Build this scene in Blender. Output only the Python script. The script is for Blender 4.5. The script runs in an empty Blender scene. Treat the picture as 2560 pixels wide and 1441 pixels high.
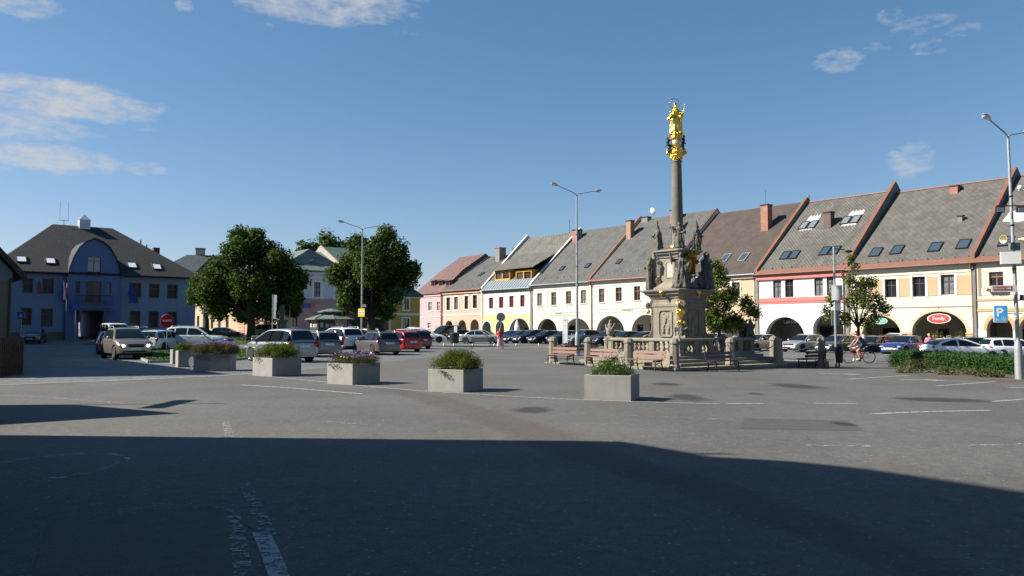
import bpy, bmesh, math, random
from mathutils import Vector, Matrix, noise
from mathutils.geometry import tessellate_polygon
R = math.radians
random.seed(7)
S = bpy.context.scene
COL = S.collection
# ---------------------------------------------------------------- camera
F = 1990.0
PITCH = math.atan((822 - 720.5) / F)
EYE = Vector((0, 0, 1.6))
cam = bpy.data.cameras.new('camera'); camo = bpy.data.objects.new('camera', cam); COL.objects.link(camo)
cam.sensor_width = 36; cam.lens = 36 * F / 2560; cam.clip_end = 3000; cam.clip_start = .05
camo.location = EYE; camo.rotation_euler = (math.pi / 2 + PITCH, 0, 0)
S.camera = camo
# ---------------------------------------------------------------- sun, exposure
SUN_EL = R(37)
sl = bpy.data.lights.new('sun', 'SUN'); sl.energy = 5.0; sl.angle = R(.55); sl.color = (1, .93, .82)
so = bpy.data.objects.new('sun', sl); COL.objects.link(so)
so.rotation_euler = Vector((-math.cos(SUN_EL), -.06, math.sin(SUN_EL))).to_track_quat('Z', 'Y').to_euler()
so.location = (-60, 0, 60)
S.view_settings.view_transform = 'Standard'; S.view_settings.look = 'None'
S.view_settings.gamma = 1; S.view_settings.use_curve_mapping = False
S.view_settings.exposure = 1.05
# ---------------------------------------------------------------- world: sky and clouds
W = bpy.data.worlds.new('World'); S.world = W; W.use_nodes = True
nt = W.node_tree; nt.nodes.clear()
def N(t, **k):
    n = nt.nodes.new(t)
    for a, b in k.items(): setattr(n, a, b)
    return n
def math_(op, a, b=None, clamp=False):
    n = N('ShaderNodeMath', operation=op); n.use_clamp = clamp
    for i, v in enumerate((a, b)):
        if v is None: continue
        if isinstance(v, (int, float)): n.inputs[i].default_value = v
        else: nt.links.new(v, n.inputs[i])
    return n.outputs[0]
sky = N('ShaderNodeTexSky', sky_type='NISHITA'); sky.sun_disc = False
sky.sun_elevation = SUN_EL; sky.sun_rotation = R(-90); sky.air_density = 1.0; sky.dust_density = .25; sky.ozone_density = 3.2; sky.altitude = 300
tc = N('ShaderNodeTexCoord'); sp = N('ShaderNodeSeparateXYZ'); nt.links.new(tc.outputs['Generated'], sp.inputs[0])
X, Y, Z = sp.outputs
azm = math_('MULTIPLY', math_('ARCTAN2', X, Y), 57.2958)
elv = math_('MULTIPLY', math_('ARCSINE', Z), 57.2958)
cmb = N('ShaderNodeCombineXYZ'); nt.links.new(math_('MULTIPLY', azm, .07), cmb.inputs[0]); nt.links.new(math_('MULTIPLY', elv, .16), cmb.inputs[1])
nz = N('ShaderNodeTexNoise'); nz.inputs['Scale'].default_value = 3.1; nz.inputs['Detail'].default_value = 9; nz.inputs['Roughness'].default_value = .58; nz.inputs['Distortion'].default_value = .35
nt.links.new(cmb.outputs[0], nz.inputs['Vector'])
nz2 = N('ShaderNodeTexNoise'); nz2.inputs['Scale'].default_value = 14; nz2.inputs['Detail'].default_value = 8; nz2.inputs['Roughness'].default_value = .6
nt.links.new(cmb.outputs[0], nz2.inputs['Vector'])
def px_dir(px, py):
    v = Vector(((px - 1280) / F, 1, 0)); u = Vector((0, -math.sin(PITCH), math.cos(PITCH))); f = Vector((0, math.cos(PITCH), math.sin(PITCH)))
    d = f + Vector((1, 0, 0)) * ((px - 1280) / F) + u * ((720.5 - py) / F)
    d.normalize(); return math.degrees(math.atan2(d.x, d.y)), math.degrees(math.asin(d.z))
CL = [(150, 248, 260, 52, 1.0), (40, 318, 210, 40, .9), (-80, 280, 180, 110, .6), (120, 392, 200, 42, 1.0), (-60, 380, 160, 60, .7), (365, 422, 62, 22, .8),
      (382, 258, 40, 14, .5), (350, 318, 60, 10, .25), (50, 10, 110, 44, .9), (800, 5, 250, 62, .95), (720, 62, 80, 18, .35), (1010, 72, 50, 20, .3), (940, 60, 90, 34, .25), (462, 12, 26, 26, .7), (700, -60, 420, 80, .9),
      (2095, 150, 70, 40, .66), (2225, 35, 40, 26, .52), (2320, 118, 60, 24, .52), (2300, 62, 100, 24, .42), (2225, 105, 110, 22, .4), (2405, 76, 60, 22, .45),
      (2285, 400, 70, 52, .60), (2380, 375, 56, 18, .4), (1565, 500, 16, 8, .3), (1180, 545, 150, 18, .16)]
tot = None
for (cx, cy, rx, ry, st) in CL:
    a, e = px_dir(cx, cy); a2, _ = px_dir(cx + rx, cy); _, e2 = px_dir(cx, cy - ry)
    da = math_('DIVIDE', math_('SUBTRACT', azm, a), abs(a2 - a)); de = math_('DIVIDE', math_('SUBTRACT', elv, e), abs(e2 - e))
    r2 = math_('ADD', math_('MULTIPLY', da, da), math_('MULTIPLY', de, de))
    m = math_('MULTIPLY', math_('SUBTRACT', 1.45, r2, True), st)
    tot = m if tot is None else math_('MAXIMUM', tot, m)
nn = math_('ADD', math_('MULTIPLY', nz.outputs[0], 2.1), math_('MULTIPLY', nz2.outputs[0], 1.25))
cov = math_('MULTIPLY', math_('SUBTRACT', math_('ADD', nn, math_('MULTIPLY', tot, .95)), 2.04), .95, True)
cov = math_('MULTIPLY', cov, math_('MULTIPLY', tot, 2.2, True), True)
cov = math_('MULTIPLY', cov, .93)
mx = N('ShaderNodeMix', data_type='RGBA'); nt.links.new(cov, mx.inputs['Factor'])
CLOUD = 6.3
shade = N('ShaderNodeMix', data_type='RGBA'); nt.links.new(nz2.outputs[0], shade.inputs['Factor'])
shade.inputs['A'].default_value = (.80 * CLOUD, .84 * CLOUD, .90 * CLOUD, 1); shade.inputs['B'].default_value = (1.05 * CLOUD, 1.05 * CLOUD, 1.06 * CLOUD, 1)
sc_ = N('ShaderNodeSeparateColor'); nt.links.new(sky.outputs[0], sc_.inputs[0]); cc_ = N('ShaderNodeCombineColor')
nt.links.new(math_('MULTIPLY', math_('POWER', sc_.outputs[0], 1.1), .90), cc_.inputs[0]); nt.links.new(math_('MULTIPLY', math_('POWER', sc_.outputs[1], .85), 1.31), cc_.inputs[1]); nt.links.new(math_('MULTIPLY', math_('POWER', sc_.outputs[2], .8), 1.6), cc_.inputs[2])
nt.links.new(cc_.outputs[0], mx.inputs['A']); nt.links.new(shade.outputs['Result'], mx.inputs['B'])
bg = N('ShaderNodeBackground'); bg.inputs[1].default_value = .05
nt.links.new(mx.outputs['Result'], bg.inputs[0])
wo = N('ShaderNodeOutputWorld'); nt.links.new(bg.outputs[0], wo.inputs[0])

# ---------------------------------------------------------------- frames and terrain
DA = Vector((-.6225, .7826, 0)).normalized()      # along the long sides of the square, going away
DB = Vector((DA.y, -DA.x, 0))                     # along the short sides, going right
ANG_A = math.atan2(-DA.y, -DA.x)                  # local x = -DA, local y = DB
ANG_B = math.atan2(DB.y, DB.x)                    # local x = DB, local y = DA
def gz(x, y):
    z = -.016 * min(max(0, x - 2), 42)
    s = min(.02 * max(0, y - 58), .9)
    w = min(max((-9 - x) / 8, 0), 1)
    return z + s * w
def ray(px, py):
    f = Vector((0, math.cos(PITCH), math.sin(PITCH))); u = Vector((0, -math.sin(PITCH), math.cos(PITCH)))
    return f * F + Vector((1, 0, 0)) * (px - 1280) + u * (720.5 - py)
def G(px, py):
    d = ray(px, py); z = 0
    for i in range(30):
        t = (z - EYE.z) / d.z; p = EYE + d * t; z = .5 * z + .5 * gz(p.x, p.y)
    p.z = gz(p.x, p.y); return p
def at(px, y):
    d = ray(px, 822); x = d.x / d.y * y
    return Vector((x, y, gz(x, y)))
def zat(px, py, p):
    """height of pixel row py at the distance of point p"""
    d = ray(px, py); t = p.y / d.y
    return 1.6 + d.z * t
class Fr:
    def __init__(s, P, ang): s.P = Vector((P[0], P[1], 0)); s.a = ang; s.x = Vector((math.cos(ang), math.sin(ang), 0)); s.y = Vector((-math.sin(ang), math.cos(ang), 0))
    def hit(s, px, py, D=0.0):
        d = ray(px, py); t = (D - (EYE - s.P).dot(s.y)) / d.dot(s.y); p = EYE + d * t
        return (p - s.P).dot(s.x), p.z
    def w(s, u, v, z=0): p = s.P + s.x * u + s.y * v; return Vector((p.x, p.y, z))
    def roof(s, px, py, y0, z0, y1, z1):
        """pixel ray hits the sloping plane through (y0,z0),(y1,z1): returns u, v, z"""
        m = (z1 - z0) / (y1 - y0); d = ray(px, py)
        # z - z0 = m*(v-y0)
        v0 = (EYE - s.P).dot(s.y); dv = d.dot(s.y)
        t = (z0 - EYE.z + m * (v0 - y0)) / (d.z - m * dv); p = EYE + d * t
        return (p - s.P).dot(s.x), (p - s.P).dot(s.y), p.z
# ---------------------------------------------------------------- object helpers
def thing(name, label, cat, loc=(0, 0, 0), rotz=0, group=None):
    o = bpy.data.objects.new(name, None); COL.objects.link(o); o.empty_display_size = .2
    o.location = loc; o.rotation_euler = (0, 0, rotz); o['label'] = label; o['category'] = cat
    if group: o['group'] = group
    return o
def tag(o, label=None, cat=None, group=None, kind=None):
    for k, v in (('label', label), ('category', cat), ('group', group), ('kind', kind)):
        if v: o[k] = v
    return o
def kids(o):
    return [c for c in o.children]
def copy_tree(o, parent=None):
    c = o.copy(); COL.objects.link(c); c.parent = parent
    for ch in KD.get(o.name, []): 
        k = ch.copy(); COL.objects.link(k); k.parent = c; KD.setdefault(c.name, []).append(k)
        for g in KD.get(ch.name, []):
            q = g.copy(); COL.objects.link(q); q.parent = k; KD.setdefault(k.name, []).append(q)
    return c
KD = {}
def put(name, me, parent=None, mats=None, loc=None, rot=None):
    o = bpy.data.objects.new(name, me); COL.objects.link(o)
    if parent is not None: o.parent = parent; KD.setdefault(parent.name, []).append(o)
    if loc is not None: o.location = loc
    if rot is not None: o.rotation_euler = rot
    return o
class MB:
    def __init__(s, T=None): s.v = []; s.f = []; s.m = []; s.T = T or Matrix()
    def add(s, vs, fs, mi=0):
        b = len(s.v); s.v += [s.T @ Vector(v) for v in vs]; s.f += [tuple(b + i for i in f) for f in fs]; s.m += [mi] * len(fs); return s
    def box(s, x0, x1, y0, y1, z0, z1, mi=0):
        v = [(x0, y0, z0), (x1, y0, z0), (x1, y1, z0), (x0, y1, z0), (x0, y0, z1), (x1, y0, z1), (x1, y1, z1), (x0, y1, z1)]
        return s.add(v, [(3, 2, 1, 0), (4, 5, 6, 7), (0, 1, 5, 4), (1, 2, 6, 5), (2, 3, 7, 6), (3, 0, 4, 7)], mi)
    def bbox(s, x0, x1, y0, y1, z0, z1, b=.01, mi=0):
        """box with bevelled upright edges and top"""
        pr = [(x0 + b, y0), (x1 - b, y0), (x1, y0 + b), (x1, y1 - b), (x1 - b, y1), (x0 + b, y1), (x0, y1 - b), (x0, y0 + b)]
        pt = [(x0 + 1.7 * b, y0 + b), (x1 - 1.7 * b, y0 + b), (x1 - b, y0 + 1.7 * b), (x1 - b, y1 - 1.7 * b), (x1 - 1.7 * b, y1 - b), (x0 + 1.7 * b, y1 - b), (x0 + b, y1 - 1.7 * b), (x0 + b, y0 + 1.7 * b)]
        return s.loft([[(x, y, z0) for x, y in pr], [(x, y, z1 - b) for x, y in pr], [(x, y, z1) for x, y in pt]], mi=mi)
    def loft(s, rings, closed=True, caps=True, mi=0):
        n = len(rings[0]); vs = [p for r in rings for p in r]; fs = []
        for i in range(len(rings) - 1):
            for j in range(n if closed else n - 1):
                k = (j + 1) % n; fs.append((i * n + j, i * n + k, (i + 1) * n + k, (i + 1) * n + j))
        if caps: fs.append(tuple(range(n - 1, -1, -1))); fs.append(tuple((len(rings) - 1) * n + j for j in range(n)))
        return s.add(vs, fs, mi)
    def tube(s, p0, p1, r0, r1=None, n=8, mi=0):
        p0 = Vector(p0); p1 = Vector(p1); r1 = r0 if r1 is None else r1; d = (p1 - p0)
        if d.length < 1e-6: return s
        q = d.to_track_quat('Z', 'Y'); rg = []
        for p, r in ((p0, r0), (p1, r1)): rg.append([p + q @ Vector((r * math.cos(2 * math.pi * j / n), r * math.sin(2 * math.pi * j / n), 0)) for j in range(n)])
        return s.loft(rg, mi=mi)
    def path(s, pts, r, n=6, mi=0):
        for a, b in zip(pts, pts[1:]): s.tube(a, b, r, r, n, mi)
        return s
    def lathe(s, prof, n=16, c=(0, 0, 0), mi=0, fold=0, nf=7, ph=0):
        rg = []
        for r, z in prof:
            rr = []
            for j in range(n):
                a = 2 * math.pi * j / n; q = r * (1 + fold * math.sin(nf * a + ph + z * 2))
                rr.append((c[0] + q * math.cos(a), c[1] + q * math.sin(a), c[2] + z))
            rg.append(rr)
        return s.loft(rg, mi=mi)
    def ball(s, c, r, n=10, mi=0):
        if isinstance(r, (int, float)): r = (r, r, r)
        m = n // 2; rg = []
        for i in range(1, m):
            t = math.pi * i / m - math.pi / 2
            rg.append([(c[0] + r[0] * math.cos(t) * math.cos(2 * math.pi * j / n), c[1] + r[1] * math.cos(t) * math.sin(2 * math.pi * j / n), c[2] + r[2] * math.sin(t)) for j in range(n)])
        vs = [p for g in rg for p in g]; b = len(vs); vs += [(c[0], c[1], c[2] - r[2]), (c[0], c[1], c[2] + r[2])]; fs = []
        for i in range(len(rg) - 1):
            for j in range(n): k = (j + 1) % n; fs.append((i * n + j, i * n + k, (i + 1) * n + k, (i + 1) * n + j))
        for j in range(n):
            k = (j + 1) % n; fs.append((b, k, j)); fs.append((b + 1, (len(rg) - 1) * n + j, (len(rg) - 1) * n + k))
        return s.add(vs, fs, mi)
    def prism(s, poly, z0, z1, mi=0):
        return s.loft([[(x, y, z0) for x, y in poly], [(x, y, z1) for x, y in poly]], mi=mi)
    def prism_yz(s, poly, x0, x1, mi=0):
        return s.loft([[(x0, y, z) for y, z in poly], [(x1, y, z) for y, z in poly]], mi=mi)
    def prism_xz(s, poly, y0, y1, mi=0):
        return s.loft([[(x, y0, z) for x, z in poly], [(x, y1, z) for x, z in poly]], mi=mi)
    def mesh(s, name, mats, smooth=None, fix=True):
        me = bpy.data.meshes.new(name); me.from_pydata(s.v, [], s.f)
        if not isinstance(mats, (list, tuple)): mats = [mats]
        for m in mats: me.materials.append(m)
        if len(mats) > 1: me.polygons.foreach_set('material_index', s.m)
        if fix:
            bm = bmesh.new(); bm.from_mesh(me); bmesh.ops.recalc_face_normals(bm, faces=bm.faces); bm.to_mesh(me); bm.free()
        if smooth is not None:
            me.shade_smooth(); me.set_sharp_from_angle(angle=R(smooth))
        me.update(); return me
    def build(s, name, mats, parent=None, smooth=None, fix=True):
        return put(name, s.mesh(name, mats, smooth, fix), parent)
# ---------------------------------------------------------------- materials
MC = {}
def mat(name, col, rough=.7, metal=0, var=0, vscale=2, bump=0, bscale=30, spec=.5, emit=0, dirt=None, island=0, trans=0, coat=0):
    if name in MC: return MC[name]
    m = bpy.data.materials.new(name); m.use_nodes = True; t = m.node_tree; b = t.nodes['Principled BSDF']
    b.inputs['Roughness'].default_value = rough; b.inputs['Metallic'].default_value = metal; b.inputs['Specular IOR Level'].default_value = spec
    c4 = (*col, 1); b.inputs['Base Color'].default_value = c4
    if coat: b.inputs['Coat Weight'].default_value = coat; b.inputs['Coat Roughness'].default_value = .04
    if emit: b.inputs['Emission Color'].default_value = c4; b.inputs['Emission Strength'].default_value = emit
    if trans: b.inputs['Transmission Weight'].default_value = trans
    src = None
    if var or bump or dirt:
        co = t.nodes.new('ShaderNodeTexCoord')
    if var:
        n = t.nodes.new('ShaderNodeTexNoise'); n.inputs['Scale'].default_value = vscale; n.inputs['Detail'].default_value = 6; n.inputs['Roughness'].default_value = .65
        t.links.new(co.outputs['Object'], n.inputs['Vector'])
        r = t.nodes.new('ShaderNodeMapRange'); r.inputs[1].default_value = .3; r.inputs[2].default_value = .7; r.inputs[3].default_value = 1 - var; r.inputs[4].default_value = 1 + var * .6
        t.links.new(n.outputs[0], r.inputs[0])
        mm = t.nodes.new('ShaderNodeMix'); mm.data_type = 'RGBA'; mm.blend_type = 'MULTIPLY'; mm.inputs['Factor'].default_value = 1
        mm.inputs['A'].default_value = c4; t.links.new(r.outputs[0], mm.inputs['B']); src = mm.outputs['Result']
    if dirt:   # (colour, scale, threshold) patches of another colour
        n = t.nodes.new('ShaderNodeTexNoise'); n.inputs['Scale'].default_value = dirt[1]; n.inputs['Detail'].default_value = 9; n.inputs['Roughness'].default_value = .7
        mp = t.nodes.new('ShaderNodeMapping'); mp.inputs['Scale'].default_value = dirt[3] if len(dirt) > 3 else (1, 1, 1)
        t.links.new(co.outputs['Object'], mp.inputs[0]); t.links.new(mp.outputs[0], n.inputs['Vector'])
        r = t.nodes.new('ShaderNodeMapRange'); r.inputs[1].default_value = dirt[2]; r.inputs[2].default_value = dirt[2] + .15
        t.links.new(n.outputs[0], r.inputs[0])
        mm = t.nodes.new('ShaderNodeMix'); mm.data_type = 'RGBA'; t.links.new(r.outputs[0], mm.inputs['Factor'])
        if src: t.links.new(src, mm.inputs['A'])
        else: mm.inputs['A'].default_value = c4
        mm.inputs['B'].default_value = (*dirt[0], 1); src = mm.outputs['Result']
    if island:
        g = t.nodes.new('ShaderNodeNewGeometry'); h = t.nodes.new('ShaderNodeHueSaturation')
        r = t.nodes.new('ShaderNodeMapRange'); r.inputs[3].default_value = 1 - island; r.inputs[4].default_value = 1 + island
        t.links.new(g.outputs['Random Per Island'], r.inputs[0]); t.links.new(r.outputs[0], h.inputs['Value'])
        r2 = t.nodes.new('ShaderNodeMapRange'); r2.inputs[3].default_value = .485; r2.inputs[4].default_value = .515
        t.links.new(g.outputs['Random Per Island'], r2.inputs[0]); t.links.new(r2.outputs[0], h.inputs['Hue'])
        if src: t.links.new(src, h.inputs['Color'])
        else: h.inputs['Color'].default_value = c4
        src = h.outputs[0]
    if src: t.links.new(src, b.inputs['Base Color'])
    if bump:
        n = t.nodes.new('ShaderNodeTexNoise'); n.inputs['Scale'].default_value = bscale; n.inputs['Detail'].default_value = 5
        t.links.new(co.outputs['Object'], n.inputs['Vector'])
        bp = t.nodes.new('ShaderNodeBump'); bp.inputs['Strength'].default_value = bump; bp.inputs['Distance'].default_value = .03
        t.links.new(n.outputs[0], bp.inputs['Height']); t.links.new(bp.outputs[0], b.inputs['Normal'])
    MC[name] = m; return m
def tilemat(name, col, col2, bw, bh, zscale=1.4, k=.78, mortar=(.03, .03, .03), rough=.8, stain=None, msize=.02, bump=.4, xy=False, offset=.5, stscale=.5, stth=.5, ang=0):
    """brick texture on object coordinates (x, z*zscale) or (x, y) with stains"""
    if name in MC: return MC[name]
    col, col2, mortar = [tuple(q * k for q in c) for c in (col, col2, mortar)]; stain = stain and tuple(q * k for q in stain)
    m = bpy.data.materials.new(name); m.use_nodes = True; t = m.node_tree; b = t.nodes['Principled BSDF']; b.inputs['Roughness'].default_value = rough
    L = t.links.new; nn = t.nodes.new
    co = nn('ShaderNodeTexCoord'); s_ = nn('ShaderNodeSeparateXYZ'); c_ = nn('ShaderNodeCombineXYZ'); L(co.outputs['Object'], s_.inputs[0]); L(s_.outputs[0], c_.inputs[0])
    if xy: L(s_.outputs[1], c_.inputs[1])
    else:
        q = nn('ShaderNodeMath'); q.operation = 'MULTIPLY'; q.inputs[1].default_value = zscale; L(s_.outputs[2], q.inputs[0]); L(q.outputs[0], c_.inputs[1])
    mp = nn('ShaderNodeMapping'); mp.inputs['Rotation'].default_value = (0, 0, ang); L(c_.outputs[0], mp.inputs[0])
    br = nn('ShaderNodeTexBrick'); br.inputs['Scale'].default_value = 1; br.inputs['Brick Width'].default_value = bw; br.inputs['Row Height'].default_value = bh
    br.inputs['Mortar Size'].default_value = msize; br.inputs['Mortar Smooth'].default_value = .3; br.inputs['Color1'].default_value = (*col, 1); br.inputs['Color2'].default_value = (*col2, 1); br.inputs['Mortar'].default_value = (*mortar, 1)
    br.offset = offset; L(mp.outputs[0], br.inputs['Vector'])
    n = nn('ShaderNodeTexNoise'); n.inputs['Scale'].default_value = .9; n.inputs['Detail'].default_value = 8; n.inputs['Roughness'].default_value = .7; L(co.outputs['Object'], n.inputs['Vector'])
    r = nn('ShaderNodeMapRange'); r.inputs[1].default_value = .3; r.inputs[2].default_value = .7; r.inputs[3].default_value = .68; r.inputs[4].default_value = 1.28; L(n.outputs[0], r.inputs[0])
    mm = nn('ShaderNodeMix'); mm.data_type = 'RGBA'; mm.blend_type = 'MULTIPLY'; mm.inputs['Factor'].default_value = 1; L(br.outputs['Color'], mm.inputs['A']); L(r.outputs[0], mm.inputs['B'])
    src = mm.outputs['Result']
    if stain:
        n2 = nn('ShaderNodeTexNoise'); n2.inputs['Scale'].default_value = stscale; n2.inputs['Detail'].default_value = 8; n2.inputs['Roughness'].default_value = .7
        mp2 = nn('ShaderNodeMapping'); mp2.inputs['Scale'].default_value = (1.6, .5, .5); L(co.outputs['Object'], mp2.inputs[0]); L(mp2.outputs[0], n2.inputs['Vector'])
        r2 = nn('ShaderNodeMapRange'); r2.inputs[1].default_value = stth; r2.inputs[2].default_value = stth + .18; r2.inputs[4].default_value = .75; L(n2.outputs[0], r2.inputs[0])
        m2 = nn('ShaderNodeMix'); m2.data_type = 'RGBA'; L(r2.outputs[0], m2.inputs['Factor']); L(src, m2.inputs['A']); m2.inputs['B'].default_value = (*stain, 1); src = m2.outputs['Result']
    L(src, b.inputs['Base Color'])
    bp = nn('ShaderNodeBump'); bp.inputs['Strength'].default_value = bump; bp.inputs['Distance'].default_value = .02; L(br.outputs['Color'], bp.inputs['Height']); L(bp.outputs[0], b.inputs['Normal'])
    MC[name] = m; return m
M_glass = mat('window_glass', (.018, .022, .028), .04, spec=.9)
M_glassc = mat('window_glass_curtain', (.16, .17, .18), .12, var=.5, vscale=3, spec=.8)
M_glassr = mat('window_glass_red_blind', (.13, .03, .03), .1, var=.3, vscale=2, spec=.8)
M_white = mat('white_paint', (.62, .62, .60), .6, var=.05)
M_steel = mat('galvanised_steel', (.32, .34, .35), .5, .3, var=.18, vscale=5)
M_dkmetal = mat('dark_metal', (.03, .03, .032), .5, .3)
M_conc = mat('planter_concrete', (.27, .268, .245), .9, var=.14, vscale=3, bump=.25, bscale=40, dirt=((.235, .232, .205), 1.3, .5, (2, 2, .4)))
M_stone = mat('sandstone', (.235, .215, .165), .92, var=.28, vscale=2.5, bump=.5, bscale=14, dirt=((.13, .125, .10), 1.3, .60))
M_stonedk = mat('weathered_statue_stone', (.125, .12, .10), .92, var=.4, vscale=4, bump=.6, bscale=18, dirt=((.27, .26, .21), 2.6, .60))
M_gold = mat('gold_leaf', (.95, .58, .10), .30, 1, var=.12, vscale=9, bump=.3, bscale=25)
M_golddk = mat('tarnished_gold', (.42, .27, .05), .42, .9, var=.3, vscale=9, bump=.4, bscale=25)
M_wood = mat('bench_wood', (.165, .075, .052), .55, var=.2, vscale=6, bump=.2, bscale=60)
M_orange = mat('orange_painted_metal', (.175, .078, .050), .6, var=.18, vscale=1.5)
M_black = mat('black_plastic', (.012, .012, .013), .45)
M_rubber = mat('tyre_rubber', (.014, .014, .014), .85)
M_zinc = mat('zinc_sheet', (.22, .26, .285), .5, .3, var=.15, vscale=2)
# ================================================================ GROUND
def axis(vals):
    return sorted(set(vals))
def ground_nodes():
    m = bpy.data.materials.new('asphalt'); m.use_nodes = True; t = m.node_tree; b = t.nodes['Principled BSDF']; L = t.links.new; nn = t.nodes.new
    co = nn('ShaderNodeTexCoord')
    def ns(sc, det=6, ro=.6):
        n = nn('ShaderNodeTexNoise'); n.inputs['Scale'].default_value = sc; n.inputs['Detail'].default_value = det; n.inputs['Roughness'].default_value = ro; L(co.outputs['Object'], n.inputs['Vector']); return n.outputs[0]
    def mr(s, a, b_, c, d):
        r = nn('ShaderNodeMapRange'); r.inputs[1].default_value = a; r.inputs[2].default_value = b_; r.inputs[3].default_value = c; r.inputs[4].default_value = d; L(s, r.inputs[0]); return r.outputs[0]
    def mixc(f, A, B, bt='MIX'):
        x = nn('ShaderNodeMix'); x.data_type = 'RGBA'; x.blend_type = bt
        if isinstance(f, float): x.inputs['Factor'].default_value = f
        else: L(f, x.inputs['Factor'])
        for k, v in (('A', A), ('B', B)):
            if isinstance(v, tuple): x.inputs[k].default_value = (*v, 1)
            else: L(v, x.inputs[k])
        return x.outputs['Result']
    base = mixc(mr(ns(.22, 5), .4, .62, 0, 1), (.083, .080, .073), (.105, .101, .092))
    base = mixc(mr(ns(1.4, 8, .75), .52, .74, 0, .45), base, (.055, .053, .051))
    gr = mr(ns(38, 4, .8), .3, .7, .6, 1.45); base = mixc(1.0, base, gr, 'MULTIPLY'); base = mixc(1.0, base, mr(ns(7, 6, .85), .36, .64, .80, 1.20), 'MULTIPLY')
    vo = nn('ShaderNodeTexVoronoi'); vo.inputs['Scale'].default_value = 17; L(co.outputs['Object'], vo.inputs['Vector'])
    th = nn('ShaderNodeSeparateColor'); L(vo.outputs['Color'], th.inputs[0])
    k = nn('ShaderNodeMath'); k.operation = 'GREATER_THAN'; k.inputs[1].default_value = .88; L(th.outputs[0], k.inputs[0])
    k2 = mr(vo.outputs['Distance'], .1, .3, 1, 0); k3 = nn('ShaderNodeMath'); k3.operation = 'MULTIPLY'; L(k.outputs[0], k3.inputs[0]); L(k2, k3.inputs[1])
    base = mixc(k3.outputs[0], base, (.26, .25, .24))
    # cracks
    dn = nn('ShaderNodeTexNoise'); dn.inputs['Scale'].default_value = .5; dn.inputs['Detail'].default_value = 6; L(co.outputs['Object'], dn.inputs['Vector'])
    ad = nn('ShaderNodeMix'); ad.data_type = 'VECTOR'; ad.inputs['Factor'].default_value = .35; L(co.outputs['Object'], ad.inputs['A']); L(dn.outputs['Color'], ad.inputs['B'])
    vc = nn('ShaderNodeTexVoronoi'); vc.feature = 'DISTANCE_TO_EDGE'; vc.inputs['Scale'].default_value = .27; L(ad.outputs[1], vc.inputs['Vector'])
    base = mixc(mr(vc.outputs['Distance'], .0, .004, .22, 0), base, (.03, .03, .03))
    L(base, b.inputs['Base Color']); b.inputs['Roughness'].default_value = .82; b.inputs['Specular IOR Level'].default_value = .35
    bp = nn('ShaderNodeBump'); bp.inputs['Strength'].default_value = .55; bp.inputs['Distance'].default_value = .012; L(ns(45, 4, .8), bp.inputs['Height']); L(bp.outputs[0], b.inputs['Normal'])
    return m
M_asph = ground_nodes()
xs = [-1500, -600, -300, -160, -120] + list(range(-100, 101)) + [120, 160, 300, 600, 1500]
ys = [-600, -200, -60] + list(range(-30, 161)) + [180, 240, 400, 800, 2200]
vs = [(x, y, gz(x, y)) for y in ys for x in xs]; nx = len(xs)
fs = [(j * nx + i, j * nx + i + 1, (j + 1) * nx + i + 1, (j + 1) * nx + i) for j in range(len(ys) - 1) for i in range(nx - 1)]
me = bpy.data.meshes.new('ground'); me.from_pydata(vs, [], fs); me.materials.append(M_asph)
tag(put('ground', me), kind='structure', label='grey asphalt ground of the town square')
def sheet(name, poly, m, lift=.004, cut=1.0, kind='structure', label=None):
    """flat polygon (world x,y) draped on the terrain, cut on the same 1 m grid"""
    bm = bmesh.new()
    tris = tessellate_polygon([[Vector((p[0], p[1], 0)) for p in poly]])
    vv = [bm.verts.new((p[0], p[1], 0)) for p in poly]
    for t in tris:
        try: bm.faces.new([vv[i] for i in t])
        except ValueError: pass
    x0, x1 = min(p[0] for p in poly), max(p[0] for p in poly); y0, y1 = min(p[1] for p in poly), max(p[1] for p in poly)
    big = (x1 - x0) * (y1 - y0) > 40
    for ax, a, b_ in ((0, x0, x1), (1, y0, y1)):
        c = math.ceil(a)
        while c < b_:
            if (ax == 0 and (-18 < c < -8 or c == 2 or c==-17 or c==-9)) or (ax == 1 and c >= 57 and (c % 2 == 0 or c < 60)) or (not big):
                pn = (1, 0, 0) if ax == 0 else (0, 1, 0); pc = (c, 0, 0) if ax == 0 else (0, c, 0)
                bmesh.ops.bisect_plane(bm, geom=bm.verts[:] + bm.edges[:] + bm.faces[:], plane_co=pc, plane_no=pn)
            c += 1
    for v in bm.verts: v.co.z = gz(v.co.x, v.co.y) + lift
    bmesh.ops.recalc_face_normals(bm, faces=bm.faces)
    me = bpy.data.meshes.new(name); bm.to_mesh(me); bm.free()
    for p in me.polygons:
        pass
    me.materials.append(m)
    if me.polygons and me.polygons[0].normal.z < 0: me.flip_normals()
    o = put(name, me); tag(o, kind=kind)
    if label: o['label'] = label
    return o
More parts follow.
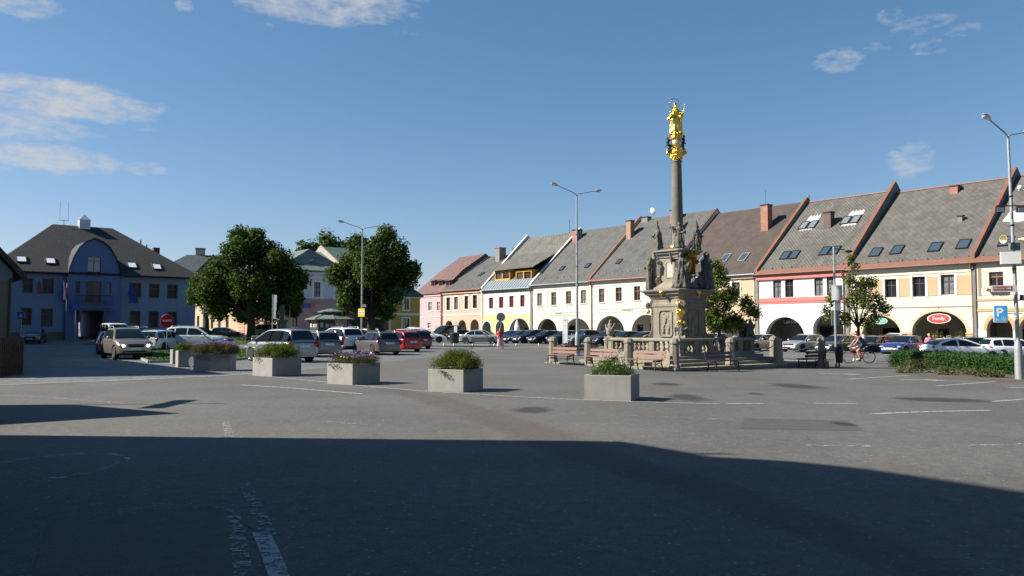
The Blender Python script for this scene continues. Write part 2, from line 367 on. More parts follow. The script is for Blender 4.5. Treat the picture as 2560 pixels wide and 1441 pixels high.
def cobble_mat():
    m = bpy.data.materials.new('granite_setts'); m.use_nodes = True; t = m.node_tree; b = t.nodes['Principled BSDF']; L = t.links.new; nn = t.nodes.new
    co = nn('ShaderNodeTexCoord'); vo = nn('ShaderNodeTexVoronoi'); vo.inputs['Scale'].default_value = 7.5; vo.inputs['Randomness'].default_value = .45
    mp = nn('ShaderNodeMapping'); mp.inputs['Rotation'].default_value = (0, 0, .67); L(co.outputs['Object'], mp.inputs[0]); L(mp.outputs[0], vo.inputs['Vector'])
    ve = nn('ShaderNodeTexVoronoi'); ve.feature = 'DISTANCE_TO_EDGE'; ve.inputs['Scale'].default_value = 7.5; ve.inputs['Randomness'].default_value = .45; L(mp.outputs[0], ve.inputs['Vector'])
    sc = nn('ShaderNodeSeparateColor'); L(vo.outputs['Color'], sc.inputs[0])
    def mr(s, a, b_, c, d):
        r = nn('ShaderNodeMapRange'); r.inputs[1].default_value = a; r.inputs[2].default_value = b_; r.inputs[3].default_value = c; r.inputs[4].default_value = d; L(s, r.inputs[0]); return r.outputs[0]
    cr = nn('ShaderNodeMix'); cr.data_type = 'RGBA'; L(sc.outputs[0], cr.inputs['Factor']); cr.inputs['A'].default_value = (.095, .10, .104, 1); cr.inputs['B'].default_value = (.175, .178, .172, 1)
    jn = nn('ShaderNodeMix'); jn.data_type = 'RGBA'; L(mr(ve.outputs['Distance'], .02, .09, 0, 1), jn.inputs['Factor']); jn.inputs['A'].default_value = (.06, .057, .05, 1); L(cr.outputs['Result'], jn.inputs['B'])
    n = nn('ShaderNodeTexNoise'); n.inputs['Scale'].default_value = .35; n.inputs['Detail'].default_value = 6; L(co.outputs['Object'], n.inputs['Vector'])
    mm = nn('ShaderNodeMix'); mm.data_type = 'RGBA'; mm.blend_type = 'MULTIPLY'; mm.inputs['Factor'].default_value = 1; L(jn.outputs['Result'], mm.inputs['A']); L(mr(n.outputs[0], .3, .7, .8, 1.15), mm.inputs['B'])
    L(mm.outputs['Result'], b.inputs['Base Color']); b.inputs['Roughness'].default_value = .75
    bp = nn('ShaderNodeBump'); bp.inputs['Strength'].default_value = .6; bp.inputs['Distance'].default_value = .02; L(mr(ve.outputs['Distance'], 0, .12, 0, 1), bp.inputs['Height']); L(bp.outputs[0], b.inputs['Normal'])
    return m
M_cob = cobble_mat()
near = [(-420, 985), (-60, 966), (330, 951), (560, 940), (640, 934), (760, 926), (900, 914), (1020, 901), (1100, 890), (1164, 881), (1230, 874), (1330, 870), (1480, 869)]
pn_ = [G(*q) for q in near]
edge = [(p.x, p.y) for p in pn_]
poly = edge + [(12.5, 46.5), (19.5, 45.5), (26, 40), (42, 38), (60, 34), (60, 60), (20, 104), (-14, 125), (-70, 118), (-90, 60), (-40, 24)]
sheet('cobbled_road', poly, M_cob, .005, label='grey granite sett paving of the road and car park')
# light kerb band along the edge of the setts
M_kerbst = mat('kerb_granite', (.25, .25, .245), .8, var=.15, vscale=6)
def strip(name, pts, w, m, lift, label=None, z=None, h=0):
    L_, R_ = [], []
    for i, p in enumerate(pts):
        a = pts[max(i - 1, 0)]; b = pts[min(i + 1, len(pts) - 1)]; d = Vector((b[0] - a[0], b[1] - a[1])); 
        if d.length == 0: continue
        d.normalize(); n = Vector((-d.y, d.x)) * w / 2; L_.append((p[0] + n.x, p[1] + n.y)); R_.append((p[0] - n.x, p[1] - n.y))
    return sheet(name, L_ + R_[::-1], m, lift, label=label)
strip('kerb_strip', edge[0:6], .22, M_kerbst, .010, 'pale stone edging strip between asphalt and setts on the left')
# ---- lawns with kerbs
def lawn_mat():
    return mat('lawn_turf', (.065, .125, .022), .95, var=.35, vscale=3, bump=.8, bscale=60, dirt=((.12, .13, .04), .6, .56))
M_lawn = lawn_mat()
lawn1 = [(-16.9, 37.2), (-14.0, 39.2), (-13.6, 45), (-12.8, 56), (-13.4, 65), (-19, 65), (-20.2, 56.4), (-26, 56.4), (-24, 50)]
lawn2 = [(-14.5, 69), (-15, 90), (-37, 84), (-37, 69)]
def raised(name, poly, h, m, label):
    bm = bmesh.new(); P = [Vector((x, y, 0)) for x, y in poly]
    tris = tessellate_polygon([P]); vv = [bm.verts.new(p) for p in P]
    for t in tris: bm.faces.new([vv[i] for i in t])
    for c in range(-40, 0):
        bmesh.ops.bisect_plane(bm, geom=bm.verts[:] + bm.edges[:] + bm.faces[:], plane_co=(c, 0, 0), plane_no=(1, 0, 0))
    for c in range(36, 96, 1):
        bmesh.ops.bisect_plane(bm, geom=bm.verts[:] + bm.edges[:] + bm.faces[:], plane_co=(0, c, 0), plane_no=(0, 1, 0))
    for v in bm.verts: v.co.z = gz(v.co.x, v.co.y) + h
    r = bmesh.ops.extrude_edge_only(bm, edges=[e for e in bm.edges if e.is_boundary])
    for v in r['geom']:
        if isinstance(v, bmesh.types.BMVert): v.co.z -= h + .1
    bmesh.ops.recalc_face_normals(bm, faces=bm.faces)
    me = bpy.data.meshes.new(name); bm.to_mesh(me); bm.free(); me.materials.append(m)
    return tag(put(name, me), kind='structure', label=label)
raised('lawn', lawn1, .10, M_lawn, 'mown grass lawn in front of the white off-roader')
raised('lawn', lawn2, .10, M_lawn, 'mown grass lawn under the big lime tree')
def kerb(poly, w=.14, h=.12):
    b = MB(); n = len(poly)
    for i in range(n):
        p = Vector((*poly[i], 0)); q = Vector((*poly[(i + 1) % n], 0)); d = q - p; k = max(1, int(d.length / 1.0))
        nrm = Vector((-d.y, d.x, 0)).normalized() * w / 2
        for j in range(k):
            a = p + d * (j / k) + d.normalized() * .006; c = p + d * ((j + 1) / k) - d.normalized() * .006
            rg = []
            for e in (a, c):
                z = gz(e.x, e.y)
                rg.append([(e.x + nrm.x, e.y + nrm.y, z - .05), (e.x - nrm.x, e.y - nrm.y, z - .05), (e.x - nrm.x, e.y - nrm.y, z + h), (e.x + nrm.x, e.y + nrm.y, z + h)])
            b.loft(rg)
    return b
tag(kerb(lawn1).build('kerb', M_kerbst), kind='structure'); tag(kerb(lawn2).build('kerb', M_kerbst), kind='structure')
# grass blades
def blades(name, poly, n, hgt, m, lift, seed, label):
    rnd = random.Random(seed); tris = tessellate_polygon([[Vector((x, y, 0)) for x, y in poly]]); ar = []
    for t in tris:
        a, b, c = [Vector((*poly[i], 0)) for i in t]; ar.append((((b - a).cross(c - a)).length / 2, a, b, c))
    tot = sum(a[0] for a in ar); V = []; Fc = []
    for A_, a, b, c in ar:
        for _ in range(int(n * A_ / tot)):
            u, v = rnd.random(), rnd.random()
            if u + v > 1: u, v = 1 - u, 1 - v
            p = a + (b - a) * u + (c - a) * v; z = gz(p.x, p.y) + lift; an = rnd.random() * 6.28; w = .035; h = hgt * rnd.uniform(.5, 1.3)
            k = len(V); V += [(p.x - w * math.cos(an), p.y - w * math.sin(an), z), (p.x + w * math.cos(an), p.y + w * math.sin(an), z), (p.x + rnd.uniform(-.03, .03), p.y + rnd.uniform(-.03, .03), z + h)]; Fc.append((k, k + 1, k + 2))
    me = bpy.data.meshes.new(name); me.from_pydata(V, [], Fc); me.materials.append(m)
    return tag(put(name, me), kind='stuff', label=label)
M_blade = mat('grass_blade', (.075, .145, .025), .8, island=.35)
blades('grass', lawn1, 30000, .07, M_blade, .1, 1, 'short mown grass')
blades('grass', lawn2, 14000, .08, M_blade, .1, 2, 'short mown grass')
# ---- worn asphalt repairs, stains
def softmat(name, col, amt, scale=1.0):
    m = bpy.data.materials.new(name); m.use_nodes = True; t = m.node_tree; b = t.nodes['Principled BSDF']; L = t.links.new; nn = t.nodes.new
    b.inputs['Base Color'].default_value = (*col, 1); b.inputs['Roughness'].default_value = .85
    uv = nn('ShaderNodeUVMap'); se = nn('ShaderNodeSeparateXYZ'); L(uv.outputs[0], se.inputs[0])
    co = nn('ShaderNodeTexCoord'); n = nn('ShaderNodeTexNoise'); n.inputs['Scale'].default_value = scale; n.inputs['Detail'].default_value = 8; n.inputs['Roughness'].default_value = .7; L(co.outputs['Object'], n.inputs['Vector'])
    # u = 0 at middle .. 1 at rim
    a = nn('ShaderNodeMath'); a.operation = 'MULTIPLY_ADD'; a.inputs[1].default_value = 1.1; L(n.outputs[0], a.inputs[0]); a.inputs[2].default_value = .25
    s2 = nn('ShaderNodeMath'); s2.operation = 'SUBTRACT'; L(a.outputs[0], s2.inputs[0]); L(se.outputs[0], s2.inputs[1])
    r = nn('ShaderNodeMapRange'); r.inputs[1].default_value = 0; r.inputs[2].default_value = .45; r.inputs[4].default_value = amt; L(s2.outputs[0], r.inputs[0])
    L(r.outputs[0], b.inputs['Alpha']); return m
def rim_sheet(name, rings, m, lift, closed=True, label=None):
    """rings: lists of (x,y,u)"""
    V = []; U = []; Fc = []; n = len(rings[0])
    for r in rings:
        for (x, y, u) in r: V.append((x, y, gz(x, y) + lift)); U.append(u)
    for i in range(len(rings) - 1):
        for j in range(n if closed else n - 1):
            k = (j + 1) % n; Fc.append((i * n + j, i * n + k, (i + 1) * n + k, (i + 1) * n + j))
    me = bpy.data.meshes.new(name); me.from_pydata(V, [], Fc); uvl = me.uv_layers.new()
    for lp in me.loops: uvl.data[lp.index].uv = (U[lp.vertex_index], 0)
    me.materials.append(m)
    if me.polygons[0].normal.z < 0: me.flip_normals()
    o = put(name, me); tag(o, kind='structure')
    if label: o['label'] = label
    return o
M_stain = softmat('damp_stain', (.030, .031, .032), .6)
for i, (px, py, wx, wy) in enumerate([(1330, 1025, 70, 11), (1720, 994, 66, 12), (1665, 961, 48, 5), (2110, 1061, 38, 7), (1990, 966, 80, 9), (1890, 985, 26, 4), (2350, 1000, 150, 8)]):
    c = G(px, py); e1 = G(px + wx, py); e2 = G(px, py - wy); rx = (e1 - c).length; ry = abs(e2.y - c.y)
    rg = [[(c.x + rx * q * math.cos(a), c.y + ry * q * math.sin(a), q) for a in [k * math.pi / 10 for k in range(20)]] for q in (0.02, .5, 1)]
    rim_sheet('dark_stain', rg, M_stain, .004 if i % 2 else .0045, label='dark damp stain on the asphalt')
M_trench = softmat('brown_repair_strip', (.118, .092, .082), .26, .8)
tp = [G(*q) for q in [(955, 971), (1060, 992), (1180, 1030), (1290, 1065), (1380, 1098), (1450, 1130), (1620, 1180), (1800, 1232), (1980, 1300), (2180, 1370), (2420, 1460)]]
wd = [.35, .5, .6, .62, .6, .55, .5, .48, .45, .4, .35]
rg = [[], [], [], [], []]
for i, p in enumerate(tp):
    a = tp[max(i - 1, 0)]; b = tp[min(i + 1, len(tp) - 1)]; d = (b - a).normalized(); n_ = Vector((-d.y, d.x, 0))
    for k, (o_, u) in enumerate(((-1.2, 1), (-.6, .45), (0, 0), (.6, .45), (1.2, 1))): q = p + n_ * o_ * wd[i]; rg[k].append((q.x, q.y, u))
rim_sheet('brown_repair_strip', rg, M_trench, .0065, False, 'brownish repaired strip curving across the asphalt')
# ---- worn painted lines
def paint_mat(name, wear):
    m = bpy.data.materials.new(name); m.use_nodes = True; t = m.node_tree; b = t.nodes['Principled BSDF']; L = t.links.new; nn = t.nodes.new
    b.inputs['Base Color'].default_value = (.40, .40, .38, 1); b.inputs['Roughness'].default_value = .7
    co = nn('ShaderNodeTexCoord'); n = nn('ShaderNodeTexNoise'); n.inputs['Scale'].default_value = 9; n.inputs['Detail'].default_value = 8; n.inputs['Roughness'].default_value = .8; L(co.outputs['Object'], n.inputs['Vector'])
    r = nn('ShaderNodeMapRange'); r.inputs[1].default_value = wear; r.inputs[2].default_value = wear + .10; r.inputs[4].default_value = .85; L(n.outputs[0], r.inputs[0]); L(r.outputs[0], b.inputs['Alpha']); return m
P1 = paint_mat('road_paint', .40); P2 = paint_mat('worn_road_paint', .50); P3 = paint_mat('faint_road_paint', .56)
lines = [([(600, 963), (740, 972), (905, 986)], .13, P1), ([(715, 990), (885, 1006)], .08, P3), ([(620, 936), (800, 955), (974, 972), (1065, 979), (1280, 992), (1460, 1001), (1580, 1005), (1800, 1011)], .10, P1),
         ([(1817, 1010), (1910, 1010)], .14, P1), ([(2034, 1009), (2142, 1010)], .13, P1), ([(2262, 1008), (2382, 1008)], .11, P2), ([(2480, 1005), (2580, 998)], .12, P1),
         ([(2180, 1036), (2300, 1031), (2475, 1027)], .13, P1), ([(2155, 1037), (2275, 1037)], .06, P2), ([(1502, 1039), (1660, 1044), (1842, 1051)], .09, P2), ([(2020, 1115), (2205, 1117)], .12, P2), ([(2410, 1115), (2580, 1111)], .13, P2),
         ([(2120, 949), (2275, 939)], .13, P1), ([(2340, 966), (2490, 955)], .13, P1), ([(2520, 970), (2600, 971)], .2, P1), ([(1930, 933), (1990, 930)], .12, P2),
         ([(0, 989), (120, 994), (220, 1003), (310, 1010)], .12, P2), ([(480, 1025), (617, 1036)], .08, P3), ([(800, 1055), (880, 1060), (952, 1066)], .11, P2), ([(1160, 1082), (1290, 1090)], .10, P3), ([(1040, 1017), (1280, 1028)], .06, P3),
         ([(565, 1056), (575, 1097)], .12, P2), ([(576, 1100), (590, 1145), (602, 1178)], .13, P3), ([(612, 1210), (645, 1282), (672, 1340)], .12, P2), ([(652, 1332), (676, 1385), (704, 1460)], .13, P1), ([(574, 1268), (592, 1330), (612, 1460)], .12, P2), ([(555, 1056), (578, 1058)], .07, P3),
         ([(1090, 893), (1165, 880)], .1, P2), ([(395, 977), (430, 978)], .08, P2), ([(50, 974), (110, 975)], .06, P3), ([(1600, 1102), (1770, 1106)], .10, P3)]
for pts, w, m in lines:
    pp = [G(*q) for q in pts]
    strip('painted_line', [(p.x, p.y) for p in pp], w, m, .008, 'worn white painted line on the asphalt')
# direction arrows painted in the bays
for (px, py) in ((2102, 936), (2307, 951)):
    c = G(px, py); b = MB()
    pl = [(-.85, .05), (.2, .05), (.2, .18), (.85, 0), (.2, -.18), (.2, -.05), (-.85, -.05)]
    sheet('painted_arrow', [(c.x + x * 1.0, c.y + y * 2.2) for x, y in pl], P1, .008, label='white painted arrow in a parking bay')
# faded painted ring in the shade
c = G(125, 1168); rr = []
for k in range(0, 26):
    a = -1.1 + k * .17; rr.append((c.x + .72 * math.cos(a), c.y + .95 * math.sin(a)))
strip('painted_ring', rr, .13, P2, .008, 'faded painted ring on the shaded asphalt')
M_pt = mat('asphalt_repair', (.088, .080, .074), .85, var=.22, vscale=5, bump=.6, bscale=45)
sheet('asphalt_patch', [(G(*q).x, G(*q).y) for q in [(120, 1306), (530, 1274), (596, 1300), (628, 1470), (60, 1500)]], M_pt, .003, label='slightly browner rectangular repair patch in the shaded foreground')
sheet('asphalt_patch', [(G(*q).x, G(*q).y) for q in [(1860, 1046), (2120, 1052), (2160, 1078), (1850, 1072)]], mat('asphalt_repair_dark', (.068, .066, .062), .85, var=.2, vscale=5, bump=.6, bscale=45), .003, label='long darker repair patch in the sunlit asphalt')
# dashed repair edge line in the shade
pp = [G(*q) for q in [(200, 1292), (520, 1270), (565, 1280), (640, 1330)]]
M_crack = mat('crack_filler', (.02, .02, .02), .7)
strip('crack', [(p.x, p.y) for p in pp], .012, M_crack, .0095, 'dark sealed crack in the asphalt')
# pale pavement and kerb in front of the far parking row
pk = [G(*q) for q in [(1080, 861), (1180, 862), (1300, 866), (1400, 870), (1500, 876)]]
pave = [(p.x, p.y) for p in pk]
M_pave = mat('pale_paving', (.175, .17, .15), .85, var=.15, vscale=2)
strip('pavement', pave, 3.0, M_pave, .010, 'pale paved strip in front of the far parked cars')
# small white bollards
M_bol = mat('white_bollard_paint', (.6, .6, .57), .5)
bol = None
bl = ['leftmost, near the black-capped bin', 'beside the first bus stop sign', 'in front of the silver saloon', 'left of the walking woman', 'right of the walking woman', 'nearest the stone posts']
for i, px in enumerate((1110, 1135, 1183, 1236, 1291, 1347)):
    p = G(px, 864.5); 
    if bol is None:
        bol = MB().lathe([(.09, -.05), (.09, .07), (.065, .17), (.035, .21), (.0, .215)], 10).build('bollard', M_bol, smooth=40)
        o = bol
    else: o = bol.copy(); COL.objects.link(o)
    o.location = p; tag(o, 'low white marker stone ' + bl[i], 'bollard', 'white marker stones along the pale pavement')
# ================================================================ HOUSES
FR = Fr((33.1, 68.0), ANG_A)
FN = Fr((-12.4, 108.0), ANG_B)
SL1 = ('slate_grey', (.135, .132, .118), (.165, .16, .145)); 
def arc_pts(x0, x1, zs, zt, n=16):
    cx = (x0 + x1) / 2; rx = (x1 - x0) / 2
    return [(cx - rx * math.cos(math.pi * i / n), zs + (zt - zs) * math.sin(math.pi * i / n)) for i in range(n + 1)]
def wall_with_holes(W_, z0, z1, rects, arches, m, parent, name='wall', th=.6, x_off=0, y0=0.0, mats=None):
    """front face at y=y0 with window openings (reveals .2) and arcades open to the ground (reveals th)"""
    arches = sorted(arches); outer = [(x_off, z0)]
    for (a, b, zs, zt) in arches: outer += [(a, z0)] + arc_pts(a, b, zs, zt) + [(b, z0)]
    outer += [(x_off + W_, z0), (x_off + W_, z1), (x_off, z1)]
    loops = [[Vector((x, z, 0)) for x, z in outer]] + [[Vector((x, z, 0)) for x, z in ((r[0], r[2]), (r[0], r[3]), (r[1], r[3]), (r[1], r[2]))] for r in rects]
    tr = tessellate_polygon(loops); fl = [p for l in loops for p in l]
    b = MB(); b.add([(p.x, y0, p.y) for p in fl], [tuple(t) for t in tr])
    for r in rects:
        x0, x1, a, c = r[:4]; d = .2
        b.add([(x0, y0, a), (x1, y0, a), (x1, y0, c), (x0, y0, c), (x0, y0 + d, a), (x1, y0 + d, a), (x1, y0 + d, c), (x0, y0 + d, c)], [(0, 1, 5, 4), (1, 2, 6, 5), (2, 3, 7, 6), (3, 0, 4, 7)])
    for (x0, x1, zs, zt) in arches:
        pr = [(x0, z0)] + arc_pts(x0, x1, zs, zt) + [(x1, z0)]
        b.loft([[(x, y0, z) for x, z in pr], [(x, y0 + th, z) for x, z in pr]], closed=False, caps=False)
    # inner face of the arcade storey
    if arches:
        zt_ = max(a[3] for a in arches) + .3
        o2 = [(x_off, z0)]
        for (a, c, zs, zt) in arches: o2 += [(a, z0)] + arc_pts(a, c, zs, zt) + [(c, z0)]
        o2 += [(x_off + W_, z0), (x_off + W_, zt_), (x_off, zt_)]
        t2 = tessellate_polygon([[Vector((x, z, 0)) for x, z in o2]]); b.add([(x, y0 + th, z) for x, z in o2], [tuple(t) for t in t2])
    return b.build(name, m, parent, fix=False)
WC = {}
M_glassh = mat('window_glass_net_curtain', (.075, .08, .085), .08, var=.7, vscale=2, spec=.8)
def window(parent, x0, x1, z0, z1, fm, gm=None, surround=None, sill=None, y0=0, panes=(2, 1), tr=.66, sw=.14, lab=None):
    w = x1 - x0; h = z1 - z0; gm = gm or (M_glass, M_glassh, M_glassc, M_glass, M_glassh)[int(abs(x0 * 7.3 + z0 * 3.1 + len(WC))) % 5]
    key = (round(w, 2), round(h, 2), fm.name, panes, tr)
    if key not in WC:
        f = .06; b = MB()
        b.box(0, f, 0, .06, 0, h); b.box(w - f, w, 0, .06, 0, h); b.box(f, w - f, 0, .06, 0, f); b.box(f, w - f, 0, .06, h - f, h)
        if panes[0] > 1: b.box(w / 2 - .035, w / 2 + .035, -.01, .05, f, h - f)
        if tr: b.box(f, w - f, -.012, .052, h * tr - .035, h * tr + .035)
        for k in range(1, panes[1]): b.box(f, w - f, 0, .03, h * tr * k / panes[1] - .015, h * tr * k / panes[1] + .015)
        p = MB().add([(f, .035, f), (w - f, .035, f), (w - f, .035, h - f), (f, .035, h - f)], [(0, 1, 2, 3)])
        WC[key] = (b.mesh('window', fm), p)
    o = put('window', WC[key][0], parent, loc=(x0, y0 + .13, z0))
    if lab: o['label'] = lab
    put('pane', pane_mesh(WC[key][1], key, gm), o)
    if sill:
        k2 = ('sill', round(w, 2), sill.name)
        if k2 not in WC: WC[k2] = MB().box(-.12, w + .12, -.22, .05, -.11, -.005).box(-.07, w + .07, -.18, .02, -.17, -.11).mesh('sill', sill)
        put('sill', WC[k2], o)
    if surround:
        k3 = ('sur', round(w, 2), round(h, 2), surround.name, sw)
        if k3 not in WC:
            b = MB(); e = sw
            b.box(-e, 0, -.17, -.115, -e, h + e); b.box(w, w + e, -.17, -.115, -e, h + e); b.box(0, w, -.17, -.115, h, h + e); b.box(0, w, -.17, -.115, -e, 0); WC[k3] = b.mesh('surround', surround)
        put('surround', WC[k3], o)
    return o
def pane_mesh(p, key, gm):
    k = ('pane',) + key + (gm.name,)
    if k not in WC: WC[k] = p.mesh('pane', gm, fix=False)
    return WC[k]
def gable_roof(W_, ze, zr, D, m, parent, ov=.35, x0=0, x1=None, th=.16, back=None, name='roof'):
    x1 = W_ if x1 is None else x1; s = (zr - ze) / (D + ov); zb = ze if back is None else back
    b = MB()
    pts = [(-ov, ze), (D, zr), (2 * D + ov, zb), (2 * D + ov, zb - th), (D, zr - th * 1.3), (-ov, ze - th)]
    b.prism_yz(pts, x0, x1)
    return b.build(name, m, parent)
def parapet(parent, x, ze, zr, D, m, mc, th=.27, rise=.5, z0=-2, ov=.35, name='parapet_wall', front=-.12):
    s = (zr - ze) / (D + ov)
    w = MB().prism_yz([(front, z0), (front, ze + rise - .15), (D, zr + rise), (2 * D, ze + rise), (2 * D, z0)], x - th / 2, x + th / 2).build(name, m, parent)
    c = MB(); t = .06; e = .03; f = front - .10
    c.prism_yz([(f, ze + rise - .15 - .12), (f, ze + rise - .15 + .03), (D, zr + rise + t + .04), (2 * D + .1, ze + rise + t), (2 * D + .1, ze + rise - .02), (D, zr + rise - .04)], x - th / 2 - e, x + th / 2 + e)
    c.box(x - th / 2 - e, x + th / 2 + e, f, f + .12, ze - .35, ze + rise - .15 - .12)
    c.build('coping', mc, w); return w
def skylight(parent, fr, u0, px, py, ze, zr, D, ov=.35, w=.78, h=1.15, gm=None, double=False, fmt=None, pairs=1):
    u, v, z = fr.roof(px, py, -ov, ze, D, zr); x = u - u0; sl_ = math.atan2(zr - ze, D + ov)
    for k in range(pairs):
        xx = x + (k - (pairs - 1) / 2) * (w + .14)
        T = Matrix.Rotation(sl_, 4, 'X')
        b = MB(T); b.box(-w / 2, -w / 2 + .07, -h / 2, h / 2, -.02, .12); b.box(w / 2 - .07, w / 2, -h / 2, h / 2, -.02, .12); b.box(-w / 2 + .07, w / 2 - .07, -h / 2, -h / 2 + .08, -.02, .12); b.box(-w / 2 + .07, w / 2 - .07, h / 2 - .08, h / 2, -.02, .13)
        o = b.build('skylight', fmt or M_dkmetal, parent); o.location = (xx, v, z)
        g = MB(T).box(-w / 2 + .07, w / 2 - .07, -h / 2 + .08, h / 2 - .08, .02, .085).build('pane', gm or M_skyg, o)
M_skyg = mat('skylight_glass', (.07, .10, .14), .06, spec=1.0, metal=.35)
M_skyw = mat('skylight_white_pane', (.75, .77, .78), .35)
def chimney(parent, fr, u0, pxc, pyb, pyt, ze, zr, D, m, w=.55, d=.55, cap=None, behind=False, ov=.35, lab=None):
    """stands on the roof where pixel (pxc, pyb) meets it; top at pixel row pyt"""
    u, v, z = fr.roof(pxc, pyb, -ov, ze, D, zr); v = min(v, D) if not behind else D
    P = fr.w(u, v); zt = zat(pxc, pyt, P); x = u - u0
    b = MB().box(x - w / 2, x + w / 2, v, v + d, z - .6, zt - .12); o = b.build('chimney', m, parent)
    MB().box(x - w / 2 - .07, x + w / 2 + .07, v - .07, v + d + .07, zt - .12, zt).build('cap', cap or M_dkmetal, o)
    if lab: o['label'] = lab
    return o, x, v, zt
def plaster(n, c, v=.07, k=.74):
    c = tuple(q * k for q in c); return mat(n, c, .9, var=v, vscale=.8, bump=.15, bscale=60, dirt=((c[0] * .72, c[1] * .72, c[2] * .70), .7, .66, (1, 1, .35)))
M_inner = plaster('arcade_plaster', (.62, .60, .50), k=1); M_door = mat('door_wood', (.05, .03, .02), .5, var=.2); M_shop = mat('shop_glass', (.012, .012, .015), .06, spec=.8)
M_brick = tilemat('chimney_brick', (.36, .10, .055), (.45, .15, .08), .26, .08, 1, mortar=(.3, .27, .24), msize=.012)
M_tanb = plaster('tan_chimney', (.42, .27, .17)); M_conb = mat('chimney_concrete', (.20, .20, .19), .9, var=.25, vscale=2)
M_sn = mat('snow_guard', (.20, .10, .07), .7)
def arcade(parent, W_, x0, zt, depth=3.8, mi=None, doors=(), shops=(), niches=()):
    zc = zt + .25
    MB().box(x0, x0 + W_, depth, depth + .2, -2, zc).build('arcade_back_wall', mi or M_inner, parent)
    MB().box(x0, x0 + W_, .6, depth, zc, zc + .15).build('arcade_ceiling', mi or M_inner, parent)
    for (a, b_, z0, z1) in doors:
        o = MB().box(a, b_, depth - .06, depth - .005, z0, z1).build('door', M_door, parent)
        MB().box(a + .12, b_ - .12, depth - .09, depth - .065, z0 + 1.0, z1 - .15).build('pane', M_shop, o)
    for (a, b_, z0, z1) in shops:
        f = MB(); f.box(a, b_, depth - .05, depth - .005, z0 - .06, z0); f.box(a, b_, depth - .05, depth - .005, z1, z1 + .06); f.box(a - .06, a, depth - .05, depth - .005, z0 - .06, z1 + .06); f.box(b_, b_ + .06, depth - .05, depth - .005, z0 - .06, z1 + .06)
        o = f.build('shop_window', M_dkmetal, parent); MB().box(a, b_, depth - .04, depth - .005, z0, z1).build('pane', M_shop, o)
def snowguards(parent, W_, ze, zr, D, m, n=7, row=.9, ov=.35):
    s = (zr - ze) / (D + ov)
    b = MB()
    me = MB().box(-.10, .10, -.03, .05, -.03, .16).mesh('snow_guard', m)
    for k in range(n): put('snow_guard', me, parent, loc=(W_ * (k + .5) / n, -ov + row, ze + s * row))
def gutter(parent, W_, ze, m, ov=.35, x0=0, drops=()):
    b = MB(); b.tube((x0, -ov - .06, ze - .08), (x0 + W_, -ov - .06, ze - .08), .085, n=8); b.build('gutter', m, parent, smooth=50)
    for x in drops:
        MB().path([(x, -ov - .06, ze - .1), (x, -ov - .02, ze - .35), (x, -.09, ze - .75), (x, -.09, -1.6)], .055, 8).build('downpipe', m, parent, smooth=50)
def band(parent, name, W_, z0, z1, m, out=.04, x0=0, y=0):
    return MB().box(x0, x0 + W_, y - out, y + .02, z0, z1).build(name, m, parent)
def PX(fr, u0, px, py): u, z = fr.hit(px, py); return u - u0, z
def prep(fr, pl, pr, py=760):
    ul = fr.hit(pl, py)[0]; ur = fr.hit(pr, py)[0]; return ul, ur - ul
def rects_px(fr, u0, L):
    out = []
    for (a, b_, t, bt) in L:
        x0, _ = PX(fr, u0, a, bt); x1, z1 = PX(fr, u0, b_, t); c = (a + b_) / 2
        _, z1 = PX(fr, u0, c, t); _, z0 = PX(fr, u0, c, bt); out.append((x0, x1, z0, z1))
    return out
def arches_px(fr, u0, L, rise=None):
    out = []
    for (a, b_, t) in L:
        x0, _ = PX(fr, u0, a, t); x1, _ = PX(fr, u0, b_, t); _, zt = PX(fr, u0, (a + b_) / 2, t)
        r = (x1 - x0) / 2 * .92 if rise is None else rise
        out.append((x0, x1, zt - min(r, 2.1), zt))
    return out
def new_house(fr, u0, label, name='town_house'):
    P = fr.w(u0, 0); return thing(name, label, 'house', (P.x, P.y, 0), fr.a, 'town houses around the square')
def eave_ridge(fr, pe, pr_, D, ov=.35):
    _, ze = fr.hit(pe[0], pe[1], -ov); _, zr = fr.hit(pr_[0], pr_[1], D); return ze, zr
D0 = 9.2
M_slA = tilemat('slate_pale', k=.60, col=(.185, .175, .145), col2=(.235, .225, .19), bw=.34, bh=.2, stain=(.10, .10, .085), stth=.52, ang=.0, offset=.5)
M_slB = tilemat('slate_dark', (.115, .115, .108), (.15, .148, .136), .34, .2, k=.68, stain=(.19, .18, .155), stth=.6)
M_slC = tilemat('slate_patchy', (.17, .165, .14), (.22, .21, .18), .36, .24, k=.56, ang=.785, stain=(.085, .085, .075), stth=.48)
M_slD = tilemat('slate_diamond', (.155, .150, .135), (.20, .192, .172), .36, .36, k=.50, ang=.785, msize=.018, mortar=(.10, .097, .085), stain=(.25, .24, .21), stth=.62)
M_brn = tilemat('brown_shingles', (.075, .055, .045), (.095, .07, .055), .3, .16, mortar=(.04, .03, .025))
M_red = tilemat('red_brown_tiles', (.17, .095, .088), (.205, .118, .108), .3, .2, mortar=(.08, .035, .03), stain=(.14, .07, .06))
M_ter = mat('terracotta_pipe', (.30, .11, .06), .6)

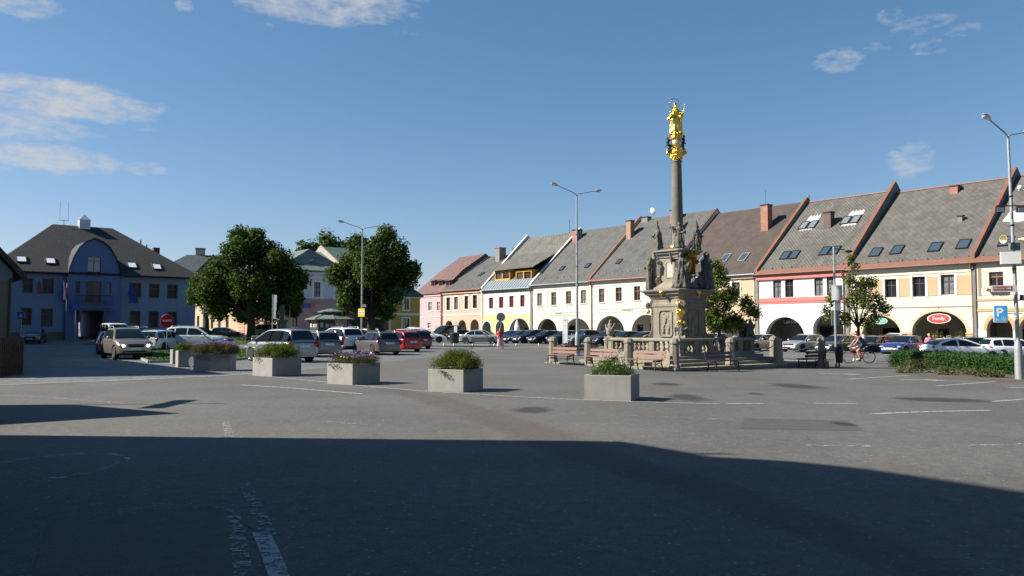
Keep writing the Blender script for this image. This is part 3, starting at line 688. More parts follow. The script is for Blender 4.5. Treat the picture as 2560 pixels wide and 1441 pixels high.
# ---- peach house
def std(fr, pl, pr, pe, pr_, label, wallm, roofm, rects, arches, D=D0, rise=None, wth=.6):
    u0, W_ = prep(fr, pl, pr); ze, zr = eave_ridge(fr, pe, pr_, D); h = new_house(fr, u0, label)
    rc = rects_px(fr, u0, rects); ac = arches_px(fr, u0, arches, rise)
    wall_with_holes(W_, -2, ze - .12, rc, ac, wallm, h, th=wth)
    # back wall and party walls under the roof
    MB().box(0, W_, 2 * D - .3, 2 * D, -2, ze - .2).build('back_wall', wallm, h)
    gable_roof(W_, ze, zr, D, roofm, h)
    return h, u0, W_, ze, zr, rc, ac
M_peach = plaster('peach_plaster', (.66, .47, .37)); M_peachlo = plaster('peach_plaster_low', (.62, .42, .33))
h, u0, W_, ze, zr, rc, ac = std(FR, 1104, 1206, (1150, 725), (1250, 640), 'peach two-storey town house with three arches and four white-framed windows', M_peach, M_slB,
    [(1116.3, 1125.6, 743.7, 775.6), (1135.6, 1145.6, 742.5, 774.4), (1161.5, 1171, 740, 773), (1182, 1193, 738, 771)], [(1113, 1132, 802), (1145.5, 1165, 800.5), (1176, 1197, 799)], D=9.2)
for r in rc: window(h, *r, M_dkbr if 'M_dkbr' in globals() else mat('brown_window_frame', (.07, .03, .02), .5), surround=M_white, sw=.17)
_, z = PX(FR, u0, 1155, 787); band(h, 'string_course', W_, z - .1, z + .1, M_white); band(h, 'cornice', W_, ze - .55, ze - .1, M_peachlo, .2)
arcade(h, W_, 0, ac[0][3], mi=M_inner, doors=[(2.2, 3.2, -.6, 1.9)], shops=[(5.2, 7.5, .4, 2.0)])
snowguards(h, W_, ze, zr, 9.2, M_sn, 8); gutter(h, W_, ze, M_ter, drops=(.25,))
parapet(h, .0, ze, zr, 9.2, M_slB, M_white, th=.16, rise=.12)
chimney(h, FR, u0, 1243, 655, 619, ze, zr, 9.2, M_conb, 1.1, 1.3, cap=M_conb); skylight(h, FR, u0, 1203, 687, ze, zr, 9.2)
MB().box(7.2, 8.0, 8.2, 14, 8, zr + .9).build('rear_dormer', M_red, h)
MB().prism_xz([(5.5, zr - .6), (9.5, zr - .6), (9.5, zr + .3), (7.5, zr + 1.1), (5.5, zr + .3)], 10, 15).build('rear_gable', M_red, h)

# ---- yellow and white house with zinc roof and dormers
M_creamw = plaster('white_plaster', (.74, .73, .66)); M_yel = plaster('yellow_plaster', (.78, .60, .28)); M_ochre = mat('ochre_dormer_paint', (.52, .27, .025), .7, var=.08)
h, u0, W_, ze, zr, rc, ac = std(FR, 1206, 1329, (1265, 722), (1370, 590), 'white house with yellow ground floor, zinc eave roof and two ochre dormers', M_creamw, M_slA,
    [(1223, 1233.5, 744.7, 772), (1248, 1259, 742.5, 770.6), (1273.7, 1284.4, 740, 768.7), (1301, 1312, 738, 767)], [(1207.5, 1228, 804), (1240, 1261.5, 803), (1273, 1325.5, 796)], D=8.4)
D = 8.4
for r in rc: window(h, *r, mat('plum_window_frame', (.09, .03, .03), .5), gm=M_glassr, surround=M_white, sw=.17)
_, z = PX(FR, u0, 1265, 788)
# yellow lower facade laid 3 cm proud with the same arches cut out
wall_with_holes(W_, -2, z, [], ac, M_yel, h, name='yellow_ground_floor', th=.03, y0=-.03)
for a in ac:
    pr = arc_pts(*a, 18); po = arc_pts(a[0] - .16, a[1] + .16, a[2], a[3] + .17, 18); b = MB()
    b.loft([[(x, -.07, z_) for x, z_ in [(a[0], -1)] + pr + [(a[1], -1)]], [(x, -.07, z_) for x, z_ in [(a[0] - .16, -1)] + po + [(a[1] + .16, -1)]]], closed=False, caps=False)
    b.loft([[(x, -.07, z_) for x, z_ in [(a[0] - .16, -1)] + po + [(a[1] + .16, -1)]], [(x, -.0, z_) for x, z_ in [(a[0] - .16, -1)] + po + [(a[1] + .16, -1)]]], closed=False, caps=False)
    b.build('arch_trim', M_white, h)
arcade(h, W_, 0, ac[2][3], doors=[(1.5, 2.4, -.6, 1.9), (5, 5.8, -.6, 1.7)], shops=[(8, 10, .5, 2.0)])
gutter(h, W_, ze, M_zinc, drops=(W_ - .15,))
s = (zr - ze) / (D + .35)
zv = .95
b = MB().prism_yz([(-.42, ze - .02), (zv, ze + s * (zv + .35) + .10), (zv, ze + s * (zv + .35) - .02), (-.42, ze - .12)], 0.05, W_ - .05); zn = b.build('zinc_eave_roof', M_zinc, h)
for k in range(19):
    x = .3 + k * (W_ - .6) / 18; MB().prism_yz([(-.40, ze), (-.40, ze + .08), (zv, ze + s * (zv + .35) + .17), (zv, ze + s * (zv + .35) + .09)], x - .018, x + .018).build('standing_seam', M_zinc, zn)
fw = mat('dormer_window_wood', (.13, .045, .02), .5)
for (a, b_) in ((1237, 1275), (1289, 1329)):
    x0, _ = PX(FR, u0, a, 700); x1, _ = PX(FR, u0, b_, 700)
    x0 = FR.hit(a, 690, zv)[0] - u0; x1 = FR.hit(b_, 690, zv)[0] - u0; z0 = FR.hit((a + b_) / 2, 702, zv)[1]; z1 = FR.hit((a + b_) / 2, 675.5, zv)[1]
    wv = (x1 - x0); r2 = [(x0 + .18, x0 + wv / 2 - .1, z0 + .25, z1 - .25), (x0 + wv / 2 + .1, x1 - .18, z0 + .25, z1 - .25)]
    dm = wall_with_holes(wv, z0 - .2, z1, r2, [], M_ochre, h, name='dormer', x_off=x0, y0=zv)
    MB().prism_yz([(zv, z0 - .3), (zv, z1), (zv + 2.6, z1), (zv + 2.6, z0 + 1.6)], x0, x0 + .08).prism_yz([(zv, z0 - .3), (zv, z1), (zv + 2.6, z1), (zv + 2.6, z0 + 1.6)], x1 - .08, x1).build('cheek', M_ochre, dm)
    for r in r2: window(h, *r, fw, y0=zv, panes=(2, 2), tr=.6)
zd = FR.hit(1283, 670.5, zv - .4)[1]; yd = 5.2; zq = ze + s * (yd + .35) + .05
xa = FR.hit(1232, 690, zv)[0] - u0; MB().prism_yz([(zv - .45, zd), (yd, zq + .05), (yd, zq - .1), (zv - .45, zd - .13)], xa, W_ - .2).build('dormer_roof', M_slA, h)
parapet(h, 0, ze, zr, D, M_creamw, M_white, rise=.5); chimney(h, FR, u0, 1436, 602, 574, ze, zr, D, M_brick, .9, .8)
b = MB(); b.tube((W_ - 1.6, D, zr), (W_ - 1.6, D, zr + 1.9), .03); b.build('mast', M_dkmetal, h)

# ---- two cream houses
M_crm = plaster('cream_plaster', (.72, .70, .60)); M_crm2 = plaster('cream_plaster_two', (.73, .71, .62)); M_brwin = mat('orange_brown_window_frame', (.26, .105, .045), .5)
h, u0, W_, ze, zr, rc, ac = std(FR, 1329, 1477, (1403, 708), (1510, 570), 'cream house with white verge on its left and four brown windows above two arches', M_crm, M_slB,
    [(1343, 1355, 733.5, 765), (1378, 1390.5, 731, 763.5), (1414.7, 1428, 728.5, 760), (1452, 1465.5, 725.7, 758.5)], [(1343, 1392.5, 797), (1410, 1476, 796)], D=8.9)
def cream_trim(h, u0, W_, ze, rc, px, pys, sgn):
    for r in rc: window(h, *r, M_brwin, sill=M_crm)
    for py in pys: _, z = PX(FR, u0, px, py); band(h, 'string_course', W_, z - .04, z + .04, M_crm, .05)
    band(h, 'frieze', W_, ze - .75, ze - .65, M_crm, .05); band(h, 'cornice', W_, ze - .35, ze - .1, M_crm, .22)
    xs_ = [0.15] + [(rc[i][1] + rc[i + 1][0]) / 2 for i in range(len(rc) - 1)] + [W_ - .5]
    for x in xs_: MB().box(x - .2, x + .2, -.035, .01, rc[0][2] - .3, ze - .75).build('lesene', M_crm, h)
    x, z = PX(FR, u0, sgn[0], sgn[1]); t = text('lettering', sgn[2], .30, M_sn, h); t.location = (x - .9, -.06, z - .1)
def text(name, s_, size, m, parent, rot=(math.pi / 2, 0, 0), ext=.008, align='LEFT', offset=0, sp=1):
    c = bpy.data.curves.new(name, 'FONT'); c.body = s_; c.size = size; c.extrude = ext; c.align_x = align; c.offset = offset; c.space_character = sp
    t = bpy.data.objects.new('tmp', c); COL.objects.link(t); me = bpy.data.meshes.new_from_object(t.evaluated_get(bpy.context.evaluated_depsgraph_get())); bpy.data.objects.remove(t); bpy.data.curves.remove(c)
    me.name = name; me.materials.clear(); me.materials.append(m); o = put(name, me, parent); o.rotation_euler = rot; return o
cream_trim(h, u0, W_, ze, rc, 1403, (781, 788), (1400, 784, 'MUZEUM'))
arcade(h, W_, 0, ac[0][3], doors=[(2.6, 4.4, -.6, 2.0)], shops=[(7.2, 9, .0, 2.1)])
snowguards(h, W_, ze, zr, 8.9, M_sn, 9); gutter(h, W_, ze, M_zinc, drops=(.15,))
parapet(h, 0, ze, zr, 8.9, M_stone, M_white, rise=.4)
for p in ((1406, 672), (1470, 665)): skylight(h, FR, u0, *p, ze, zr, 8.9, w=.7, h=.9)
chimney(h, FR, u0, 1444, 600, 574, ze, zr, 8.9, M_conb, .6, .6)
h, u0, W_, ze, zr, rc, ac = std(FR, 1477, 1663, (1545, 697), (1640, 545), 'cream house behind the column with grey roof and brown windows over wide arches', M_crm2, M_slB,
    [(1497, 1510.7, 722, 756.5), (1539, 1554, 719, 753.5), (1585, 1600, 716, 751.5), (1630, 1646, 713, 749)], [(1490.5, 1561, 790), (1578, 1654, 787)], D=9.0)
cream_trim(h, u0, W_, ze, rc, 1545, (772, 780), (1570, 776, 'INFORMACE'))
arcade(h, W_, 0, ac[0][3], doors=[(2.4, 3.6, -.6, 2.0)], shops=[(6.2, 7.4, .0, 2.1), (4.2, 5.0, .4, 2)])
snowguards(h, W_, ze, zr, 9.0, M_sn, 9); gutter(h, W_, ze, M_ter, drops=(.2,))
parapet(h, 0, ze, zr, 9.0, M_crm, M_orange, rise=.45)
for p in ((1548, 655), (1642, 648)): skylight(h, FR, u0, *p, ze, zr, 9.0, w=.7, h=.9)
chimney(h, FR, u0, 1571, 598, 551, ze, zr, 9.0, M_tanb, .75, .75); chimney(h, FR, u0, 1611, 557, 542, ze, zr, 9.0, M_conb, 1.0, .7)
chimney(h, FR, u0, 1683, 558, 524, ze, zr, 9.0, M_brick, 1.0, .8)
# satellite dish
x, v, z = FR.roof(1628, 552, -.35, ze, 9.0, zr)
dish = thing('satellite_dish', 'round white satellite dish on the ridge between two cream house chimneys', 'satellite dish', FR.w(x, 9.0, zr), ANG_A)
MB(Matrix.Rotation(R(-70), 4, 'X')).lathe([(.0, 0), (.2, .02), (.38, .07), (.45, .12), (.44, .13), (.36, .09), (.0, .03)], 18).build('reflector', M_white, dish, smooth=40).location = (0, -.2, .85)
MB().tube((0, 0, -.1), (0, 0, .9), .03).build('mast', M_steel, dish)
dish = thing('satellite_dish', 'small white satellite box beside the white-verged roof chimney', 'satellite dish', FR.w(FR.roof(1424, 596, -.35, ze, 9, zr)[0], 8.6, 13.6), ANG_A)
MB().box(-.3, .3, -.1, .1, .5, 1.2).build('panel', M_white, dish); MB().tube((0, 0, -.9), (0, 0, .6), .03).build('mast', M_steel, dish)

# ---- brown roof house
M_tan = plaster('tan_plaster', (.64, .48, .32))
h, u0, W_, ze, zr, rc, ac = std(FR, 1663, 1893, (1850, 686), (1900, 520), 'tan house under a dark brown roof with brick chimney, half hidden by the column', M_tan, M_brn,
    [(1702, 1720, 716, 752), (1762, 1780, 713, 750), (1830, 1850, 706, 746)], [(1680, 1760, 787), (1785, 1880, 790)], D=9.3)
for r in rc: window(h, *r, M_brwin, surround=M_white)
arcade(h, W_, 0, ac[0][3], doors=[(3, 4, -.6, 2)], shops=[(7, 9, .0, 2)])
gutter(h, W_, ze, M_zinc, drops=(W_ - .2,)); parapet(h, 0, ze, zr, 9.3, M_crm, M_orange, rise=.6); band(h, 'cornice', W_, ze - .45, ze - .1, M_tan, .2)
for p in ((1758, 652), (1814, 646.5), (1860, 644)): skylight(h, FR, u0, *p, ze, zr, 9.3, w=.9, h=1.35, fmt=M_steel)
o, x, v, zt = chimney(h, FR, u0, 1911, 578, 511, ze, zr, 9.3, M_brick, .85, .85)
MB().tube((x, v + .3, zt), (x, v + .3, zt + 1.6), .015).build('rod', M_dkmetal, o)

# ---- white house with pink bands
M_wht = plaster('bright_white_plaster', (.82, .82, .82), .03); M_pink = plaster('salmon_band', (.66, .22, .20)); M_dkbr = mat('dark_brown_window_frame', (.05, .03, .025), .5)
h, u0, W_, ze, zr, rc, ac = std(FR, 1893, 2120, (2000, 679), (2120, 494), 'bright white house with salmon pink bands, paired windows and patchy slate roof', M_wht, M_slC,
    [(1933, 1953, 701.5, 745), (1963, 1983, 699, 743.5), (2036, 2057, 695, 740), (2067, 2088, 692, 738)], [(1913, 2010, 793), (2032, 2108, 786)], D=D0)
for i, r in enumerate(rc): window(h, *r, M_dkbr, gm=M_glassc if i != 1 else M_glass)
_, z1 = PX(FR, u0, 1980, 744); _, z0 = PX(FR, u0, 1980, 759); band(h, 'pink_band', W_, z0, z1, M_pink, .05); band(h, 'pink_moulding', W_, z1 - .38, z1 - .30, M_pink, .09)
band(h, 'pink_cornice', W_, ze - .62, ze - .12, M_pink, .20); band(h, 'pier_impost', W_, -2, ac[0][2] - .5, plaster('grey_socle', (.5, .48, .42)), .03) if False else None
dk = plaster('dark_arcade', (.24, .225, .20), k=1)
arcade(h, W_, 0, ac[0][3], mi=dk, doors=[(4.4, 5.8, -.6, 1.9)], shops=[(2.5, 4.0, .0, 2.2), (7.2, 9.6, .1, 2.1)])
for x0_, x1_ in ((0, ac[0][0]), (ac[0][1], ac[1][0]), (ac[1][1], W_)):
    MB().box(x0_ + (0 if x0_ == 0 else -.05), x1_ + (0 if x1_ == W_ else .05), -.06, .65, ac[0][2] - .45, ac[0][2] - .25).build('impost', plaster('grey_socle', (.45, .43, .38)), h)
x, z = PX(FR, u0, 1959, 803.5); t = text('lettering', 'Luk\u016fm', .55, M_white, h); t.location = (x - .8, 1.2, z - .2)
MB().box(x - .9, x + 1.3, 1.22, 1.27, z - .35, z + .4).build('sign_board', M_black, h)
snowguards(h, W_, ze, zr, D0, M_orange, 9, .5); gutter(h, W_, ze, M_orange, drops=(W_ - .35,))
MB().prism_yz([(-.42, ze + .0), (-.02, ze + .36), (-.02, ze + .30), (-.42, ze - .08)], 0, W_).build('eave_flashing', M_orange, h)
MB().tube((0, D0, zr + .03), (W_, D0, zr + .03), .09).build('ridge_cap', M_orange, h)
for p, w_ in (((2021, 564), .85), ((2127, 551), .85), ((1975, 639), .85), ((2075, 628), .85)): skylight(h, FR, u0, *p, ze, zr, D0, w=w_, h=1.3, pairs=2, gm=mat('pale_skylight_glass', (.22, .25, .27), .15, metal=.3) if p[1] < 600 else M_skyg)
# bare pale flashing patches round the upper skylights
for i, (pa, pb, pt, pbt) in enumerate(((2000, 2052, 545, 572), (2100, 2165, 527, 566))):
    a = FR.roof(pa, pbt, -.35, ze, D0, zr); c = FR.roof(pb, pt, -.35, ze, D0, zr); cx_, cy_ = ((a[0] + c[0]) / 2 - u0, (a[1] + c[1]) / 2); w_ = abs(c[0] - a[0]) * .42; hh = 1.15
    s = (zr - ze) / (D0 + .35); pts = []
    n = 9
    for k in range(n): pts.append((cx_ - w_ + 2 * w_ * k / (n - 1), cy_ + hh * (1 if k % 2 else .72)))
    for k in range(n - 1, -1, -1): pts.append((cx_ - w_ + 2 * w_ * k / (n - 1), cy_ - hh * (.7 if k % 2 else .9)))
    tr = tessellate_polygon([[Vector((x, y, 0)) for x, y in pts]])
    MB().add([(x, y, ze + s * (y + .35) + .012) for x, y in pts], [tuple(t) for t in tr]).build('flashing', mat('pale_flashing', (.46, .46, .44), .7, var=.2, vscale=2), h)
chimney(h, FR, u0, 2068, 572, 529, ze, zr, D0, mat('brown_chimney_cladding', (.09, .05, .04), .6, var=.2), .75, .75)
parapet(h, .02, ze, zr, D0, M_stone, M_orange, rise=.55)
MB().tube((-.1, D0 + .6, zr), (-.1, D0 + .6, zr + .9), .12).build('vent_pipe', M_zinc, h)

# ---- tan and cream house with oval signs
M_crn = plaster('pale_cream_plaster', (.74, .70, .56)); M_bei = plaster('beige_panel', (.60, .42, .25))
h, u0, W_, ze, zr, rc, ac = std(FR, 2120, 2437, (2290, 663), (2395, 463), 'cream house with beige panels between its windows and oval signs in the arches', M_crn, M_slD,
    [(2140, 2165, 704, 748), (2213, 2241, 698, 744), (2282, 2312.6, 692, 742), (2353, 2385.5, 687, 737)], [(2154, 2252, 791), (2279, 2415.5, 779)], D=D0, rise=1.75)
for i, r in enumerate(rc): window(h, *r, M_dkbr, gm=M_glassc if i == 3 else M_glass, y0=.05)
pz0, pz1 = rc[2][2] + .05, rc[2][3] - .05
xx = [0] + [q for r in rc for q in (r[0] - .22, r[1] + .22)] + [W_]
for a, b_ in zip(xx[::2], xx[1::2]): MB().box(a + .01, b_ - .01, -.03, .01, pz0, pz1).build('beige_panel', M_bei, h)
for r in rc:
    MB().box(r[0] - .2, r[0] - .01, -.05, .01, r[2] - .05, r[3] + .1).build('jamb_strip', M_white, h); MB().box(r[1] + .01, r[1] + .2, -.05, .01, r[2] - .05, r[3] + .1).build('jamb_strip', M_white, h)
_, z = PX(FR, u0, 2340, 767); band(h, 'string_course', W_, z - .05, z + .02, mat('grey_line', (.25, .24, .24), .8), .05); _, z = PX(FR, u0, 2340, 684); band(h, 'cornice', W_, ze - .4, ze - .1, M_crn, .18); band(h, 'frieze_line', W_, rc[3][3] + .12, rc[3][3] + .17, mat('grey_line', (.25, .24, .24), .8), .03)
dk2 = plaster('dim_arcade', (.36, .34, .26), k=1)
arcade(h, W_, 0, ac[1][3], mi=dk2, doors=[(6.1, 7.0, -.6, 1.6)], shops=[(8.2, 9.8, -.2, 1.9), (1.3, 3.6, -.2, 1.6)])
for x0_, x1_ in ((0, ac[0][0]), (ac[0][1], ac[1][0]), (ac[1][1], W_)):
    a_ = x0_ + (0 if x0_ == 0 else -.06); b_ = x1_ + (0 if x1_ == W_ else .06)
    MB().box(a_ + .03, b_ - .03, -.05, .66, -2, ac[1][2] - .12).build('pier_base', M_bei, h); MB().box(a_, b_, -.09, .69, ac[1][2] - .12, ac[1][2] + .03).build('impost', M_bei, h)
for a in ac:
    pr = arc_pts(*a, 20); po = arc_pts(a[0] - .2, a[1] + .2, a[2], a[3] + .2, 20)
    MB().loft([[(x, -.004, z_) for x, z_ in pr], [(x, -.03, z_) for x, z_ in pr], [(x, -.03, z_) for x, z_ in po], [(x, -.004, z_) for x, z_ in po]], closed=False, caps=False).build('arch_trim', plaster('arch_trim_tan', (.68, .54, .38)), h)
snowguards(h, W_, ze, zr, D0, M_orange, 10, .5); gutter(h, W_, ze, M_orange, drops=(W_ - .12,))
MB().prism_yz([(-.42, ze), (-.02, ze + .36), (-.02, ze + .30), (-.42, ze - .08)], 0, W_).build('eave_flashing', M_orange, h)
MB().tube((0, D0, zr + .03), (W_, D0, zr + .03), .09).build('ridge_cap', M_orange, h)
for p in ((2190, 632), (2243, 626), (2339, 619), (2409, 612)): skylight(h, FR, u0, *p, ze, zr, D0, w=.95, h=1.3)
chimney(h, FR, u0, 2384, 485, 463, ze, zr, D0, M_brick, .7, .7); chimney(h, FR, u0, 2400, 556, 538, ze, zr, D0, M_conb, .35, .35)
parapet(h, .0, ze, zr + .35, D0, mat('parapet_slate', (.16, .16, .15), .9, var=.2), M_orange, rise=.75)
def oval_sign(fr, px, py, D, wpx, hpx, label, m1, m2, txt):
    u, z = fr.hit(px, py, D); P = fr.w(u, D, z); s_ = F / P.y; rx = wpx / s_ / 2 / .86; rz = hpx / s_ / 2
    t = thing('shop_sign', label, 'sign', P, fr.a)
    ring = [(rx * math.cos(a), rz * math.sin(a)) for a in [k * math.pi / 16 for k in range(32)]]; ri = [(x * .9, z_ * .88) for x, z_ in ring]
    MB().prism_xz(ring, 0, .10).build('panel', m1, t); MB().prism_xz(ri, -.015, -.004).build('face', m2, t)
    q = text('lettering', txt, rz * 1.0, M_signw, t, align='CENTER', sp=.95); q.location = (0, -.03, -rz * .28)
    MB().box(-.02, .02, .03, .06, rz * .9, rz + .5).build('hanger', M_dkmetal, t)
    return t
M_signw = mat('sign_white', (.62, .62, .62), .5); M_signr = mat('sign_red', (.60, .05, .05), .4); M_signp = mat('sign_pink', (.75, .22, .22), .4); M_signg = mat('sign_green', (.10, .42, .25), .4)
o = oval_sign(FR, 2347, 797, -.05, 49, 25, 'red oval shop sign with white script hanging in the wide cream arch', M_signw, M_signr, 'Family')
o = oval_sign(FR, 2200, 803, -.05, 32, 16, 'green oval shop sign half hidden behind the small tree', M_signw, M_signg, 'optika')

# ---- right end house (brown and cream)
M_cb = plaster('cocoa_plaster', (.33, .235, .145)); M_bandb = plaster('ochre_band', (.55, .38, .19))
u0, W_ = prep(FR, 2437, 2437); W_ = 11.0; ze, zr = eave_ridge(FR, (2480, 651), (2560, 440), D0); h = new_house(FR, u0, 'cream and cocoa house at the right end with flower box under its window')
rc = rects_px(FR, u0, [(2472.7, 2507.6, 680, 715.5), (2600, 2638, 670, 710)]); ac = arches_px(FR, u0, [(2466, 2531, 791), (2547, 2625, 789), (2645, 2730, 786)], 1.1)
wall_with_holes(W_, -2, ze - .12, rc, ac, M_crn, h); gable_roof(W_, ze, zr, D0, M_slD, h); MB().box(0, W_, 2 * D0 - .3, 2 * D0, -2, ze - .2).build('back_wall', M_crn, h)
MB().box(W_, W_ + .3, 0.02, 2 * D0, -2, ze - .2).build('side_wall', M_crn, h)
for r in rc:
    window(h, *r, M_brwin, y0=.04); MB().box(r[0] - .55, r[1] + .9, -.03, .0, r[2] - .7, r[2] - .12).build('apron', M_crn, h)
wz = rc[0]
MB().box(0.3, wz[0] - .55, -.03, .012, wz[2] - .75, wz[3] + .35).build('brown_panel', M_cb, h)
for (a, b_) in ((747, 752), (771, 779)):
    _, z1 = PX(FR, u0, 2500, a); _, z0 = PX(FR, u0, 2500, b_); band(h, 'ochre_band', W_, z0, z1, M_bandb, .05)
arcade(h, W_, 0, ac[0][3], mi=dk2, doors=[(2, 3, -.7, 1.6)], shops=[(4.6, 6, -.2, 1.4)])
for a in ac: MB().loft([[(x, -.004, z_) for x, z_ in arc_pts(*a, 16)], [(x, -.04, z_) for x, z_ in arc_pts(*a, 16)], [(x, -.04, z_) for x, z_ in arc_pts(a[0] - .25, a[1] + .25, a[2], a[3] + .25, 16)], [(x, -.004, z_) for x, z_ in arc_pts(a[0] - .25, a[1] + .25, a[2], a[3] + .25, 16)]], closed=False, caps=False).build('arch_trim', M_bandb, h)
for x0_, x1_ in ((0, ac[0][0]), (ac[0][1], ac[1][0]), (ac[1][1], ac[2][0])): MB().box(x0_ + .02, x1_ - .02, -.025, .02, -2, ac[0][2] + .1).build('white_pier', M_wht, h)
gutter(h, W_, ze, M_orange); snowguards(h, W_, ze, zr, D0, M_orange, 10, .5)
MB().prism_yz([(-.42, ze), (-.02, ze + .36), (-.02, ze + .30), (-.42, ze - .08)], 0, W_).build('eave_flashing', M_orange, h)
MB().tube((0, D0, zr + .03), (W_, D0, zr + .03), .09).build('ridge_cap', M_orange, h)
parapet(h, .0, ze, zr + .1, D0, mat('parapet_slate', (.16, .16, .15), .9, var=.2), M_orange, rise=.7)
skylight(h, FR, u0, 2515, 605, ze, zr, D0, w=.95, h=1.3); skylight(h, FR, u0, 2640, 590, ze, zr, D0, w=.95, h=1.3)
s = (zr - ze) / (D0 + .35); a = FR.roof(2545, 540, -.35, ze, D0, zr); cx_, cy_ = a[0] - u0, a[1]
pts = [(cx_ - 1.0, cy_ - .5), (cx_ + .2, cy_ - .75), (cx_ + 1.5, cy_ - .5), (cx_ + 1.6, cy_ + .6), (cx_ + .4, cy_ + .9), (cx_ - .8, cy_ + .5)]
MB().add([(x, y, ze + s * (y + .35) + .012) for x, y in pts], [tuple(range(6))]).build('flashing', mat('pale_flashing', (.46, .46, .44), .7, var=.2, vscale=2), h)
M_flr = mat('red_flowers', (.45, .03, .03), .7, island=.4); M_leafp = mat('planter_leaf', (.07, .12, .025), .7, island=.4)
# ---- pink house with steep red-brown roof (left of the peach house)
M_pk = plaster('pink_plaster', (.64, .45, .47))
u1, _ = FR.hit(1104, 760); u0, _ = FR.hit(1040, 760); W_ = u1 - u0; h = new_house(FR, u0, 'pink house with tall hipped red-brown roof at the far corner')
rc = rects_px(FR, u0, [(1070.6, 1079.4, 756, 777.5), (1092, 1099.7, 755, 777), (1069, 1077, 808, 821)]); _, ze = FR.hit(1080, 735, -.35)
wall_with_holes(W_, -2, ze - .1, rc, [], M_pk, h)
for r in rc: window(h, *r, M_white, gm=M_glassc, sill=M_white)
_, z = PX(FR, u0, 1085, 793); band(h, 'string_course', W_, z - .05, z + .05, M_white, .06); _, z = PX(FR, u0, 1085, 743); band(h, 'frieze', W_, z - .12, z + .12, M_white, .06); band(h, 'cornice', W_, ze - .4, ze - .1, M_pk, .2)
x, z = PX(FR, u0, 1094.5, 808); MB().prism_xz(arc_pts(x - .55, x + .55, 1.2, 1.75) + [(x + .55, -.6), (x - .55, -.6)], -.04, .01).build('door', M_door, h)
MB().prism_xz(arc_pts(x - .75, x + .75, 1.3, 2.0) + [(x + .75, -.6), (x - .75, -.6)], -.03, .008).build('door_surround', plaster('ochre_trim', (.45, .33, .16)), h)
# roof: lower steep part with dormer strip, upper hip
_, zk = FR.hit(1180, 640, 8.5); _, zm = FR.hit(1100, 690, 2.2)
xa = 0; xr0 = FR.hit(1150, 645, 8.5)[0] - u0; xr1 = FR.hit(1240, 633, 8.5)[0] - u0; xm0 = FR.hit(1100, 680, 4)[0] - u0; zmid = FR.hit(1100, 680, 4)[1]
ov = .4
V = [(-ov, -ov, ze), (W_, -ov, ze), (W_, 17, ze), (-ov, 17, ze), (xm0, 4, zmid), (W_, 4, zmid), (W_, 13, zmid), (xm0, 13, zmid), (xr0, 8.5, zk), (W_, 8.5, zk + .1)]
MB().add(V, [(0, 1, 5, 4), (1, 2, 6, 5), (2, 3, 7, 6), (3, 0, 4, 7), (4, 5, 9, 8), (5, 6, 9), (6, 7, 8, 9), (7, 4, 8), (3, 2, 1, 0)]).build('roof', M_red, h)
for k, pxc in enumerate((1085, 1104, 1122)):
    x = FR.hit(pxc, 711, 1.3)[0] - u0; z0 = FR.hit(pxc, 716, 1.3)[1]; z1 = FR.hit(pxc, 703, 1.3)[1]
    d = MB().box(x - .55, x + .55, 1.1, 4, z0, z1).build('dormer', mat('dormer_cladding', (.13, .05, .04), .6), h)
    MB().box(x - .42, x + .42, 1.07, 1.095, z0 + .15, z1 - .1).build('pane', M_glass, d); MB().prism_yz([(.9, z1), (.9, z1 + .1), (4.5, z1 + .45), (4.5, z1 + .3)], x - .7, x + .7).build('roof', M_red, d)
MB().box(W_ - .1, W_, 0.01, 16.5, -2, ze - .1).build('side_wall', M_pk, h)

# ================================================================ NORTH SIDE: yellow house, bank, blue town hall
M_ylw = plaster('yellow_house_plaster', (.38, .30, .06), k=1); M_grn = tilemat('green_metal_roof', (.075, .125, .105), (.085, .14, .115), .6, 6, 1.2, mortar=(.05, .09, .075), msize=.03)
def hip_roof(parent, x0, x1, y0, y1, ze, zr, rx0, rx1, ry, m, name='roof'):
    V = [(x0, y0, ze), (x1, y0, ze), (x1, y1, ze), (x0, y1, ze), (rx0, ry, zr), (rx1, ry, zr)]
    b = MB().add(V, [(0, 1, 5, 4), (1, 2, 5), (2, 3, 4, 5), (3, 0, 4), (3, 2, 1, 0)]); b.box(x0 + .05, x1 - .05, y0 + .05, y1 - .05, ze - .18, ze - .005)
    return b.build(name, m, parent)
def nhouse(pl, pr, label, u=None):
    ul = FN.hit(pl, 780)[0]; ur = FN.hit(pr, 780)[0]; return new_house(FN, ul, label), ul, ur - ul
h, u0, W_ = nhouse(915, 1050, 'yellow house with green hipped roof and white-framed doors behind the second tree'); _, ze = FN.hit(1000, 738.5, -.4)
rc = rects_px(FN, u0, [(1009, 1022, 748, 775), (1006, 1023, 797, 822), (930, 942, 748, 775), (971, 984, 748, 775)])
wall_with_holes(W_, -1, ze - .1, rc, [], M_ylw, h)
for r in rc: window(h, *r, M_dkbr, surround=M_white, sw=.2)
_, z = PX(FN, u0, 1000, 786); band(h, 'string_course', W_, z - .15, z + .15, M_white, .06); band(h, 'cornice', W_, ze - .35, ze - .08, M_white, .2)
x, _ = PX(FN, u0, 961, 810); MB().prism_xz(arc_pts(x - .95, x + .95, 2.5, 3.3) + [(x + .95, -.6), (x - .95, -.6)], -.05, .01).build('door_surround', M_white, h); MB().prism_xz(arc_pts(x - .6, x + .6, 2.3, 2.9) + [(x + .6, -.6), (x - .6, -.6)], -.07, .01).build('door', mat('red_brown_door', (.12, .03, .025), .5), h)
MB().box(W_ - .02, W_ + .0, 0.02, 9, -1, ze - .1).box(0, .02, .02, 9, -1, ze - .1).box(0, W_, 9, 9.1, -1, ze - .1).build('side_wall', M_ylw, h)
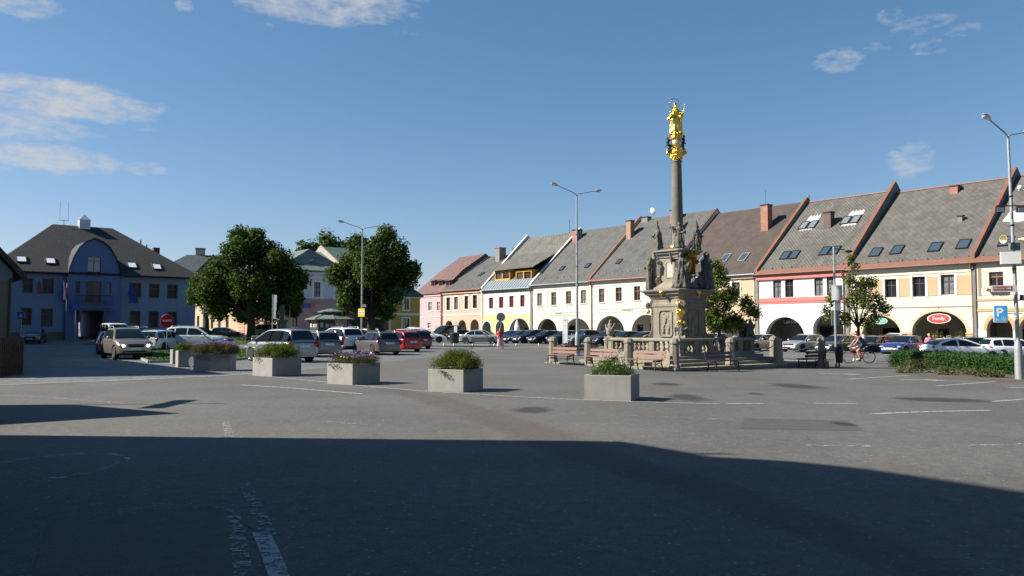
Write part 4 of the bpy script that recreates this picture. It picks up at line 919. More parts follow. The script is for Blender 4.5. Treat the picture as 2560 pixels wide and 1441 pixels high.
hip_roof(h, -.4, W_ + .4, -.4, 9.5, ze, ze + 4.4, 3.5, W_ - 4, 4.6, M_grn)
x, z = PX(FN, u0, 992, 757); MB().lathe([(0, -.02), (.3, -.02), (.3, .03), (0, .04)], 14).build('medallion', M_white, h).matrix_local = Matrix.Translation((x, -.02, z)) @ Matrix.Rotation(R(90), 4, 'X')

M_lav = plaster('lavender_plaster', (.55, .54, .60), k=1); M_bpk = plaster('dusty_pink_plaster', (.42, .275, .26), k=1); M_bro = tilemat('bank_green_roof', (.115, .16, .15), (.13, .18, .165), .6, 8, 1.2, mortar=(.06, .09, .085), msize=.03)
h, u0, W_ = nhouse(700, 905, 'large lavender and dusty pink corner building with blue-green metal roof'); _, ze = FN.hit(800, 677, -.5)
rc = rects_px(FN, u0, [(784.6, 801, 706, 742.6), (838, 853, 705, 742), (725, 741, 708, 744), (726, 743, 779, 817), (782, 797, 779, 817), (838, 853, 779, 817)])
wall_with_holes(W_, -1, ze - .1, rc, [], M_lav, h)
for i, r in enumerate(rc):
    o = window(h, *r, M_dkbr if i > 2 else M_dkbr, gm=M_glassc, surround=M_white if i < 3 else None, sw=.35, sill=M_white)
    if i < 3: MB().prism_xz([(r[0] - .6, r[3] + .45), (r[1] + .6, r[3] + .45), ((r[0] + r[1]) / 2, r[3] + 1.2)], -.14, .0).build('pediment', M_white, h)
    else: MB().loft([[(x, -.09, z_) for x, z_ in arc_pts(r[0], r[1], r[3] - .1, r[3] + .55)], [(x, -.09, z_) for x, z_ in arc_pts(r[0] - .35, r[1] + .35, r[3] - .1, r[3] + .95)], [(x, .0, z_) for x, z_ in arc_pts(r[0] - .35, r[1] + .35, r[3] - .1, r[3] + .95)]], closed=False, caps=False).prism_xz([(x, z_) for x, z_ in arc_pts(r[0], r[1], r[3] - .1, r[3] + .55)], -.075, -.065).build('arch_surround', plaster('pale_pink_trim', (.5, .42, .4)), h)
_, zc = PX(FN, u0, 800, 754)
lo = wall_with_holes(W_, -1, zc, [r for r in rc[3:]], [], M_bpk, h, name='pink_ground_floor', y0=-.06)
band(h, 'cornice', W_, zc, zc + .3, plaster('trim_cream', (.45, .40, .33)), .2); band(h, 'eave_cornice', W_, ze - .5, ze - .1, M_lav, .35)
x0_, z = PX(FN, u0, 755.5, 770); x1_, z1 = PX(FN, u0, 774, 759); MB().box(x0_, x1_, -.2, -.08, z, z1).build('sign_board', mat('sign_blue', (.03, .06, .35), .4), h); MB().prism_xz([(x1_ + .35 + .3 * math.cos(a), (z + z1) / 2 + .1 + .3 * math.sin(a)) for a in [k * .5236 for k in range(12)]], -.2, -.08).build('sign_disc', M_signr, h)
zr = FN.hit(780, 629, 7)[1]; rx0 = FN.hit(750, 625, 7)[0] - u0; rx1 = FN.hit(806, 633, 7)[0] - u0
hip_roof(h, -.5, W_ + .5, -.5, 15, ze, zr, rx0, rx1 + 4, 7, M_bro)
tx = FN.hit(781, 660, 1.8)[0] - u0; tz = FN.hit(781, 664, 1.8)[1]; tz1 = FN.hit(781, 649, 1.8)[1]
d = MB().prism_xz([(tx - 1.4, tz), (tx + 1.4, tz), (tx, tz1)], 1.6, 6).build('dormer', M_bro, h); MB().prism_xz([(tx - .9, tz + .1), (tx + .9, tz + .1), (tx, tz1 - .25)], 1.56, 1.595).build('pane', M_glass, d)
# tall gabled wing to the right with raised verge
gx0 = FN.hit(815, 640, 3)[0] - u0; zg = FN.hit(803, 617, 7)[1]; gx = FN.hit(803, 617, 7)[0] - u0
MB().add([(gx, 7, zg), (gx + 9.5, 7, zg + .1), (gx + 9.5, -.3, ze + .3), (gx, -.3, ze + .3), (gx + 9.5, 14, ze), (gx, 14, ze)], [(0, 1, 2, 3), (1, 0, 5, 4), (0, 3, 5), (1, 4, 2)]).build('side_roof', M_grn, h)
MB().prism_yz([(-.4, ze), (-.4, ze + .35), (7, zg + .15), (14, ze + .35), (14, ze)], gx - .12, gx + .12).build('verge_wall', plaster('trim_cream', (.45, .40, .33)), h)
# side facade of the same building towards the street (sunlit, rusticated)
P = FN.w(u0, 0); FS = Fr((P.x, P.y), ANG_A); L_ = 14.0
rcs = rects_px(FS, -L_, [(612, 622, 770, 812), (640, 650, 770, 812), (662, 670, 770, 812)]); rcs = [(r[0], r[1], max(r[2], .9), r[3]) for r in rcs]
T = Matrix.Translation((0, 0, 0))
side = thing('town_house', 'sunlit wing with rusticated peach stone courses behind the big tree', 'house', (FS.w(-L_, 0).x, FS.w(-L_, 0).y, 0), ANG_A, 'town houses around the square')
wall_with_holes(L_ - .1, -1, ze - .15, rcs, [], plaster('rusticated_peach', (.62, .38, .27)), side, y0=-.01)
for r in rcs: window(side, *r, M_dkbr)
for k in range(9):
    z = .9 + k * .42
    xs_ = [0] + [q for r in rcs for q in (r[0] - .05, r[1] + .05)] + [L_ - .1]
    for a, b_ in zip(xs_[::2], xs_[1::2]):
        n = max(1, int((b_ - a) / 1.1))
        for j in range(n): MB().box(a + (b_ - a) * j / n + .015, a + (b_ - a) * (j + 1) / n - .015, -.08, -.01, z + .02, z + .40).build('rusticated_block', plaster('rusticated_peach', (.62, .38, .27)), side)
hip_roof(side, 0, L_ - .6, -.4, 10, ze - .05, ze + 3, 3, L_ - 3, 5, M_bro)
u2 = -L_ - 24
far = thing('town_house', 'plain beige house along the side street left of the big tree trunk', 'house', (FS.w(u2, 0).x, FS.w(u2, 0).y, 0), ANG_A, 'town houses around the square')
rcf = [(x, x + 1.1, 1.6, 3.5) for x in (3, 6.2, 9.4, 12.6, 15.8, 19)] + [(x, x + 1.1, 5.2, 7.0) for x in (3, 6.2, 9.4, 12.6, 15.8, 19)]
wall_with_holes(23.9, -1, 8, rcf, [], plaster('beige_house_plaster', (.52, .42, .30)), far)
for r in rcf: window(far, *r, mat('red_brown_shutter', (.16, .05, .04), .6))
hip_roof(far, -.3, 24.2, -.4, 12, 8, 12, 4, 20, 6, M_slB)
# bluish roofed house with pale chimneys, seen between the town hall and the tree
M_teal = tilemat('teal_roof', (.05, .075, .085), (.06, .085, .095), .4, .3, 1.2, mortar=(.03, .04, .05))
P = at(470, 128); bh = thing('town_house', 'distant house with dark teal hipped roof and two pale pink chimneys', 'house', (P.x - 6, P.y, 0), R(20), 'town houses around the square')
zt = zat(480, 642, P); zrr = zat(480, 628, P)
MB().box(0, 17, 0, 12, -1, 10.4).build('wall', plaster('beige_house_plaster', (.52, .42, .30)), bh); hip_roof(bh, -.4, 17.4, -.4, 12.4, 10.4, 14.2, 5, 12, 6, M_teal)
MB().add([(6.2, -.5, 10.4), (12.2, -.5, 10.4), (9.2, -.5, 13.9), (9.2, 6, 13.9)], [(0, 1, 2), (0, 2, 3), (1, 3, 2)]).build('cross_gable', M_teal, bh)
MB().box(8.6, 9.8, -.56, -.51, 11.2, 12.1).build('window', M_glassc, bh)
for (x, y) in ((6.3, 6), (13.0, 5)):
    c_ = MB().box(x, x + 1.5, y, y + 1.3, 11.5, 15.2).build('chimney', plaster('pale_pink_chimney', (.55, .42, .38)), bh); MB().box(x - .08, x + 1.58, y - .08, y + 1.38, 15.2, 15.4).build('cap', M_dkmetal, c_)

# ---- blue town hall
M_blue = plaster('blue_plaster', (.20, .26, .38), k=1); M_blue2 = plaster('deep_blue_plaster', (.11, .15, .30), k=1); M_thr = tilemat('town_hall_shingles', (.045, .048, .054), (.06, .062, .068), .45, .45, 1.25, k=.38, ang=.785, mortar=(.022, .022, .026), msize=.035)
M_ywin = mat('ochre_brown_window_frame', (.14, .07, .035), .5); M_plinth = mat('plinth_stone', (.13, .12, .08), .9, var=.2, vscale=2)
ub = FN.hit(488, 780)[0]; ua = FN.hit(-22, 780)[0]; W_ = ub - ua
h = thing('town_hall', 'blue two-storey town hall with dark hipped roof, curved gable and white cupola', 'building', FN.w(ua, 0), FN.a)
FT = Fr((FN.w(ua, 0).x, FN.w(ua, 0).y), FN.a)
_, ze = FT.hit(440, 692, -.6); _, zr = FT.hit(205, 566, 8.0)
R_ = lambda L: rects_px(FT, 0, L)
rc = R_([(58, 81, 698, 731), (107, 133.5, 699, 733), (330, 352, 709, 743), (374, 397.5, 711, 744), (419.5, 443, 713, 746), (52, 78, 771.5, 812), (104, 130.6, 773, 815), (326, 349, 779, 817), (373, 395, 780, 818), (419.5, 441, 781, 819)])
bx0 = FT.hit(165, 750, -.5)[0]; bx1 = FT.hit(302, 750, -.5)[0]
ent = FT.hit(197, 800, -.5)[0], FT.hit(263, 800, -.5)[0]; _, zent = FT.hit(230, 779, -.5)
wl = [r for r in rc if r[1] < bx0]; wr = [r for r in rc if r[0] > bx1]
wall_with_holes(bx0, -1, ze - .1, wl, [], M_blue, h); wall_with_holes(W_ - bx1, -1, ze - .1, wr, [], M_blue, h, x_off=bx1)
for r in rc: window(h, *r, M_ywin, gm=mat('blue_grey_glass', (.05, .06, .075), .1), tr=.68, surround=M_ywin, sw=.07)
# central bay
rb = [(FT.hit(a, t_, -.5)[0], FT.hit(b_, t_, -.5)[0], FT.hit((a + b_) / 2, bt, -.5)[1], FT.hit((a + b_) / 2, t_, -.5)[1]) for (a, b_, t_, bt) in [(219, 252.5, 642, 691), (215, 252.5, 704, 758), (189, 200, 704, 734), (266, 277, 706.5, 738)]]
gp = [(168, 693), (173, 672), (183, 645), (197, 622), (212, 608), (226, 602.5), (237, 598.5), (248, 603), (260, 609), (276, 622), (290, 646), (299, 672), (303, 698)]
gpl = [FT.hit(a, b_, -.5) for a, b_ in gp]
outer = [(bx0, -1), (ent[0], -1), (ent[0], zent), (ent[1], zent), (ent[1], -1), (bx1, -1)] + [(min(max(x, bx0), bx1), z) for x, z in gpl][::-1]
loops = [[Vector((x, z, 0)) for x, z in outer]] + [[Vector((x, z, 0)) for x, z in ((r[0], r[2]), (r[0], r[3]), (r[1], r[3]), (r[1], r[2]))] for r in rb]
tr = tessellate_polygon(loops); fl = [p for l in loops for p in l]
b = MB().add([(p.x, -.5, p.y) for p in fl], [tuple(t) for t in tr])
for r in rb: b.add([(r[0], -.5, r[2]), (r[1], -.5, r[2]), (r[1], -.5, r[3]), (r[0], -.5, r[3]), (r[0], -.3, r[2]), (r[1], -.3, r[2]), (r[1], -.3, r[3]), (r[0], -.3, r[3])], [(0, 1, 5, 4), (1, 2, 6, 5), (2, 3, 7, 6), (3, 0, 4, 7)])
b.box(bx0, bx0 + .02, -.5, .3, -1, gpl[0][1]); b.box(bx1 - .02, bx1, -.5, .3, -1, gpl[-1][1])
b.box(ent[0] - .02, ent[0], -.5, 13, -1, zent + .02).box(ent[1], ent[1] + .02, -.5, 13, -1, zent + .02).box(ent[0], ent[1], -.5, 13, zent, zent + .1)
bay = b.build('central_bay', M_blue2, h)
for i, r in enumerate(rb): window(h, *r, M_ywin, gm=M_skyg if i == 0 else mat('blue_grey_glass', (.05, .06, .075), .1), y0=-.5, panes=(2 if i < 2 else 1, 1), tr=.8 if i else .78)
# gable roof following the curve
rg = []
for x, z in gpl: rg.append((min(max(x, bx0 - .05), bx1 + .05), z))
zmin = min(gpl[0][1], gpl[-1][1]); 
b = MB(); b.loft([[(x, -.7, z + .14) for x, z in rg], [(x, 6.5, z + .14) for x, z in rg]], closed=False, caps=False); b.loft([[(x, -.7, z) for x, z in rg], [(x, -.7, z + .14) for x, z in rg]], closed=False, caps=False)
b.loft([[(x, -.7, z) for x, z in rg], [(x, 0, z) for x, z in rg]], closed=False, caps=False); b.build('gable_roof', M_thr, h, smooth=60)
MB().prism_xz([(x, z) for x, z in rg], -.1, 6.3).build('gable_block', M_blue2, h)
hip_roof(h, -.6, W_ + .6, -.6, 17, ze, zr, FT.hit(132, 561, 8)[0], FT.hit(281, 572, 8)[0], 8.0, M_thr)
MB().box(-.0, W_, -.06, .0, -1, .35 + .3).build('plinth', M_plinth, h) if False else None
MB().box(0, bx0, -.08, .0, -1, 1.25).box(bx1, W_, -.08, .0, -1, 1.0).build('plinth', M_plinth, h)
MB().box(W_ - .02, W_, .02, 16, -1, ze - .1).build('side_wall', M_blue, h); gutter(h, bx0, ze, M_dkmetal, ov=.6); gutter(h, W_ - bx1, ze, M_dkmetal, ov=.6, x0=bx1)
# balcony
x0_ = FT.hit(186, 760, -1.6)[0]; x1_ = FT.hit(283, 760, -1.6)[0]; zb = FT.hit(235, 765, -1.6)[1]
bal = MB().box(x0_, x1_, -1.7, -.5, zb - .22, zb).prism_xz([(x0_ + .1, zb - .22), (x1_ - .1, zb - .22), (x1_ - .1, zb - .45), (x0_ + .1, zb - .45)], -1.5, -.5).build('balcony', M_blue2, h)
zr1 = FT.hit(235, 739, -1.6)[1]; MB().tube((x0_ + .05, -1.65, zr1), (x1_ - .05, -1.65, zr1), .035).build('handrail', M_dkmetal, bal)
n = 30
pick = MB().tube((0, 0, 0), (0, 0, zr1 - zb), .014, n=5).mesh('picket', M_dkmetal)
for k in range(n + 1): put('picket', pick, bal, loc=(x0_ + .05 + (x1_ - x0_ - .1) * k / n, -1.65, zb))
for x in (x0_ + .5, x1_ - .8): MB().prism_yz([(-1.5, zb - .45), (-.5, zb - .45), (-.5, zb - 1.7)], x, x + .3).build('bracket', M_blue2, bal)
# skylights with plain white panes
for p in ((52.5, 649), (125, 653), (329, 664), (391, 667.6)): skylight(h, FT, 0, *p, ze, zr, 8.0, ov=.6, w=.95, h=1.25, gm=M_skyw, fmt=mat('brown_skylight_frame', (.06, .035, .03), .5))
# cupola
cx, _ = FT.hit(210, 566, 8.0); zc0 = zr - .6; zc1 = FT.hit(210, 551, 8)[1]; zc2 = FT.hit(210, 536, 8)[1]; w_ = FT.hit(229, 560, 8)[0] - cx
cp = MB().box(cx - w_ * .72, cx + w_ * .72, 8 - w_ * .72, 8 + w_ * .72, zc0 - .8, zc1).build('cupola', mat('cupola_white_panel', (.52, .55, .50), .5, var=.1), h)
MB().add([(cx - w_ * .78, 8 - w_ * .78, zc1), (cx + w_ * .78, 8 - w_ * .78, zc1), (cx + w_ * .78, 8 + w_ * .78, zc1), (cx - w_ * .78, 8 + w_ * .78, zc1), (cx, 8, zc2)], [(0, 1, 4), (1, 2, 4), (2, 3, 4), (3, 0, 4), (3, 2, 1, 0)]).build('cupola_roof', mat('cupola_glass', (.6, .64, .66), .15), cp)
cp2 = MB().box(cx + w_ * .72, cx + w_ * .72 + 3, 8.2, 8.4, zr - .4, zr + .02)
# antenna
ax = FT.hit(160, 553, 8)[0]; an = MB().tube((ax, 8, zr - .2), (ax, 8, zr + .6), .03).tube((ax - .45, 8, zr + .5), (ax + .45, 8, zr + .5), .025).tube((ax - .42, 8, zr + .5), (ax - .42, 8, zr + 2.6), .014).tube((ax + .42, 8, zr + .5), (ax + .42, 8, zr + 2.6), .014).build('antenna', M_dkmetal, h)
ch = FT.hit(403, 640, 9)[0]; MB().box(ch - .35, ch + .35, 11, 11.7, ze, FT.hit(403, 620, 11)[1]).build('chimney', mat('dark_red_chimney', (.07, .025, .025), .7), h)
for pxv, pyv in ((352, 600), (367, 612)):
    vx = FT.hit(pxv, pyv, 9)[0]; zv_ = FT.hit(pxv, pyv, 9)[1]; MB().tube((vx, 9, zv_ - 1.8), (vx, 9, zv_), .08).build('vent_pipe', M_dkmetal, h)
# light court seen through the passage: sunlit house wall behind
P = FT.w(FT.hit(215, 810, 20)[0], 20)
ct = thing('town_house', 'sunlit cream house wall glimpsed through the town hall passage', 'house', (P.x - 1, P.y + 4, 0), FT.a - R(70), 'town houses around the square')
MB().box(-3, 4, 0, 4, -1, 6).build('wall', plaster('passage_cream', (.6, .5, .35)), ct); MB().box(1.2, 2.0, -.02, .0, 0, 2.4).build('door', M_door, ct)
MB().prism_xz([(-3.3, 6), (4.3, 6), (.5, 8.4)], -.3, 4.2).build('roof', M_red, ct)
# ================================================================ LEFT SIDE (partly out of frame): casts the long shadows
M_hl = plaster('grey_blue_plaster', (.17, .21, .26), k=1); M_hlp = plaster('dusty_red_panel', (.26, .12, .10))
Fc = Vector((-18.5, 30.2, 0)); hl = thing('town_house', 'low house with steep tiled roof and striped gable at the left edge', 'house', Fc, ANG_A + math.pi, 'town houses around the square')
# local x = DA (away), local y = -DB (inward, away from the square)
L_ = 20; dp = 5.2; ez = 3.7; rz = 9.6; wi = .38
MB().prism_yz([(wi, -1), (wi, ez + .05), (dp, rz - .35), (2 * dp - wi, ez + .05), (2 * dp - wi, -1)], .35, L_).build('wall', M_hl, hl)
b = MB(); th = .2
b.prism_yz([(0, ez), (dp, rz), (2 * dp, ez), (2 * dp, ez - th), (dp, rz - th * 1.5), (0, ez - th)], 0, L_ + .3); b.build('roof', mat('dark_old_tiles', (.06, .05, .045), .9, var=.3, vscale=3), hl)
b = MB()
for k in range(6):
    y = .15 + k * .2
b.box(-.04, 0.0, -.05, .1, ez - .35, ez + .02); 
b.prism_yz([(-.05, ez - .1), (dp, rz + .05), (2 * dp + .05, ez - .1), (2 * dp + .05, ez - .36), (dp, rz - .25), (-.05, ez - .36)], -.06, -.002).build('bargeboard', mat('dark_bargeboard', (.03, .025, .022), .7), hl)
for (a, b_, z0, z1, m) in ((.85, 1.15, -.2, 3.9, M_door), (1.2, 1.9, -.2, 3.3, M_hlp), (2.0, 2.2, -.2, 4.4, M_door), (2.35, 3.6, .9, 2.5, M_glassc), (2.35, 3.6, 2.9, 4.0, M_glassc), (.42, .8, -.2, 3.4, plaster('pale_green_panel', (.17, .20, .12)))):
    MB().box(.29, .345, a, b_, z0, z1).build('panel', m, hl)
MB().path([(.27, .45, ez - .2), (.27, .45, -.2)], .05, 8).build('downpipe', M_dkmetal, hl, smooth=40)
for (a_, b_, e_, r_, lb) in ((20.4, 36, 8, 13.2, 'tall row house outside the left edge, nearer one'), (36.3, 62, 9.5, 16.2, 'tall row house outside the left edge, farther one')):
    P = Fc + DA * a_; q = thing('town_house', lb, 'house', P, ANG_A + math.pi, 'town houses around the square'); n_ = b_ - a_
    MB().prism_yz([(.1, -1), (.1, e_), (5.2, r_ - .3), (10.3, e_), (10.3, -1)], 0, n_).build('wall', M_hl, q); MB().prism_yz([(-.1, e_), (5.2, r_), (10.5, e_), (10.5, e_ - .2), (5.2, r_ - .28), (-.1, e_ - .2)], -.05, n_ + .05).build('roof', M_slB, q)
# terrace fence
M_fw = mat('dark_fence_wood', (.075, .045, .028), .8, var=.3, vscale=4)
p0 = G(-20, 946); p1 = G(52, 937); fe = thing('picket_fence', 'dark brown wooden terrace fence at the left edge', 'fence', p0, 0)
d = p1 - p0; n = 14
for k in range(n + 1):
    q = d * (k / n); MB().box(q.x - .06, q.x + .06, q.y - .02, q.y + .02, -.1, 1.28 + .03 * (k % 2)).build('picket', M_fw, fe)
p2 = at(49, 34) - p0; n2 = 34
for k in range(1, n2 + 1):
    q = d + (p2 - d) * (k / n2); MB().box(q.x - .05, q.x + .05, q.y - .05, q.y + .05, -.1, 1.28).build('picket', M_fw, fe)
for z in (.3, 1.05):
    MB().tube((0, .05, z), (d.x, d.y + .05, z), .04, n=4).tube((d.x - .05, d.y, z), (p2.x - .05, p2.y, z), .04, n=4).build('rail', M_fw, fe)
MB().box(-.3, d.x + .12, -.1, .1, 1.30, 1.36).build('top_board', M_fw, fe)
# big house whose hipped roof throws the foreground shadow (out of frame, left behind)
bh = thing('town_house', 'tall hipped house standing left of the viewer outside the frame', 'house', (0, 0, 0), 0, 'town houses around the square')
HP = []
for (sx, sy), hh in zip([(1.55, 11.4), (2.05, 10.75), (2.5, 10.1), (3.4, 9.85), (4.1, 9.4), (4.7, 8.7), (5.5, 7.7), (6.8, 6.3)], [7.6, 8.6, 9.8, 11, 12.2, 13.4, 14.8, 16]): HP.append((sx - 1.327 * hh, sy - .0997 * hh, hh))
V = HP + [(-21.5, 11.6, 7.6), (-21.5, -34, 7.6), (-8.5, -34, 7.6), (-14.7, -28, 16)]
MB().add(V, [(i, i + 1, 11) for i in range(7)] + [(0, 11, 10)] + [(i + 1, i, 8) for i in range(7)] + [(7, 8, 9, 11), (9, 10, 11)], ).build('roof', M_slB, bh)
MB().prism([(-8.7, 10.5), (-21.3, 11.3), (-21.3, -33.8), (-8.7, -33.8)], -1, 7.58).build('wall', plaster('big_house_plaster', (.14, .14, .15)), bh)
MB().tube((-11.9, 9.25, 8), (-11.9, 9.25, 11.1), .05).build('mast', M_dkmetal, bh)
fh = thing('town_house', 'unseen long row house added behind the viewer to block sky light', 'house', (0, 0, 0), 0, 'town houses around the square')  # added close behind the camera to cut sky light on the foreground
MB().box(-8, 60, -20, -4, -1, 14).build('wall', plaster('big_house_plaster', (.14, .14, .15)), fh); hip_roof(fh, -8.4, 60.5, -20.5, -3.7, 14, 19, -3, 52, -12, M_slB)
ki = thing('shadow_caster_kiosk', 'unseen hexagonal kiosk shape added outside the left edge to cast a shadow', 'kiosk', (-13.5, 14.6, 0))  # added stand-in, its roof shaped to cast the left-hand shadow patch
MB().lathe([(2.2, 2.35), (2.25, 2.5), (.05, 5.4)], 6).build('roof', M_bro, ki); MB().lathe([(1.7, -.1), (1.7, 2.4)], 6).build('wall', M_fw, ki)
sp_ = thing('street_sign', 'tall sign board on a pole outside the left edge casting a shadow', 'sign', (-11.6, 16.7, 0))
MB().tube((0, 0, -.1), (0, 0, 4.1), .045).build('pole', M_steel, sp_); MB().box(-.05, .05, -.95, .95, 3.1, 3.42).build('board', M_white, sp_)
# ================================================================ MONUMENT
def remesh(mb, voxel, name, m, parent=None, disp=.0, dsc=6, smooth=50, loc=None, rot=None):
    me = mb.mesh(name + '_src', m, fix=True); o = bpy.data.objects.new('tmp', me); COL.objects.link(o)
    md = o.modifiers.new('r', 'REMESH'); md.mode = 'VOXEL'; md.voxel_size = voxel
    dg = bpy.context.evaluated_depsgraph_get(); ev = o.evaluated_get(dg); me2 = bpy.data.meshes.new_from_object(ev)
    bpy.data.objects.remove(o); bpy.data.meshes.remove(me); me2.name = name
    if disp:
        for v in me2.vertices:
            n_ = noise.noise(v.co * dsc) + .5 * noise.noise(v.co * dsc * 2.3); v.co += v.normal * n_ * disp
    me2.materials.clear(); me2.materials.append(m); me2.shade_smooth()
    return put(name, me2, parent, loc=loc, rot=rot)
def saint_mb(h, la, ra, sway=.0, wide=1.0, cloak=True, head=(0, 0), seed=0):
    """standing draped figure of height h, facing -y; la/ra: two points each (elbow, hand) in units of h"""
    b = MB(); rd = random.Random(seed)
    prof = [(.15, 0), (.165, .04), (.14, .2), (.125, .4), (.105, .55), (.12, .66), (.125, .74), (.07, .82), (.0, .84)]
    n = 28; rg = []
    for r, z in prof:
        rr = []
        for j in range(n):
            a = 2 * math.pi * j / n; f = 1 + (.16 * (1 - z)) * math.sin(6 * a + seed + z * 5) + .07 * math.sin(11 * a + seed * 2 - z * 7)
            q = r * f * wide; rr.append(((q * math.cos(a) * 1.12 + sway * math.sin(z * 3.1)) * h, q * math.sin(a) * .85 * h, z * h))
        rg.append(rr)
    b.loft(rg)
    hx, hy = head; sx = sway * .6
    b.tube((sx * h, 0, .78 * h), ((sx + hx * .5) * h, hy * h, .88 * h), .04 * h, .035 * h, 10)
    b.ball(((sx + hx) * h, (hy - .01) * h, .925 * h), (.052 * h, .06 * h, .072 * h), 12); b.ball(((sx + hx) * h, (hy + .015) * h, .935 * h), (.062 * h, .062 * h, .065 * h), 12)
    b.ball(((sx + hx) * h, (hy - .068) * h, .92 * h), (.012 * h, .016 * h, .014 * h), 6)
    for sgn, arm in ((-1, la), (1, ra)):
        s0 = (sx + sgn * .115, 0, .755); e, w_ = arm
        P = [Vector(q) * h for q in (s0, e, w_)]
        b.tube(P[0], P[1], .055 * h, .042 * h, 10); b.tube(P[1], P[2], .045 * h, .03 * h, 10); b.ball(P[0], .058 * h, 10); b.ball(P[1], .046 * h, 10)
        d = (P[2] - P[1]).normalized(); b.ball(P[2] + d * .02 * h, (.026 * h, .022 * h, .034 * h), 8)
        # hanging sleeve
        b.tube(P[1], P[1] + Vector((0, 0, -.13 * h)), .045 * h, .015 * h, 8)
    if cloak:
        for k in range(5):
            x = (-.13 + .065 * k); b.tube(((sx + x * .8) * h, .07 * h, .74 * h), (x * 1.35 * h, (.13 + .02 * (k % 2)) * h, .05 * h), .035 * h, .055 * h, 8)
        b.tube((-.16 * h, -.02 * h, .5 * h), (.15 * h, -.09 * h, .62 * h), .035 * h, .045 * h, 8)
        b.tube((.13 * h, -.1 * h, .6 * h), (.17 * h, -.06 * h, .22 * h), .04 * h, .025 * h, 8)
    return b
def wing_mb(b, h, sgn, up=.25):
    rg = []
    for t in range(6):
        u = t / 5; x = sgn * (.05 + .30 * u) * h; z = (.78 + up * u) * h; y = (.08 + .05 * u) * h; w = (.10 + .05 * math.sin(u * 3.1)) * h * (1 - .55 * u)
        rg.append([(x, y - .015 * h, z + w * .5), (x, y + .015 * h, z + w * .5), (x + sgn * .02 * h, y + .012 * h, z - w * 1.6), (x + sgn * .02 * h, y - .012 * h, z - w * 1.6)])
    b.loft(rg)
C0 = Vector((6.39, 31.4, 0)); MCt = Vector((7.62, 36.5, 0))
FM = Fr((MCt.x, MCt.y), ANG_A)
def ab(a, b_, z=0): p = C0 + DA * a + DB * b_; return Vector((p.x, p.y, z))
# platform of stone slabs
pf = thing('stone_platform', 'low stone slab platform carrying the posts, chains and column', 'platform', (C0.x, C0.y, 0), ANG_B)   # local x = DB, local y = DA
PZ = .06
LA, LB = 7.5, 10.95
MB().box(-.22, LB, -.22, LA, -.7, PZ - .14).build('base', M_stone, pf)
slab = {}
for side in range(4):
    n = 9 if side % 2 == 0 else 6; Ln = (LB + .22) if side % 2 == 0 else (LA + .22 - .9)
    for k in range(n):
        w_ = Ln / n
        if side == 0: x0, x1, y0, y1 = -.25 + k * w_, -.25 + (k + 1) * w_ - .012, -.25, .2
        elif side == 2: x0, x1, y0, y1 = -.25 + k * w_, -.25 + (k + 1) * w_ - .012, LA - .42, LA + .03
        elif side == 1: x0, x1, y0, y1 = -.25, .2, .21 + k * w_, .21 + (k + 1) * w_ - .012
        else: x0, x1, y0, y1 = LB - .42, LB + .03, .21 + k * w_, .21 + (k + 1) * w_ - .012
        MB().bbox(x0, x1, y0, y1, PZ - .138, PZ + .002 * ((k * 7) % 3), .012).build('kerb_stone', M_stone, pf)
MB().box(.2, LB - .42, .2, LA - .42, PZ - .13, PZ - .012).build('paving', tilemat('platform_paving', (.20, .18, .14), (.25, .23, .18), .6, .6, 1, xy=True, mortar=(.10, .09, .07), msize=.02), pf)
# balustrade with steps
FBx = 1.95; y0b, y1b = -2.45, 2.85
bs = thing('stone_balustrade', 'square sandstone balustrade on steps around the column base', 'balustrade', FM.P + Vector((0, 0, PZ)), ANG_A)
for i, (o_, z0, z1) in enumerate(((1.0, 0, .13), (.68, .13, .26), (.36, .26, .39))):
    MB().bbox(-FBx - o_, FBx + o_, y0b - o_, y1b + o_, z0 - (.3 if i == 0 else 0), z1, .015).build('step', M_stone, bs)
def bal_run(x0, y0, x1, y1):
    """pedestals, plinth rail, hand rail and balusters"""
    d = Vector((x1 - x0, y1 - y0, 0)); L_ = d.length; T = Matrix.Translation((x0, y0, 0)) @ Matrix.Rotation(math.atan2(d.y, d.x), 4, 'Z')
    MB(T).bbox(0.02, L_ - .02, -.15, .15, .39, .52, .01).build('plinth_rail', M_stone, bs)
    r = MB(T); r.loft([[(x, -.17, 1.0), (x, -.19, 1.04), (x, -.19, 1.09), (x, -.15, 1.13), (x, .15, 1.13), (x, .19, 1.09), (x, .19, 1.04), (x, .17, 1.0)] for x in (-.05, L_ + .05)]); r.build('hand_rail', M_stone, bs)
    np_ = max(2, round(L_ / 1.25) + 1)
    for k in range(np_):
        c = L_ * k / (np_ - 1); c = min(max(c, .15), L_ - .15); p = MB(T); p.bbox(c - .15, c + .15, -.14, .14, .52, 1.0, .012); p.box(c - .085, c + .085, -.155, -.14, .60, .92); p.build('pedestal', M_stone, bs)
    for k in range(np_ - 1):
        a = L_ * k / (np_ - 1) + (.15 if k else .3); e = L_ * (k + 1) / (np_ - 1) - (.15 if k < np_ - 2 else .3); nb = max(2, int((e - a) / .24))
        for j in range(nb):
            c = a + (e - a) * (j + .5) / nb; o = put('baluster', BAL, bs); o.matrix_local = T @ Matrix.Translation((c, 0, .52))
BAL = MB().lathe([(.07, 0), (.07, .04), (.04, .06), (.075, .13), (.085, .18), (.05, .25), (.045, .27), (.08, .33), (.075, .38), (.04, .43), (.065, .45), (.065, .48)], 8).mesh('baluster', M_stone, smooth=50)
bal_run(-FBx, y0b, FBx, y0b); bal_run(-FBx, y1b, FBx, y1b); bal_run(-FBx, y0b, -FBx, y1b); bal_run(FBx, y0b, FBx, y0b + 2.25); bal_run(FBx, y0b + 3.1, FBx, y1b)
g = MB(); yy = y0b + 2.3
